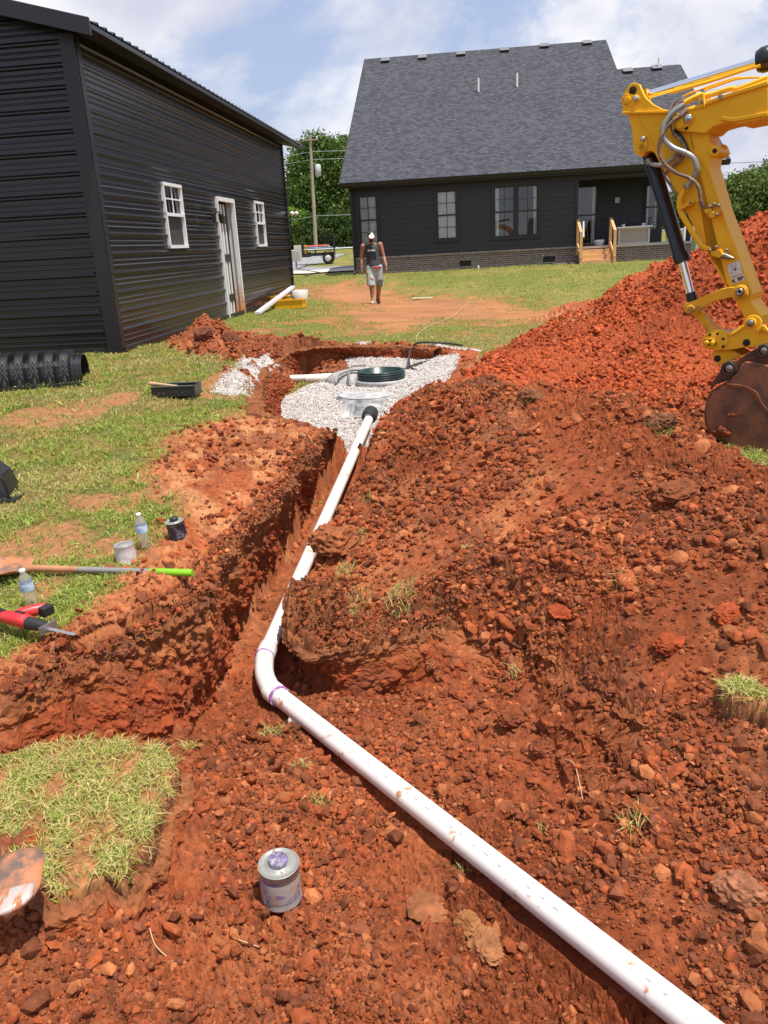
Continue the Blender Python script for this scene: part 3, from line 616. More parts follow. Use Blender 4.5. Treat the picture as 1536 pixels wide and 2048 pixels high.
    return tag(bulk(name,V.reshape(-1,3),q,GM,False,{'tint':c}),label,'soil',None,'structure')
def prof_wall(S,T):
    u_=(T-.03)/.97; pz=np.where(T<.03,-(.03-T)*1.2,np.interp(u_,[0,.22,1],[0,.05,1]))
    po=np.where(pz<0,-.05,np.interp(u_,[0,.06,.22,.35,1],[-.05,-.02,.085,.07,.02])); return po,pz
def prof_over(S,T):
    pz=np.where(T<.3,-(.3-T),(T-.3)/.7); u=np.clip(pz,0,1)
    w=np.exp(-((S-.28)/.30)**4); po=np.where(pz<0,.05,np.interp(u,[0,.12,.3,.6,.85,1],[.05,.07,.03,-.10,-.12,-.03]))*w+.03*(1-w); return po,pz
rl_=PZ([(650,862,.09),(640,868,.08),(604,908,.06),(565,953,.05),(522,1003,.04),(484,1043,.02),(445,1083,.01),(402,1131,-.01),(404,1163,-.02),(380,1197,-.02),(330,1230,-.03),(262,1258,-.03),(195,1287,-.03),(130,1312,-.03),(60,1352,-.03),(0,1392,-.03)])+[(-1.9,2.75,-.03)]
fl_=PZ([(668,905,-.26),(652,922,-.28),(624,985,-.4),(588,1050,-.47),(541,1130,-.53),(501,1210,-.58),(468,1280,-.61),(431,1350,-.6),(398,1420,-.58),(368,1486,-.52),(280,1490,-.42),(180,1513,-.38),(90,1553,-.32),(0,1608,-.25)])+[(-1.7,2.3,-.2)]
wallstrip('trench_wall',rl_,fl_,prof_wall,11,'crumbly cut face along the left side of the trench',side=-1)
ro=PZ([(598,1165,-.14),(592,1222,-.24),(594,1275,-.33),(640,1296,-.345),(710,1294,-.34),(790,1272,-.31),(860,1245,-.27),(925,1262,-.31)])
fo_=PZ([(606,1230,-.58),(600,1310,-.62),(604,1385,-.63),(650,1408,-.63),(715,1406,-.61),(800,1388,-.58),(880,1400,-.53),(950,1410,-.45)])
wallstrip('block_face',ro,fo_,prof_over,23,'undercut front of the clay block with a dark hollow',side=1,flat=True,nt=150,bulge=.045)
pr_=PZ([(640,868,.08),(598,848,.09),(553,838,.11),(502,824,.16),(503,772,.22),(512,737,.25),(548,718,.26),(575,702,.26),(620,695,.26),(700,692,.22),(800,691,.21),(878,697,.2)])
pf_=PZ([(650,920,-.28),(600,878,-.18),(562,842,-.1),(562,804,-.06),(594,771,-.03),(602,748,-.08),(608,732,-.05),(650,723,0),(700,718,.03),(760,717,.05),(820,717,.06),(870,717,.07)])
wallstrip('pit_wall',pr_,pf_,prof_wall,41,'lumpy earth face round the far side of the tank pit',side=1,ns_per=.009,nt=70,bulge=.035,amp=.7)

g=np.random.default_rng(404)
Rm,_=resamp(ro,400); k=g.integers(0,400,1500); bk_=g.uniform(-.02,.30,1500); X=Rm[k,0]+g.normal(0,.02,1500)+np.where(k<120,bk_*.9,0); Y=Rm[k,1]+np.where(k<120,0,bk_)+g.normal(0,.01,1500)-.03
Zb=np.maximum(HZ(X,Y),Rm[k,2]+.015+0*X)+.02; S=np.clip(.0055*np.exp(g.normal(0,.6,1500)),.003,.022)
scatter_clods('soil_clods',X,Y,S,GM,0,'crumbs lying on the overhanging clay block','soil','stuff',soilcol,seed=12,Zs=Zb)
Rm,_=resamp(rl_,900); n_=2600; k=g.integers(0,900,n_); tg_=np.gradient(Rm[:,:2],axis=0); tg_/=np.linalg.norm(tg_,axis=1)[:,None]; o_=g.normal(0,.05,n_)+.02; X=Rm[k,0]-tg_[k,1]*o_; Y=Rm[k,1]+tg_[k,0]*o_
Zb=Rm[k,2]+.018+.03*np.minimum(0,-np.abs(o_-.02)); Zb=np.where(o_<-.02,HZ(X,Y),Zb); S=np.clip(.0065*np.exp(g.normal(0,.65,n_)),.003,.03)
scatter_clods('soil_clods',X,Y,S,GM,0,'crumbs along the lip of the left trench bank','soil','stuff',soilcol,seed=14,Zs=Zb)
# ------------------------------------------------------------------ buildings
th=math.radians(6.4); UU=A([math.sin(th),math.cos(th),0]); VV_=A([math.cos(th),-math.sin(th),0]); ZZ=A([0,0,1.])
RB=np.stack([VV_,UU,ZZ],1)
C0=atz(243,707,.38); HC=atz(712,549,.56)
def SH(a,b,z): return C0+VV_*a+UU*b+ZZ*z
def HS(a,b,z): return HC+VV_*a+UU*b+ZZ*z
def wallsheet(fn,a0,a1,prof,ops,cut=None):
    """fn(a,off,z)->world ; prof [(z,off)] ; ops [(a0,a1,z0,z1)]"""
    mb=MB(); zs=sorted(set([p[0] for p in prof])); pr=list(prof)
    def offat(z):
        for (z0,o0),(z1,o1) in zip(prof[:-1],prof[1:]):
            if z0<=z<=z1 and z1>z0: return o0+(o1-o0)*(z-z0)/(z1-z0)
        return 0
    ed=sorted(set([a0,a1]+[e for o in ops for e in o[:2] if a0<e<a1])); 
    zz=[(z,o) for z,o in prof]
    for o in ops:
        for e in o[2:]:
            for i,(p,q) in enumerate(zip(zz[:-1],zz[1:])):
                if p[0]<e<q[0]: zz.insert(i+1,(e,offat(e))); break
    for s,e in zip(ed[:-1],ed[1:]):
        for (z0,o0),(z1,o1) in zip(zz[:-1],zz[1:]):
            m=(z0+z1)/2; am=(s+e)/2
            if any(o[0]<am<o[1] and o[2]<m<o[3] for o in ops): continue
            if cut: (s0,e0),(s1,e1)=cut(s,e,z0),cut(s,e,z1)
            else: (s0,e0),(s1,e1)=(s,e),(s,e)
            if e0-s0<1e-4 and e1-s1<1e-4: continue
            mb.add([fn(s0,o0,z0),fn(e0,o0,z0),fn(e1,o1,z1),fn(s1,o1,z1)],[(0,1,2,3)])
    return mb
def ribprof(z0,z1,per=.2286):
    p=[]; z=z0
    while z<z1:
        for dz,o in ((.0,.0),(.018,.028),(.034,.028),(.060,0),(.108,0),(.114,.008),(.120,.008),(.134,0),(.166,0),(.172,.008),(.178,.008),(.192,0)):
            if z+dz<z1: p.append((z+dz,o))
        z+=per
    p.append((z1,0)); return p
mBlack=mat('black_metal_siding',(.012,.012,.0145),.24,0,bump=.04,bscale=2.2,spec=.55,dirt=(.05,.035,.022),dscale=1.2,dlo=.62,dhi=.9)
mBlackT=mat('black_metal_trim',(.014,.014,.018),.36,spec=.5)
mWhite=mat('white_trim',(.74,.74,.74),.45,dirt=(.5,.42,.34),dscale=5,dlo=.6,dhi=.8)
mWhiteDirty=mat('white_frame_splashed_with_clay',(.74,.72,.7),.5)
mVinyl=mat('white_vinyl',(.8,.8,.82),.35)
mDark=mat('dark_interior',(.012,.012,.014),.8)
def glassmat():
    m=bpy.data.materials.new('window_glass'); m.use_nodes=True; t=m.node_tree; t.nodes.clear(); o=N(t,'ShaderNodeOutputMaterial'); a=N(t,'ShaderNodeBsdfTransparent'); b=N(t,'ShaderNodeBsdfGlossy'); b.inputs['Roughness'].default_value=.02
    a.inputs[0].default_value=(.8,.86,.86,1); f=N(t,'ShaderNodeFresnel'); f.inputs[0].default_value=1.6; ad=N(t,'ShaderNodeMath',operation='ADD'); ad.inputs[1].default_value=.06; L(t,f.outputs[0],ad.inputs[0]); x=N(t,'ShaderNodeMixShader'); L(t,ad.outputs[0],x.inputs[0]); L(t,a.outputs[0],x.inputs[1]); L(t,b.outputs[0],x.inputs[2]); L(t,x.outputs[0],o.inputs[0]); return m
mGlass=glassmat()
mScreen=mat('insect_screen',(.035,.033,.032),.7)
# ---- metal building
shed=empty('metal_building',C0,'black ribbed metal building with white framed door and two small windows','building')
door=(4.80,5.93,-.02,2.08); wA=(2.17,2.98,1.24,2.15); wB=(7.51,8.29,1.23,2.13)
wallsheet(lambda a,o,z:SH(o,a,z),0.02,10.9,ribprof(.02,3.56),[door,wA,wB]).build('side_wall',mBlack,shed)
SL=.27
def cutg(s,e,z):
    k=max(0,(z-3.56)/SL); return (max(s,-9.2+k),min(e,-k)) if -k>-9.2+k else (-4.6,-4.6)
wallsheet(lambda a,o,z:SH(a,-o,z),-9.2,-.02,ribprof(.02,4.79),[],cutg).build('gable_wall',mBlack,shed)
MB().box(SH(-4.6,10.95,1.78),(9.2,.04,3.5),RB).box(SH(-9.22,5.45,1.78),(.04,10.9,3.5),RB).build('rear_walls',mBlack,shed)
MB().box(SH(.012,10.855,1.77),(.03,.11,3.56),RB).build('corner_trim',mBlackT,shed)
MB().box(SH(.012,.045,1.77),(.03,.11,3.56),RB).box(SH(-.065,-.024,1.77),(.17,.03,3.56),RB).build('corner_trim',mBlackT,shed)
MB().box(SH(.028,5.45,.03),(.03,10.8,.08),RB).box(SH(-4.6,-.03,.03),(9.1,.03,.08),RB).build('base_trim',mBlackT,shed)
# roof: ribbed sheets running from ridge to eave
def rp(b): return b
r=MB(); bs=[]; b=-.38
while b<11.75:
    for db,o in ((0,0),(.018,.03),(.045,.03),(.063,0),(.11,0),(.116,.006),(.128,.006),(.134,0),(.17,0),(.176,.006),(.188,.006),(.194,0)): bs.append((b+db,o))
    b+=.2286
for sgn in (1,-1):
    e0=-4.6+sgn*(4.6+.36); ze=3.64-.36*SL; zr=3.64+4.6*SL
    for (b0,o0),(b1,o1) in zip(bs[:-1],bs[1:]):
        q=[SH(e0,b0,ze+o0+.03),SH(e0,b1,ze+o1+.03),SH(-4.6,b1,zr+o1+.03),SH(-4.6,b0,zr+o0+.03)]
        r.add(q,[(0,1,2,3)] if sgn>0 else [(3,2,1,0)])
rf=r.build('roof',mat('black_metal_roof',(.02,.02,.024),.4),shed)
MB().prism([SH(-4.6,-.36,4.83),SH(.36,-.36,3.49),SH(.36,-.36,3.55),SH(-4.6,-.36,4.9)],[SH(-4.6,11.7,4.83),SH(.36,11.7,3.49),SH(.36,11.7,3.55),SH(-4.6,11.7,4.9)]).build('soffit',mDark,rf)
f=MB(); 
f.prism([SH(.38,-.40,3.42),SH(.38,-.40,3.585),SH(-4.6,-.40,4.93),SH(-4.6,-.40,4.76)],[SH(.38,-.37,3.42),SH(.38,-.37,3.585),SH(-4.6,-.37,4.93),SH(-4.6,-.37,4.76)])
f.prism([SH(-4.6,-.40,4.93),SH(-9.58,-.40,3.585),SH(-9.58,-.40,3.42),SH(-4.6,-.40,4.76)],[SH(-4.6,-.37,4.93),SH(-9.58,-.37,3.585),SH(-9.58,-.37,3.42),SH(-4.6,-.37,4.76)])
f.bar(SH(.372,-.36,3.515),SH(.372,11.72,3.515),.02,.05); f.build('fascia',mBlackT,rf)
MB().add([SH(-.25,0,.1),SH(-.25,10.9,.1),SH(-.25,10.9,3.4),SH(-.25,0,3.4)],[(0,1,2,3)]).build('inner_lining',mDark,shed)
def vwindow(parent,a0,a1,z0,z1,fn,R,split=.52):
    """fn(along,out,z)"""
    w=.045; f=MB(); P=lambda x,o,z: fn(x,o,z)
    f.bar(P(a0+w/2,.02,z0),P(a0+w/2,.02,z1),.05,w,up=R[:,0] if False else (P(1,0,0)-P(0,0,0)))
    f.bar(P(a1-w/2,.02,z0),P(a1-w/2,.02,z1),.05,w,up=(P(1,0,0)-P(0,0,0)))
    f.bar(P(a0,.022,z0+w/2),P(a1,.022,z0+w/2),.055,w); f.bar(P(a0,.022,z1-w/2),P(a1,.022,z1-w/2),.055,w)
    zm=z0+(z1-z0)*split; f.bar(P(a0,.024,zm),P(a1,.024,zm),.045,.045)
    wo=f.build('window',mVinyl,parent)
    g=MB(); am=(a0+a1)/2; zq=(zm+z1)/2
    g.bar(P(a0+w,.016,zq),P(a1-w,.016,zq),.012,.02); g.bar(P(am,.017,zm),P(am,.017,z1-w),.012,.02,up=(P(1,0,0)-P(0,0,0)))
    g.build('muntin',mVinyl,wo)
    MB().add([P(a0,-.01,zm),P(a1,-.01,zm),P(a1,-.01,z1),P(a0,-.01,z1)],[(0,1,2,3)]).build('pane',mGlass,wo)
    MB().add([P(a0,-.004,z0),P(a1,-.004,z0),P(a1,-.004,zm),P(a0,-.004,zm)],[(0,1,2,3)]).build('screen',mScreen,wo)
    MB().add([P(a0,-.12,z0),P(a1,-.12,z0),P(a1,-.12,z1),P(a0,-.12,z1)],[(0,1,2,3)]).build('backing',mat('grey_insulation',(.10,.10,.105),.6,var=.4,scale=6),wo)
    return wo
vwindow(shed,wA[0],wA[1],wA[2],wA[3],lambda x,o,z:SH(o,x,z),RB)
vwindow(shed,wB[0],wB[1],wB[2],wB[3],lambda x,o,z:SH(o,x,z),RB)
# door: white frame, opened black and white edge with three hinges
a0,a1,z0,z1=door; d=MB()
d.box(SH(.01,a0+.03,1.03),(.07,.07,2.1),RB).box(SH(.01,(a0+a1)/2,z1-.03),(.07,a1-a0-.1,.07),RB)
dr_=d.build('door',mWhite,shed)
def splash():
    m=bpy.data.materials.new('white_jamb_with_clay_stain'); m.use_nodes=True; t=m.node_tree; b=t.nodes['Principled BSDF']; b.inputs['Roughness'].default_value=.5
    g=N(t,'ShaderNodeNewGeometry'); s=N(t,'ShaderNodeSeparateXYZ'); L(t,g.outputs['Position'],s.inputs[0]); n=N(t,'ShaderNodeTexNoise'); n.inputs['Scale'].default_value=9; n.inputs['Detail'].default_value=6; L(t,g.outputs['Position'],n.inputs['Vector'])
    a=N(t,'ShaderNodeMath',operation='MULTIPLY_ADD'); a.inputs[1].default_value=.8; L(t,n.outputs['Fac'],a.inputs[0]); L(t,s.outputs['Z'],a.inputs[2])
    r=N(t,'ShaderNodeMapRange'); r.inputs['From Min'].default_value=.85; r.inputs['From Max'].default_value=1.45; r.inputs['To Min'].default_value=1; r.inputs['To Max'].default_value=0; L(t,a.outputs[0],r.inputs[0])
    x=N(t,'ShaderNodeMixRGB'); x.inputs[1].default_value=(.76,.75,.75,1); x.inputs[2].default_value=(.62,.28,.10,1); L(t,r.outputs[0],x.inputs[0]); L(t,x.outputs[0],b.inputs[0]); return m
mJ=splash()
MB().box(SH(.012,a1-.035,1.03),(.074,.07,2.1),RB).box(SH(-.07,a1-.02,1.03),(.1,.04,2.08),RB).box(SH(-.10,(a0+a1)/2,.0),(.26,a1-a0,.05),RB).build('jamb',mJ,dr_)
e=MB(); 
for k,(b,w) in enumerate(((.66,.10),(.86,.07))): e.box(SH(-.104,a0+b,1.0),(.02,w,1.98),RB)
e.build('door_edge',mWhite,dr_)
for z in (.33,1.05,1.72): MB().box(SH(-.09,a0+.76,z),(.012,.30,.13),RB).build('hinge',mBlackT,dr_)
MB().box(SH(-.13,(a0+a1)/2,1.0),(.03,a1-a0,2.0),RB).build('door_leaf',mDark,dr_)
t=empty('wall_lantern',SH(.06,4.55,1.72),'small black lantern on the ribbed wall beside the white door','wall lamp')
MB().box(SH(.035,4.55,1.72),(.03,.09,.13),RB).tube([SH(.04,4.55,1.78),SH(.12,4.55,1.82),SH(.16,4.55,1.78)],.012,8).build('bracket',mBlackT,t)
MB().lathe([(.0,.06),(.05,.03),(.045,.0),(.04,-.09),(.03,-.12),(0,-.13)],12,SH(.16,4.55,1.75)).build('shade',mat('lantern_black',(.02,.02,.02),.3),t)
# ---- house
mSid=mat('black_lap_siding',(.020,.020,.023),.5,var=.25,scale=3,stretch=(1,1,8))
mTrim=mat('black_house_trim',(.014,.014,.016),.45)
def uvmesh(name,quads,m,parent):
    me=bpy.data.meshes.new(name); O=A(parent_world(parent)); vs=[];fs=[];uv=[]
    for q in quads:
        n=len(vs); fs.append(tuple(range(n,n+len(q)))); 
        for p,w in q: vs.append(tuple(A(p)-O)); uv.append(w)
    me.from_pydata(vs,[],fs); l=me.uv_layers.new(name='UVMap')
    for i,w in enumerate(uv): l.data[i].uv=w
    me.materials.append(m); o=bpy.data.objects.new(name,me); COL.objects.link(o); o.parent=parent; return o
def brickmat(name,c1,c2,mo,w,h,ms,rough=.85,bump=.4,noise=.25,bias=0):
    m=bpy.data.materials.new(name); m.use_nodes=True; t=m.node_tree; b=t.nodes['Principled BSDF']; b.inputs['Roughness'].default_value=rough; b.inputs['Specular IOR Level'].default_value=.25
    c=N(t,'ShaderNodeTexCoord'); k=N(t,'ShaderNodeTexBrick'); L(t,c.outputs['UV'],k.inputs['Vector']); k.inputs['Color1'].default_value=(*c1,1);k.inputs['Color2'].default_value=(*c2,1);k.inputs['Mortar'].default_value=(*mo,1)
    k.inputs['Scale'].default_value=1; k.inputs['Brick Width'].default_value=w; k.inputs['Row Height'].default_value=h; k.inputs['Mortar Size'].default_value=ms; k.inputs['Bias'].default_value=bias
    n=N(t,'ShaderNodeTexNoise'); n.inputs['Scale'].default_value=5.5; n.inputs['Detail'].default_value=9; n.inputs['Roughness'].default_value=.75; L(t,c.outputs['UV'],n.inputs['Vector'])
    r=N(t,'ShaderNodeMapRange'); r.inputs['From Min'].default_value=.3;r.inputs['From Max'].default_value=.7;r.inputs['To Min'].default_value=1-noise;r.inputs['To Max'].default_value=1+noise; L(t,n.outputs['Fac'],r.inputs[0])
    v=N(t,'ShaderNodeVectorMath',operation='SCALE'); L(t,k.outputs['Color'],v.inputs[0]); L(t,r.outputs[0],v.inputs['Scale']); L(t,v.outputs[0],b.inputs['Base Color'])
    bp=N(t,'ShaderNodeBump'); bp.inputs['Strength'].default_value=bump; bp.inputs['Distance'].default_value=.01; bp.invert=True; L(t,k.outputs['Fac'],bp.inputs['Height']); L(t,bp.outputs[0],b.inputs['Normal']); return m
mSh=brickmat('charcoal_shingles',(.040,.042,.051),(.086,.089,.104),(.030,.031,.037),.16,.125,.010,.9,.5,.16)
mBr=brickmat('dark_brown_brick',(.12,.088,.085),(.20,.15,.145),(.36,.33,.31),.2,.068,.008)
house=empty('house',HC,'black sided house with charcoal shingle roof and dark brick base','house')
ang=math.radians(29); ta=math.tan(ang); EZ=3.02; EB=-.42
def RFp(a,b): return HS(a,b,EZ+(b-EB)*ta)
rb=9.95; rl=6.95
def rq(a,b): return (RFp(a,b),(a,(b-EB)/math.cos(ang)))
zR=EZ+(rb-EB)*ta
roof=uvmesh('roof',[[rq(-.33,EB),rq(12.5,EB),rq(12.5,rl),rq(10.05,rl),rq(10.05,rb),rq(-.33,rb)],
   [(RFp(-.33,rb),(0,0)),(RFp(10.05,rb),(10,0)),(HS(10.05,20.3,EZ),(10,11)),(HS(-.33,20.3,EZ),(0,11))],
   [(RFp(10.05,rl),(0,0)),(RFp(12.5,rl),(2.4,0)),(HS(12.5,14.3,EZ),(2.4,8)),(HS(10.05,14.3,EZ),(0,8))]],mSh,house)
f=MB()
nrm=A([0,-math.sin(ang),math.cos(ang)])
def strip(p,q,w=.16,o=.03):   # rake boards
    f.bar(A(p)+ZZ*(-.09)-UU*.0,A(q)+ZZ*(-.09),o,w)
strip(RFp(-.335,EB),RFp(-.335,rb)); strip(RFp(10.055,rl),RFp(10.055,rb)); strip(RFp(12.505,EB),RFp(12.505,rl))
f.bar(HS(-.33,EB-.01,EZ-.1),HS(12.5,EB-.01,EZ-.1),.03,.17); f.build('fascia',mTrim,roof)
MB().add([HS(-.33,EB,EZ-.15),HS(12.5,EB,EZ-.15),HS(12.5,.05,EZ-.15),HS(-.33,.05,EZ-.15)],[(0,1,2,3)]).add([HS(-.33,EB,EZ-.02),HS(-.33,rb,zR-.02),HS(-.33,20.3,EZ-.02)],[(0,1,2)]).add([HS(10.03,rl,RFp(0,rl)[2]-HC[2]-.5),HS(10.03,rb,zR-.02),HS(10.03,20.3,EZ-.02),HS(10.03,rl,EZ)],[(0,1,2,3)]).build('soffit',mDark,roof)
MB().prism([HS(-.3,EB-.03,EZ-.03),HS(-.3,EB-.15,EZ-.03),HS(-.3,EB-.12,EZ-.13),HS(-.3,EB-.03,EZ-.14)],[HS(12.5,EB-.03,EZ-.03),HS(12.5,EB-.15,EZ-.03),HS(12.5,EB-.12,EZ-.13),HS(12.5,EB-.03,EZ-.14)]).build('gutter',mTrim,roof)
MB().bar(HS(.0,-.10,EZ-.25),HS(.0,-.10,.12),.08,.06,up=UU).bar(HS(0,-.10,.14),HS(0,-.42,.02),.08,.06).bar(HS(.0,-.45,EZ-.15),HS(.0,-.10,EZ-.3),.07,.05).build('downspout',mTrim,house)
# front roof details
nr=A([0,0,0])+(-UU*math.sin(ang)+ZZ*math.cos(ang)); eP=RFp(0,EB)
for k,(px,py) in enumerate([(771,116),(845,110),(922,103),(1009,95),(1089,87),(1174,81),(1255,137),(1313,131)]):
    p=onp(px,py+7,eP,nr); sl=UU*math.cos(ang)+ZZ*math.sin(ang); Rr=np.stack([VV_,sl,nr],1)
    v=MB().box(p+nr*.045,(.36,.34,.09),Rr,.94).build('roof_vent',mTrim,roof); MB().box(p+nr*.094,(.38,.36,.012),Rr).build('vent_cap',mat('vent_metal',(.16,.165,.175),.45),v)
for px,py,h in ((957,184,.5),(1034,174,.5),(1317,139,.42)):
    p=onp(px,py,eP,nr); MB().tube([p,p+ZZ*h],.04,10).build('vent_pipe',mat('pvc_white',(.8,.79,.76),.35),roof)
# walls
wins=[(.25,.87,1.0,2.6),(2.96,3.63,1.03,2.6),(4.92,6.4,1.0,2.62)]
def lap(z0,z1,e=.178):
    p=[];z=z0
    while z<z1: p+= [(z,.016),(min(z+e-.002,z1),.002)]; z+=e
    return p
ops=[(a-.02,b+.02,c-.02,d+.02) for a,b,c,d in wins]
wallsheet(lambda a,o,z:HS(a,-o,z),.08,7.66,lap(.56,2.86),ops).build('siding',mSid,house)
MB().box(HS(0.03,-.01,1.72),(.13,.05,2.32),RB).box(HS(7.70,-.012,1.72),(.12,.06,2.32),RB).box(HS(6.1,-.012,2.82),(12.2,.05,.26),RB).box(HS(9.75,.1,2.72),(4.0,.2,.1),RB).build('trim',mTrim,house)
uvmesh('brick_base',[[(HS(-.02,-.03,-.3),(0,0)),(HS(7.74,-.03,-.3),(7.76,0)),(HS(7.74,-.03,.5),(7.76,.8)),(HS(-.02,-.03,.5),(0,.8))],
  [(HS(7.74,-.03,-.3),(7.76,0)),(HS(11.6,-.03,-.3),(11.6,0)),(HS(11.6,-.03,.47),(11.6,.77)),(HS(7.74,-.03,.47),(7.76,.77))],
  [(HS(11.6,-.03,-.3),(0,0)),(HS(11.6,9,-.3),(9,0)),(HS(11.6,9,.47),(9,.77)),(HS(11.6,-.03,.47),(0,.77))],
  [(HS(-.02,-.03,-.3),(0,0)),(HS(-.02,19,-.3),(19,0)),(HS(-.02,19,.5),(19,.8)),(HS(-.02,-.03,.5),(0,.8))]],mBr,house)
rw=MB(); a=-.02
while a<7.7: rw.box(HS(a+.03,-.045,.53),(.055,.09,.06),RB); a+=.068
rw.build('rowlock_course',mat('rowlock_brick',(.34,.28,.26),.8,var=.3,scale=9),house)
MB().box(HS(3.8,-.02,.53),(7.7,.05,.055),RB).build('mortar_band',mat('mortar',(.2,.17,.16),.9),house)
MB().box(HS(9.67,1.1,.5),(3.9,2.4,.06),RB).build('porch_floor',mat('porch_slab',(.55,.52,.48),.7),house)
for a,b,z in ((3.9,0,.18),(7.0-.2,0,.18)):
    v=MB().box(HS(a,-.035,z),(.4,.02,.2),RB).build('crawl_vent',mDark,house); MB().box(HS(a,-.05,z-.11),(.4,.04,.025),RB).build('vent_sill',mat('mortar',(.2,.17,.16)),v)
mCur=mat('sheer_curtain',(.9,.95,.95),.8,var=.12,scale=14,stretch=(1,1,.08))
def hwin(a0,a1,z0,z1,cur,mull=False,dbl=True):
    c=MB(); t=.10
    for s,e in ((a0-t,a0),(a1,a1+t)): c.box(HS((s+e)/2,-.025,(z0+z1)/2),(t,.05,z1-z0),RB)
    c.box(HS((a0+a1)/2,-.028,z1+t/2),(a1-a0+2*t,.056,t),RB).box(HS((a0+a1)/2,-.032,z0-t/2),(a1-a0+2*t,.064,t),RB)
    w=c.build('window',mTrim,house); zm=(z0+z1)/2; s=MB(); fr=.035
    secs=[(a0,a1)] if not mull else [(a0,(a0+a1)/2-.05),((a0+a1)/2+.05,a1)]
    if mull: s.box(HS((a0+a1)/2,-.01,(z0+z1)/2),(.1,.04,z1-z0),RB)
    for p,q in secs:
        s.box(HS((p+q)/2,.0,zm),(q-p,.035,.05),RB).box(HS((p+q)/2,-.002,z0+.02),(q-p,.035,.04),RB).box(HS((p+q)/2,-.002,z1-.02),(q-p,.035,.04),RB)
        s.box(HS(p+.02,-.003,zm),(.035,.035,z1-z0),RB).box(HS(q-.02,-.003,zm),(.035,.035,z1-z0),RB)
        s.box(HS((p+q)/2,.003,(z0+z1)/2),(.018,.02,z1-z0),RB)
        if not mull or 1:
            for zz in ([(z0+zm)/2] if not mull else [])+[(zm+z1)/2]: s.box(HS((p+q)/2,.004,zz),(q-p,.018,.018),RB)
    s.build('sash',mTrim,w)
    MB().add([HS(a0,.012,z0),HS(a1,.012,z0),HS(a1,.012,z1),HS(a0,.012,z1)],[(0,1,2,3)]).build('pane',mGlass,w)
    # pleated curtains
    for (p,q) in cur:
        k=MB(); n=max(6,int((q-p)/.03)); pts=[(p+(q-p)*i/n,.05+.018*math.sin(i*1.9+p)) for i in range(n+1)]
        for (x0,y0),(x1,y1) in zip(pts[:-1],pts[1:]): k.add([HS(x0,y0,z0),HS(x1,y1,z0),HS(x1,y1,z1),HS(x0,y0,z1)],[(0,1,2,3)],True)
        k.build('curtain',mCur,w)
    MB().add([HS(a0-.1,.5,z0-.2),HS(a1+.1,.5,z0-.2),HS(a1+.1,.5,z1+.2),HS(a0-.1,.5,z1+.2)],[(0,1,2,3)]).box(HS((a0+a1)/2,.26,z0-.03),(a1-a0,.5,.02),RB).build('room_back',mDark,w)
hwin(*wins[0],[(.25,.55),(.57,.87)]); hwin(*wins[1],[(2.96,3.29),(3.31,3.63)]); hwin(*wins[2],[(4.93,5.08),(6.26,6.4)],True)
MB().box(HS(5.66,.1,1.4),(1.4,.02,.8),RB).build('half_blind',mat('grey_blind',(.10,.095,.09),.8),house)
# side/back walls, porch recess
MB().box(HS(.0,9.9,1.7),(.04,19.6,2.5),RB).box(HS(6,19.7,1.7),(12,.04,2.5),RB).add([HS(.005,0,2.9),HS(.005,rb,zR-.25),HS(.005,19.8,2.9)],[(0,1,2)]).build('end_walls',mSid,house)
wallsheet(lambda a,o,z:HS(a,2.4-o,z),7.76,11.1,lap(.53,2.9),[(7.95,8.75,.6,2.6),(10.45,11.0,1.0,2.5)]).build('porch_wall',mSid,house)
MB().box(HS(7.74,1.2,1.72),(.04,2.4,2.4),RB).box(HS(11.1,6,1.7),(.04,7.2,2.4),RB).build('porch_side_wall',mSid,house)
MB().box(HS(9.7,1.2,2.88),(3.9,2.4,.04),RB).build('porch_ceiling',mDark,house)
MB().box(HS(11.47,.06,1.65),(.14,.14,2.3),RB).build('porch_post',mTrim,house)
for (p,q,z0,z1) in ((7.95,8.75,.6,2.6),(10.45,11.0,1.0,2.5)):
    w=MB().box(HS(p+.03,2.36,(z0+z1)/2),(.06,.05,z1-z0),RB).box(HS(q-.03,2.36,(z0+z1)/2),(.06,.05,z1-z0),RB).box(HS((p+q)/2,2.36,(z0+z1)/2),(q-p,.045,.05),RB).box(HS((p+q)/2,2.358,z1),(q-p,.05,.06),RB).build('porch_window',mTrim,house)
    MB().add([HS(p,2.38,z0),HS(q,2.38,z0),HS(q,2.38,z1),HS(p,2.38,z1)],[(0,1,2,3)]).build('pane',mGlass,w)
    k=MB()
    for s in ((p+.06,p+.16),(q-.16,q-.06)): k.add([HS(s[0],2.46,z0),HS(s[1],2.46,z0),HS(s[1],2.46,z1),HS(s[0],2.46,z1)],[(0,1,2,3)])
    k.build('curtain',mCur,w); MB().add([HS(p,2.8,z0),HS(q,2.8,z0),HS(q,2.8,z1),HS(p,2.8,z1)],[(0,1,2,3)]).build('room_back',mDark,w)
MB().box(HS(9.45,2.32,2.05),(.16,.1,.18),RB).build('wall_light',mat('frosted_lamp',(.6,.62,.62),.4),house)
MB().lathe([(0,.0),(.15,.0),(.16,-.03),(.12,-.07),(0,-.08)],20,HS(9.6,1.2,2.86)).build('ceiling_light',mVinyl,house)
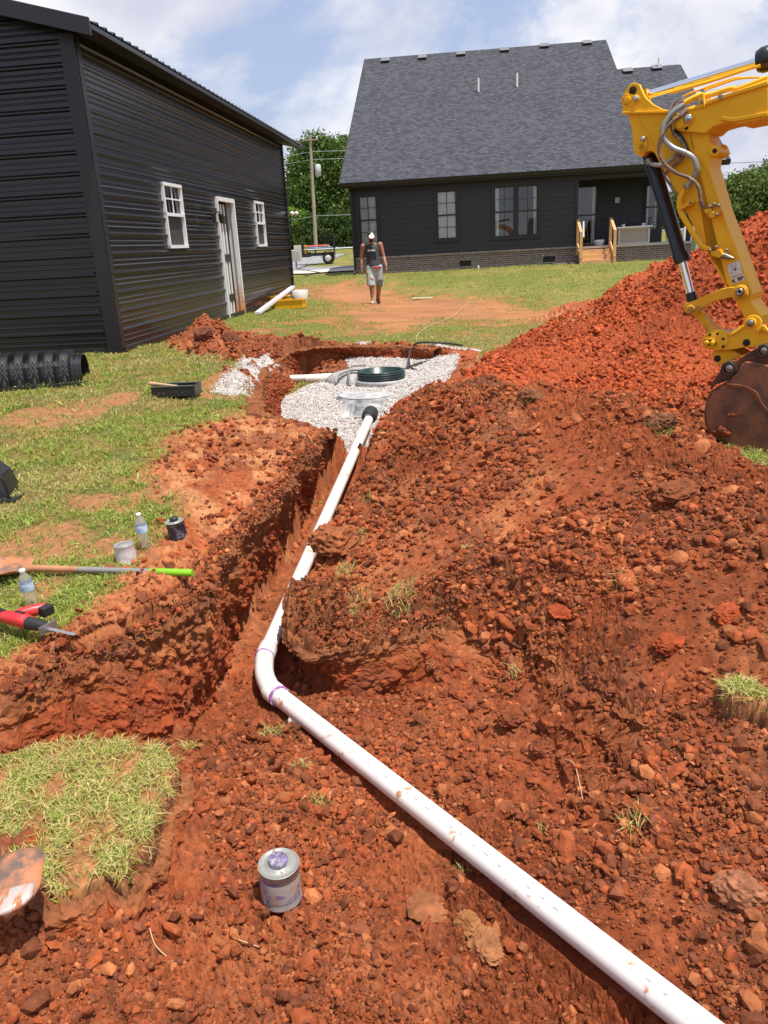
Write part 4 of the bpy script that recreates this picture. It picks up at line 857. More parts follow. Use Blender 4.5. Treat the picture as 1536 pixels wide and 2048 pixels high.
# wooden porch steps
mWood=mat('pine_lumber',(.62,.36,.16),.65,var=.18,scale=6,stretch=(1,1,6),bump=.1)
st=empty('porch_steps',HS(8.3,-.5,0),'new pine steps with two rail posts leading onto the brick porch','steps')
for k in range(3):
    zt=-.02+.16*(k+1)-.06; b=-.95+.3*k
    MB().box(HS(8.3,b,zt-.08),(1.0,.04,.145),RB).build('riser',mWood,st); MB().box(HS(8.3,b+.15,zt+.012),(1.04,.32,.035),RB).build('tread',mWood,st)
for a in (7.75,8.85):
    MB().box(HS(a,-.98,.42),(.09,.09,1.2),RB).build('post',mWood,st); MB().box(HS(a,-.09,.85),(.09,.09,1.15),RB).build('post',mWood,st)
    MB().bar(HS(a,-.98,1.0),HS(a,-.09,1.4),.09,.05).bar(HS(a,-1.0,.1),HS(a,-.1,.55),.04,.24).build('rail',mWood,st)
MB().bar(HS(7.88,-.6,.85),HS(7.88,-.5,1.35),.03,.05,up=VV_).build('grab_handle',mVinyl,st)
# bar table and chairs on the porch
bt=empty('serving_bar',HS(9.7,.55,.53),'low pale bar cabinet with white top on the porch edge','bar table')
MB().box(HS(9.7,.55,.80),(1.02,.55,.5),RB).build('cabinet',mat('beige_wicker',(.42,.35,.29),.8,var=.25,scale=60),bt)
b=MB(); 
for a in (9.2,10.2): b.box(HS(a,.26,.80),(.06,.05,.54),RB)
b.box(HS(9.7,.262,1.04),(1.0,.04,.05),RB).box(HS(9.7,.262,.56),(1.0,.04,.05),RB).build('frame',mat('cream_paint',(.62,.56,.46),.5),bt)
MB().box(HS(9.7,.5,1.09),(1.2,.72,.045),RB).build('top',mVinyl,bt,.008)
for a in (9.38,10.05): tag(MB().lathe([(0,0),(.05,0),(.055,.07),(.045,.09),(0,.09)],14,HS(a,.5,1.113)).build('cup',mVinyl,loc=HS(a,.5,1.113)),'white cup near the %s end of the porch bar top'%('left' if a<9.6 else 'right'),'cup','cups on the porch bar')
tag(MB().tube([HS(9.5,.7,1.12),HS(9.53,.7,1.22),HS(9.9,.7,1.22),HS(9.93,.7,1.12)],.014,8).box(HS(9.72,.7,1.15),(.34,.2,.07),RB).build('tray_caddy',mDark,loc=HS(9.7,.7,1.12)),'black handled caddy in the middle of the porch bar','caddy')
def wirechair(a,b,rot,lab):
    o=empty('wire_chair',HS(a,b,.53),lab,'chair','wire chairs on the porch'); c,s=math.cos(rot),math.sin(rot)
    Q=lambda x,y,z: HS(a+x*c-y*s,b+x*s+y*c,.53+z); m=mat('dark_wire',(.03,.028,.026),.5)
    MB().tube([Q(-.24,-.22,.42),Q(.24,-.22,.42),Q(.22,.24,.44),Q(-.22,.24,.44),Q(-.24,-.22,.42)],.013,6).tube([Q(-.24,0,.42),Q(.24,0,.42)],.01,6).box((Q(-.2,0,.43)+Q(.2,0,.43))/2,(.4,.4,.03),RB).build('seat',m,o)
    k=MB()
    for i in range(5):
        z=.5+.09*i; k.tube([Q(-.27,-.12,z),Q(-.25,.2,z+.02),Q(0,.3,z+.03),Q(.25,.2,z+.02),Q(.27,-.12,z)],.011,6)
    k.build('backrest',m,o)
    for x,y in ((-.2,-.2),(.2,-.2),(-.2,.2),(.2,.2)): MB().tube([Q(x,y,.43),Q(x*1.25,y*1.25,0)],.013,6).build('leg',m,o)
wirechair(8.98,.9,1.4,'dark wire chair left of the porch bar, half behind it'); wirechair(10.75,.8,-.5,'dark wire chair at the right end of the porch bar')
tag(MB().lathe([(0,0),(.13,0),(.17,.12),(.19,.2),(.17,.2),(.14,.04),(0,.03)],20,HS(8.55,.4,.53)).build('planter_bowl',mVinyl,loc=HS(8.55,.4,.53)),'round white tub on the porch floor beside the step post','tub')
# hose bib and hose by the crawl vent
tag(MB().tube([HS(6.58,-.06,.36),HS(6.58,-.16,.38),HS(6.56,-.2,.2),HS(6.45,-.3,.0),HS(6.2,-.6,-.04),HS(5.9,-1.1,-.03)],.012,8).build('garden_hose',mat('hose_grey',(.09,.085,.08),.5),loc=HS(6.58,-.1,.36)),'thin dark hose running from the brick wall down to the grass','hose')
tag(MB().tube([HS(4.35,-.12,-.02),HS(4.35,-.12,.1)],.035,10).build('cleanout_pipe',mVinyl,loc=HS(4.35,-.12,0)),'short white cleanout pipe at the foot of the brick wall','pipe')
for i,(a,b,z) in enumerate(((7.1,-.35,.03),(7.45,-.3,.04))): tag(MB().box(HS(a,b,z-.05),(.4,.22,.1),RB).build('concrete_block',mat('mortar',(.2,.17,.16)),loc=HS(a,b,z-.05),bevel=.01),['grey block in the grass against the brick wall, farther from the steps','grey block in the grass right beside the porch steps'][i],'block','blocks near the porch steps')
# ---- sheets beyond: concrete, asphalt, road
def sheet(name,pts,m,lift,label,nx=24):
    P=A(pts); x0,y0=P.min(0); x1,y1=P.max(0); xs=np.linspace(x0,x1,60); ys=np.linspace(y0,y1,60); XX,YY=np.meshgrid(xs,ys); ins=pdist(XX,YY,P)<0
    Z=HZ(XX.ravel(),YY.ravel()).reshape(XX.shape)+lift; idx=np.arange(3600).reshape(60,60); q=np.stack([idx[:-1,:-1],idx[:-1,1:],idx[1:,1:],idx[1:,:-1]],-1).reshape(-1,4); k=ins.ravel()[q].all(1); q=q[k]; u,inv=np.unique(q,return_inverse=True)
    o=bulk(name,np.c_[XX.ravel(),YY.ravel(),Z.ravel()][u],inv.reshape(-1,4),m,True); return tag(o,label,None,None,'structure')
sheet('pavement',[(-12,34.6),(6,32.6),(6,38.6),(-12,40.5)],mat('pale_concrete',(.60,.54,.46),.8,var=.1,scale=2),.05,'pale concrete strip')
sheet('driveway',[(-12,40.5),(4,38.8),(4,43),(-2.2,44.5),(-3.4,46.5),(-3.9,50),(-2.6,57),(-1.5,64),(-4.5,64),(-7,57),(-12,54)],mat('grey_asphalt',(.24,.235,.24),.9,var=.15,scale=1.5),.03,'grey asphalt drive')
sheet('road',[(-60,70),(60,70),(60,76),(-60,76)],mat('road_grey',(.42,.41,.40),.9),.06,'pale road')
# ---- trees
LM=bpy.data.materials.new('leaves'); LM.use_nodes=True; t_=LM.node_tree; b_=t_.nodes['Principled BSDF']; b_.inputs['Roughness'].default_value=.6; b_.inputs['Specular IOR Level'].default_value=.2
c_=N(t_,'ShaderNodeAttribute'); c_.attribute_name='tint'; L(t_,c_.outputs['Color'],b_.inputs['Base Color']); q_=N(t_,'ShaderNodeBsdfTranslucent'); L(t_,c_.outputs['Color'],q_.inputs[0]); m_=N(t_,'ShaderNodeMixShader'); m_.inputs[0].default_value=.25; L(t_,b_.outputs[0],m_.inputs[1]); L(t_,q_.outputs[0],m_.inputs[2]); L(t_,m_.outputs[0],t_.nodes['Material Output'].inputs[0])
mBark=mat('bark',(.16,.12,.09),.9,var=.3,scale=5)
def tree(name,x,y,h,rad,n,leaf,seed,label,c1=(.035,.075,.016),c2=(.10,.17,.035),low=.12,group=None,cat='tree'):
    z0=HG((x,y)) if y<800 else .6; g=np.random.default_rng(seed); o=empty(name,(x,y,z0),label,cat,group)
    nl=16; lob=[]; 
    for i in range(nl):
        u=(i+.5)/nl; zc=h*(low+.16+(.93-low-.16)*u); rr=rad*math.sin(math.pi*min(1,(.25+.75*(1-abs(u-.38)/.75))))**1; rr=rad*(1-((u-.35)/.85)**2)*.72; a=i*2.4+g.uniform(-.5,.5); d=rr*g.uniform(.45,1.0) if i<nl-1 else 0
        lob.append((d*math.cos(a),d*math.sin(a),zc,rad*g.uniform(.32,.5)))
    m=n//24; L_=A(lob); w=L_[:,3]**2; pk=g.choice(nl,m,p=w/w.sum()); dv=g.normal(size=(m,3)); dv/=np.linalg.norm(dv,axis=1)[:,None]; rr=L_[pk,3]*g.uniform(.55,1.08,m); C=L_[pk,:3]+dv*rr[:,None]*A([1,1,.85])
    keep=C[:,2]>h*low; C=C[keep]; m=len(C); cs=g.normal(0,1,(m,24,3))*rad*.085; P=(C[:,None]+cs).reshape(-1,3); k=len(P)
    a=g.normal(size=(k,3)); a/=np.linalg.norm(a,axis=1)[:,None]; b=np.cross(a,g.normal(size=(k,3))); b/=np.linalg.norm(b,axis=1)[:,None]; s=leaf*g.uniform(.6,1.3,(k,1))
    V=np.stack([P-a*s,P+b*s*.55,P+a*s,P-b*s*.55],1).reshape(-1,3); Fq=np.arange(k*4).reshape(-1,4); t=g.uniform(0,1,(m,1)).repeat(24,0).reshape(-1,1)*.7+g.uniform(0,1,(k,1))*.3
    col=A(c1)*(1-t)+A(c2)*t; cr=bulk('crown',V,Fq,LM,False,{'tint':np.repeat(col,4,0)}); cr.parent=o
    tk=MB(); tk.tube([(x,y,z0-.1),(x+.02*h,y,z0+h*.3),(x-.01*h,y,z0+h*.6),(x,y,z0+h*.85)],[h*.028,h*.022,h*.014,h*.004],10)
    for i in range(0,nl-1,2):
        l=lob[i]; tk.tube([(x,y,z0+l[2]*.6),(x+l[0]*.5,y+l[1]*.5,z0+l[2]*.85),(x+l[0],y+l[1],z0+l[2])],[h*.012,h*.008,h*.003],6)
    tk.build('trunk',mBark,o); return o
G1c=((.045,.085,.016),(.16,.24,.05))
tree('broadleaf_tree',-4.4,84,9.8,4.0,52000,.17,1,'tallest dark leafy tree, rising behind the utility pole',*G1c,low=.03)
tree('broadleaf_tree',-.2,88,10.2,4.6,42000,.18,2,'dark tree at the corner of the house roof, right of the tallest one',*G1c,low=.03)
tree('broadleaf_tree',-8.2,92,4.6,2.8,14000,.18,3,'low rounded tree nearest the metal building wall',(.05,.1,.02),(.15,.24,.04),low=.02)
tree('shrub_tree',-7.0,80,3.6,1.7,9000,.13,4,'small bright green tree left of the utility pole foot',(.08,.16,.02),(.24,.36,.05),low=.05,cat='shrub')
tree('broadleaf_tree',-12.5,96,5.5,3.4,12000,.2,5,'leafy tree mostly hidden by the metal building',*G1c,low=.02)
tag_hedge=[(-5.3,79,2.6,2.0),(-2.6,79.5,2.8,2.2),(.0,80,2.8,2.2)]
for i,(x,y,h,r_) in enumerate(tag_hedge): tree('roadside_bush',x,y,h,r_,8000,.14,20+i,['dark bush just right of the utility pole foot','dark bush behind the utility trailer gate','dark bush at the house corner behind the trailer'][i],(.03,.06,.014),(.09,.14,.03),low=.0,group='bushes beyond the road',cat='bush')
for i,(px,Y_,h,r_,lb) in enumerate([(1480,74,3.7,3.0,'rounded green tree just right of the yellow excavator arm'),(1545,78,4.4,3.4,'wide green tree at the right edge of the picture'),(1412,86,3.4,3.0,'green tree seen between excavator arm and cylinder'),(1610,70,4.4,3.4,'tree just past the right edge of the picture'),(1365,84,3.2,2.8,'low green tree seen through the end of the porch')]):
    p=aty(px,470,Y_); tree('broadleaf_tree',p[0],Y_,h,r_,26000 if i<2 else 12000,.16,40+i,lb,(.06,.10,.022),(.19,.25,.06),low=.0,group='trees beyond the heap')
# ---- utility pole with wires
py_=66.; bp_=aty(632,500,py_); tp=aty(620,270,py_); zb=HG(bp_)
pole=empty('utility_pole',(bp_[0],py_,zb),'tall grey wooden utility pole carrying wires and a transformer','utility pole')
mPole=mat('weathered_pole',(.36,.30,.23),.85,var=.2,scale=3,stretch=(4,4,.4))
MB().tube([(bp_[0],py_,zb-.2),tp],[.15,.10],14).build('shaft',mPole,pole)
tz=tp[2]
MB().tube([(tp[0]+.42,py_-.1,tz-2.9),(tp[0]+.42,py_-.1,tz-2.85),(tp[0]+.42,py_-.1,tz-2.1),(tp[0]+.42,py_-.1,tz-2.05)],[.15,.22,.22,.12],14).build('transformer',mat('transformer_grey',(.45,.46,.47),.4),pole)
MB().bar((tp[0]-.6,py_-.15,tz-.35),(tp[0]+.6,py_-.15,tz-.35),.08,.08).build('crossarm',mPole,pole)
for k,x in enumerate((-.5,.5)): MB().lathe([(.05,0),(.07,.05),(.05,.09),(.06,.13),(0,.16)],10,(tp[0]+x,py_-.15,tz-.3)).build('insulator',mVinyl,pole)
w=MB(); 
def wire(mb,a,b,sag,r=.018,n=12):
    a=A(a,float);b=A(b,float); mb.tube([a+(b-a)*t-ZZ*sag*4*t*(1-t) for t in np.linspace(0,1,n)],r,5,caps=False)
for z,(e1,e2) in ((tz-.1,(1.4,1.0)),(tz-1.15,(.9,.6)),(tz-1.7,(.9,.8)),(tz-5.7,(.2,1.1))):
    wire(w,(tp[0],py_,z),(-40,py_+8,z+e1-1),.8); wire(w,(tp[0],py_,z),(34,py_-6,z+e2+1.2),.9)
tag(w.build('power_lines',mat('wire_aluminium',(.35,.35,.36),.5),loc=(tp[0],py_,tz)),'thin wires strung from the utility pole toward both sides','power lines')
w=MB(); pA=aty(1400,314,90); pB=aty(1700,316,90); wire(w,pA-A([30,0,0]),pB+A([20,0,0]),.3,.03); wire(w,pA-A([30,0,3.3]),pB+A([20,0,-3.3]),.3,.02)
tag(w.build('power_lines',mat('wire_dark',(.08,.08,.09),.6),loc=pA),'dark thin wires crossing the sky behind the excavator arm','power lines')
# ---- trailer
TX,TY=-3.35,53.; tz0=HG((TX,TY)); tr=empty('utility_trailer',(TX,TY,tz0),'black utility trailer loaded with red and white sheets, mesh ramp raised','trailer')
def TR(x,y,z): return A([TX+x,TY+y,tz0+z])
mTB=mat('trailer_black',(.02,.02,.022),.45); mTire=mat('tyre_rubber',(.03,.03,.03),.8); mRim=mat('rim_white',(.6,.6,.6),.4)
MB().box(TR(0,0,.55),(2.3,1.5,.06)).bar(TR(-1.15,-.75,.62),TR(1.15,-.75,.62),.06,.16).bar(TR(-1.15,.75,.62),TR(1.15,.75,.62),.06,.16).bar(TR(-1.15,-.75,.85),TR(1.15,-.75,.85),.05,.05).bar(TR(-1.15,.75,.85),TR(1.15,.75,.85),.05,.05).bar(TR(-1.1,-.75,.5),TR(-1.1,-.75,.88),.05,.05,up=(1,0,0)).bar(TR(0,-.75,.5),TR(0,-.75,.88),.05,.05,up=(1,0,0)).bar(TR(-1.1,0,.62),TR(-1.1,.02,.62),1.5,.3).build('bed',mTB,tr)
MB().bar(TR(-1.1,-.6,.5),TR(-1.35,0,.42),.08,.1).bar(TR(-1.1,.6,.5),TR(-1.35,0,.42),.08,.1).tube([TR(-1.3,0,.02),TR(-1.3,0,.7)],.03,8).build('tongue',mTB,tr)
for sy in (-.85,.85):
    R=np.stack([A([1,0,0.]),A([0,0,1.]),A([0,-1.,0])],1)
    wv=MB().lathe([(.0,-.1),(.2,-.1),(.32,-.09),(.34,-.06),(.34,.06),(.32,.09),(.2,.1),(0,.1)],24,TR(.75,sy,.34),R).build('wheel',mTire,tr)
    MB().lathe([(0,.11),(.1,.115),(.19,.105),(.19,-.105),(.1,-.115),(0,-.11)],20,TR(.75,sy,.34),R).build('rim',mRim,wv)
    fn=MB(); pts=[(.75+.44*math.cos(a),.34+.44*math.sin(a)) for a in np.linspace(.1,math.pi-.1,9)]
    for (x0,z0_),(x1,z1_) in zip(pts[:-1],pts[1:]): fn.bar(TR(x0,sy,z0_),TR(x1,sy,z1_),.26,.02,up=(0,0,1) )
    fn.build('fender',mTB,tr)
g_=MB(); 
for a in np.linspace(-.7,.7,22): g_.bar(TR(1.12,a,.62),TR(1.18,a,1.75),.008,.008,up=(1,0,0))
for z in np.linspace(.66,1.72,16): g_.bar(TR(1.14+.04*(z-.6),-.7,z),TR(1.14+.04*(z-.6),.7,z),.008,.008)
g_.bar(TR(.2,.76,1.75),TR(1.18,.76,1.75),.04,.04).bar(TR(1.12,-.72,.6),TR(1.18,-.72,1.78),.04,.04,up=(1,0,0)).bar(TR(1.12,.72,.6),TR(1.18,.72,1.78),.04,.04,up=(1,0,0)).bar(TR(1.18,-.72,1.76),TR(1.18,.72,1.76),.04,.04)
for x in np.linspace(.2,1.15,14): g_.bar(TR(x,.76,.9),TR(x,.76,1.75),.008,.008,up=(1,0,0))
g_.build('ramp_gate',mTB,tr)
for i,(x,z,sx,sz,m,lb) in enumerate([(.1,.93,1.7,.05,mat('load_white',(.75,.75,.75),.5),'white sheet lowest on the trailer load'),(.15,1.02,1.6,.06,mat('load_blue',(.3,.42,.6),.5),'pale blue sheet in the middle of the trailer load'),(.1,1.12,1.5,.08,mat('load_red',(.62,.12,.10),.5),'red tarp on top of the trailer load')]):
    tag(MB().box(TR(x,0,z),(sx,1.2,sz),None,.95).build('load_panel',m,loc=TR(x,0,z),bevel=.01),lb,'panel','sheets loaded on the trailer')
tag(MB().box(TR(-.8,-.2,.93),(.5,.6,.3)).box(TR(-.8,-.2,1.12),(.3,.3,.1)).tube([TR(-1.0,-.2,1.1),TR(-1.0,-.2,1.25),TR(-.6,-.2,1.25),TR(-.6,-.2,1.1)],.02,6).build('generator',mTB,loc=TR(-.8,-.2,.8)),'dark engine box at the front of the trailer','generator')
tag(MB().box(TR(-.62,-.72,.95),(.1,.08,.5)).box(TR(-.62,-.76,1.15),(.14,.05,.1)).build('yellow_can',mat('safety_yellow',(.75,.45,.02),.4),loc=TR(-.62,-.72,.7)),'narrow yellow tool standing on the trailer side','tool')
c=TR(-1.3,-.1,.4); c2=atz(590,552,.5); tag(MB().tube([TR(-.6,-.9,.1),(-3.6,46,.62),(-3.7,42,.62),atz(640,545,.62),atz(612,552,.58),c2],.02,6).build('power_cable',mTB,loc=c2),'thin dark cable crossing the concrete toward the metal building','cable')
# ---- utility boxes past the far corner of the metal building
ux=aty(595,535,44.); uz=HG(ux)
ub=empty('meter_pedestal',(ux[0],ux[1],uz),'cream metal electric pedestal past the far corner of the metal building','utility box')
mCr=mat('cream_enclosure',(.62,.58,.50),.45)
p=A([ux[0],ux[1],uz]); 
MB().box(p+A([.06,.3,.78]),(.36,.2,.80),RB).build('back_panel',mCr,ub,.01); MB().box(p+A([-.1,0,.62]),(.32,.2,.48),RB).build('meter_box',mat('tan_enclosure',(.42,.40,.35),.5),ub,.01)
MB().tube([p+A([-.06,0,-.05]),p+A([-.06,0,.5])],.04,8).build('post',mat('galvanised',(.4,.4,.4),.4,.6),ub)
lp=SH(.06,10.95,1.95); t=empty('security_light',lp,'small white twin lamp on the far corner of the metal building','lamp')
MB().tube([lp,lp+A([0,0,-.45])],.02,8).build('conduit',mBlackT,t); MB().ell(lp+A([.05,0,.03]),(.06,.06,.05)).ell(lp+A([.16,0,.03]),(.05,.05,.05)).build('lamp_head',mVinyl,t)
tag(MB().bar(aty(1372,492,31),aty(1400,490,31),.05,1.0).box(aty(1390,478,31),(.9,.06,.9)).build('vinyl_fence',mVinyl,loc=aty(1390,500,31)),'short white fence panel beyond the porch end','fence')
pp=atz(1397,520,.5); tag(MB().box(pp+A([0,0,.4]),(.45,.45,.95),None,.92).box(pp+A([0,0,.9]),(.5,.5,.06)).build('utility_cabinet',mat('pale_green_cabinet',(.33,.40,.30),.5),loc=pp,bevel=.02),'pale green utility cabinet behind the clay heap','utility box')
# ------------------------------------------------------------------ pipes in the trench
mPVC=mat('white_pvc',(.80,.76,.72),.32,dirt=(.52,.30,.19),dscale=7,dlo=.57,dhi=.72)
mPVC2=mat('white_pvc_smeared',(.80,.75,.70),.34,dirt=(.50,.24,.12),dscale=16,dlo=.585,dhi=.66)
mPurple=mat('purple_primer',(.34,.12,.36),.4,dirt=(.72,.62,.70),dscale=30,dlo=.52,dhi=.62)
mInk=mat('grey_print_ink',(.3,.31,.36),.5)
def interp(P,n=10):
    P=[A(p,float) for p in P]; out=[]
    for i in range(len(P)-1):
        p0=P[max(i-1,0)];p1=P[i];p2=P[i+1];p3=P[min(i+2,len(P)-1)]
        for k in range(n):
            t=k/n; out.append(.5*((2*p1)+(-p0+p2)*t+(2*p0-5*p1+4*p2-p3)*t*t+(-p0+3*p1-3*p2+p3)*t**3))
    out.append(P[-1]); return out
pa=atz(530,1312,-.5); pb=atz(738,838,-.04); el=atz(524,1348,-.505); eb=atz(542,1380,-.5); pend=PIPE2[-1]
dA=(pb-pa)/np.linalg.norm(pb-pa); dB=(pend-eb)/np.linalg.norm(pend-eb)
pt=empty('sewer_pipe',el,'long white drain pipe bent at an elbow in the trench','pipe')
MB().tube([pa-dA*.06,pa+(pb-pa)*.5,pb],PR,28).build('far_run',mPVC,pt)
MB().tube([eb,eb+(pend-eb)*.33,eb+(pend-eb)*.66,pend],PR,32).build('near_run',mPVC2,pt)
e=MB(); r1=PR*1.2; arc=interp([pa,el+(pa-el)*.35+(eb-el)*.12,el+(eb-el)*.4+(pa-el)*.08,eb],5)
e.tube([pa+dA*.085,pa+dA*.083,pa-dA*.0],[PR*1.02,r1,r1],28).tube(arc,[PR*1.11]*len(arc),28).tube([eb,eb+dB*.08,eb+dB*.083],[r1,r1,PR*1.02],28); eo=e.build('elbow',mPVC,pt)
MB().tube([pa-dA*.004,pa-dA*.012],r1*1.01,28).build('glue_ring',mPurple,eo); MB().tube([eb+dB*.078,eb+dB*.092],r1*1.012,28).build('glue_ring',mPurple,eo)
# tiny printed marks along the pipe
mk=MB(); sd_=np.cross(dB,ZZ); sd_/=np.linalg.norm(sd_); up_=np.cross(sd_,dB)
g=np.random.default_rng(5)
for k in range(34):
    s=.25+k*.062+g.uniform(-.008,.008); 
    if g.uniform()<.35: continue
    aa=math.radians(112+g.uniform(-3,3)); nn=-sd_*math.cos(aa)+up_*math.sin(aa); c=eb+dB*s+nn*(PR+.0006); mk.box(c,(.004,.022*g.uniform(.4,1),.0012),np.stack([np.cross(dB,nn),dB,nn],1))
mko=mk.build('print_marks',mInk,pt); mko['kind']='stuff'
sp_=atz(592,1452,-.58); tag(MB().lathe([(PR*1.08,0),(PR*1.14,.0),(PR*1.14,.10),(PR*.95,.10),(PR*.95,.0),(PR*1.08,0)],28,sp_+A([0,0,-.02]),np.stack([A([.6,.8,0]),A([-.75,.56,.35]),A([.28,-.21,.93])],1)).build('pipe_coupling',mPVC,loc=sp_),'short white coupling ring standing under the near pipe','pipe fitting')
ia=atz(588,764,-.02); ib=atz(668,764,-.02); iz=A([0,0,.055])
ip=empty('inlet_pipe',ib,'short white pipe entering the far left side of the buried tank','pipe')
MB().tube([ia-A([.5,0,0])+iz,ib+iz],.043,24).build('run',mat('cream_pvc',(.74,.70,.58),.35),ip); MB().tube([ib+iz-A([.34,0,0]),ib+iz-A([.33,0,0]),ib+iz-A([.02,0,0]),ib+iz],[.044,.052,.052,.046],24).build('hub',mat('cream_pvc',(.74,.70,.58)),ip)
MB().tube([ib+iz-A([.004,0,0]),ib+iz+A([.012,0,0])],.057,24).build('seal',mat('black_rubber',(.015,.015,.016),.75),ip)
# ------------------------------------------------------------------ septic tank crown
mTank=mat('dusty_tank_plastic',(.10,.105,.11),.55,dirt=(.46,.44,.42),dscale=4.5,dlo=.38,dhi=.62)
mRubber=mat('black_rubber',(.015,.015,.016),.75)
lc=atz(733,790,-.02); tk=empty('septic_tank',lc,'dusty grey plastic tank crown showing through the gravel','tank')
RL=57/1600*depth_of(lc)
body=MB(); body.lathe([(RL*1.25,-.30),(RL*1.2,-.12),(RL*1.1,-.02),(RL*1.03,.005),(0,.01)],48,lc); body.build('shoulder',mTank,tk)
MB().lathe([(0,.022),(RL*.2,.022),(RL*.9,.020),(RL*.99,.018),(RL,.012),(RL*.98,0)],56,lc).build('flat_lid',mat('dusty_lid',(.30,.30,.305),.5,dirt=(.50,.48,.46),dscale=9,dlo=.4,dhi=.65),tk)
fl=atz(722,846,-.16); fr=MB()
wl=atz(674,838,-.12); wr=atz(756,834,-.12); tl=atz(684,806,-.02); tr_=atz(768,800,-.02)
fr.prism([wl,wr,tr_-A([0,.08,0.02]),tl-A([0,.08,.02])],[wl+A([0,.5,0]),wr+A([0,.5,0]),tr_+A([0,.5,0]),tl+A([0,.5,0])]); fr.build('end_wall',mTank,tk,.03)
for px in (690,705): MB().bar(atz(px-4,846,-.19)-A([0,.10,-.03]),atz(px+3,808,-.03)-A([0,.08,0]),.05,.06,up=(0,1,0)).build('rib',mTank,tk,.015)
bo=A(pb)+dA*.02; Rb=np.stack([np.cross(dA,ZZ)/np.linalg.norm(np.cross(dA,ZZ)),np.cross(dA,np.cross(dA,ZZ))/np.linalg.norm(np.cross(dA,ZZ)),dA],1)
MB().lathe([(PR,-.05),(.060,-.04),(.070,-.02),(.074,.03),(.070,.12)],28,bo+ZZ*.015,Rb).build('outlet_seal',mRubber,tk)
dm=atz(700,762,.02); MB().ell(dm+A([.0,.15,-.02]),(.30,.28,.13),24,12).build('inlet_dome',mTank,tk)
MB().tube(interp([dm+A([-.16,-.16,.02]),dm+A([-.12,-.1,.1]),dm+A([.05,.0,.13]),dm+A([.2,.0,.1])],5),.02,8).build('dome_rib',mTank,tk)
rc=atz(763,762,.04); RRr=47/1600*depth_of(rc)
mGreen=mat('dark_green_riser',(.012,.035,.032),.32,spec=.5)
rs=empty('riser_ring',rc,'dark green ribbed riser ring standing on the tank','riser')
pr=[(RRr*1.0,.0)]
for k in range(4): pr+= [(RRr*.97,.015+.024*k),(RRr*1.02,.021+.024*k),(RRr*1.02,.032+.024*k),(RRr*.95,.036+.024*k)]
pr+=[(RRr*.98,.116),(RRr*.98,.124),(RRr*.86,.124),(RRr*.86,.06),(0,.055)]
MB().lathe(pr,64,rc).build('ribbed_wall',mGreen,rs); MB().lathe([(RRr*.95,.03),(RRr*1.08,.03),(RRr*1.10,.012),(RRr*1.10,-.02),(RRr*.95,-.03)],64,rc).build('base_flange',mat('dusty_lid',(.3,.3,.305)),rs)
# black hose over the gravel
mHose=mat('black_hose',(.03,.03,.032),.35)
hz=[atz(698,765,.08),atz(697,742,.14),atz(712,738,.06)]
h1=interp([atz(808,742,.03),atz(840,729,.05),atz(868,726,.05),atz(872,738,.04),atz(855,745,.04),atz(828,742,.04),atz(818,728,.09),atz(823,702,.16),atz(840,688,.24),atz(895,690,.215),atz(925,694,.2)],8)
tag(MB().tube([p+ZZ*.02 for p in h1],.014,8).build('water_hose',mHose,loc=h1[0]),'dark hose looped over the gravel up to the grass','hose')
h2=interp([atz(700,772,.02),atz(698,745,.13),atz(705,733,.12),atz(730,731,.06)],8)
tag(MB().tube(h2,.013,8).build('lifting_strap',mat('grey_hose',(.2,.2,.2),.4),loc=h2[0]),'bent grey tube standing beside the green riser','tube')
def onground(px,py,lift=0): p=hit(px,py); return A([p[0],p[1],HG(p)+lift])
tw=[onground(x,y,.012) for x,y in ((942,603),(925,618),(905,634),(880,645),(862,652),(838,668),(832,680),(840,684))]
tag(MB().tube(interp(tw,6),.006,6).build('twine',mat('straw_cord',(.52,.36,.2),.8),loc=tw[0]),'thin straw coloured cord lying across the worn yard','cord')
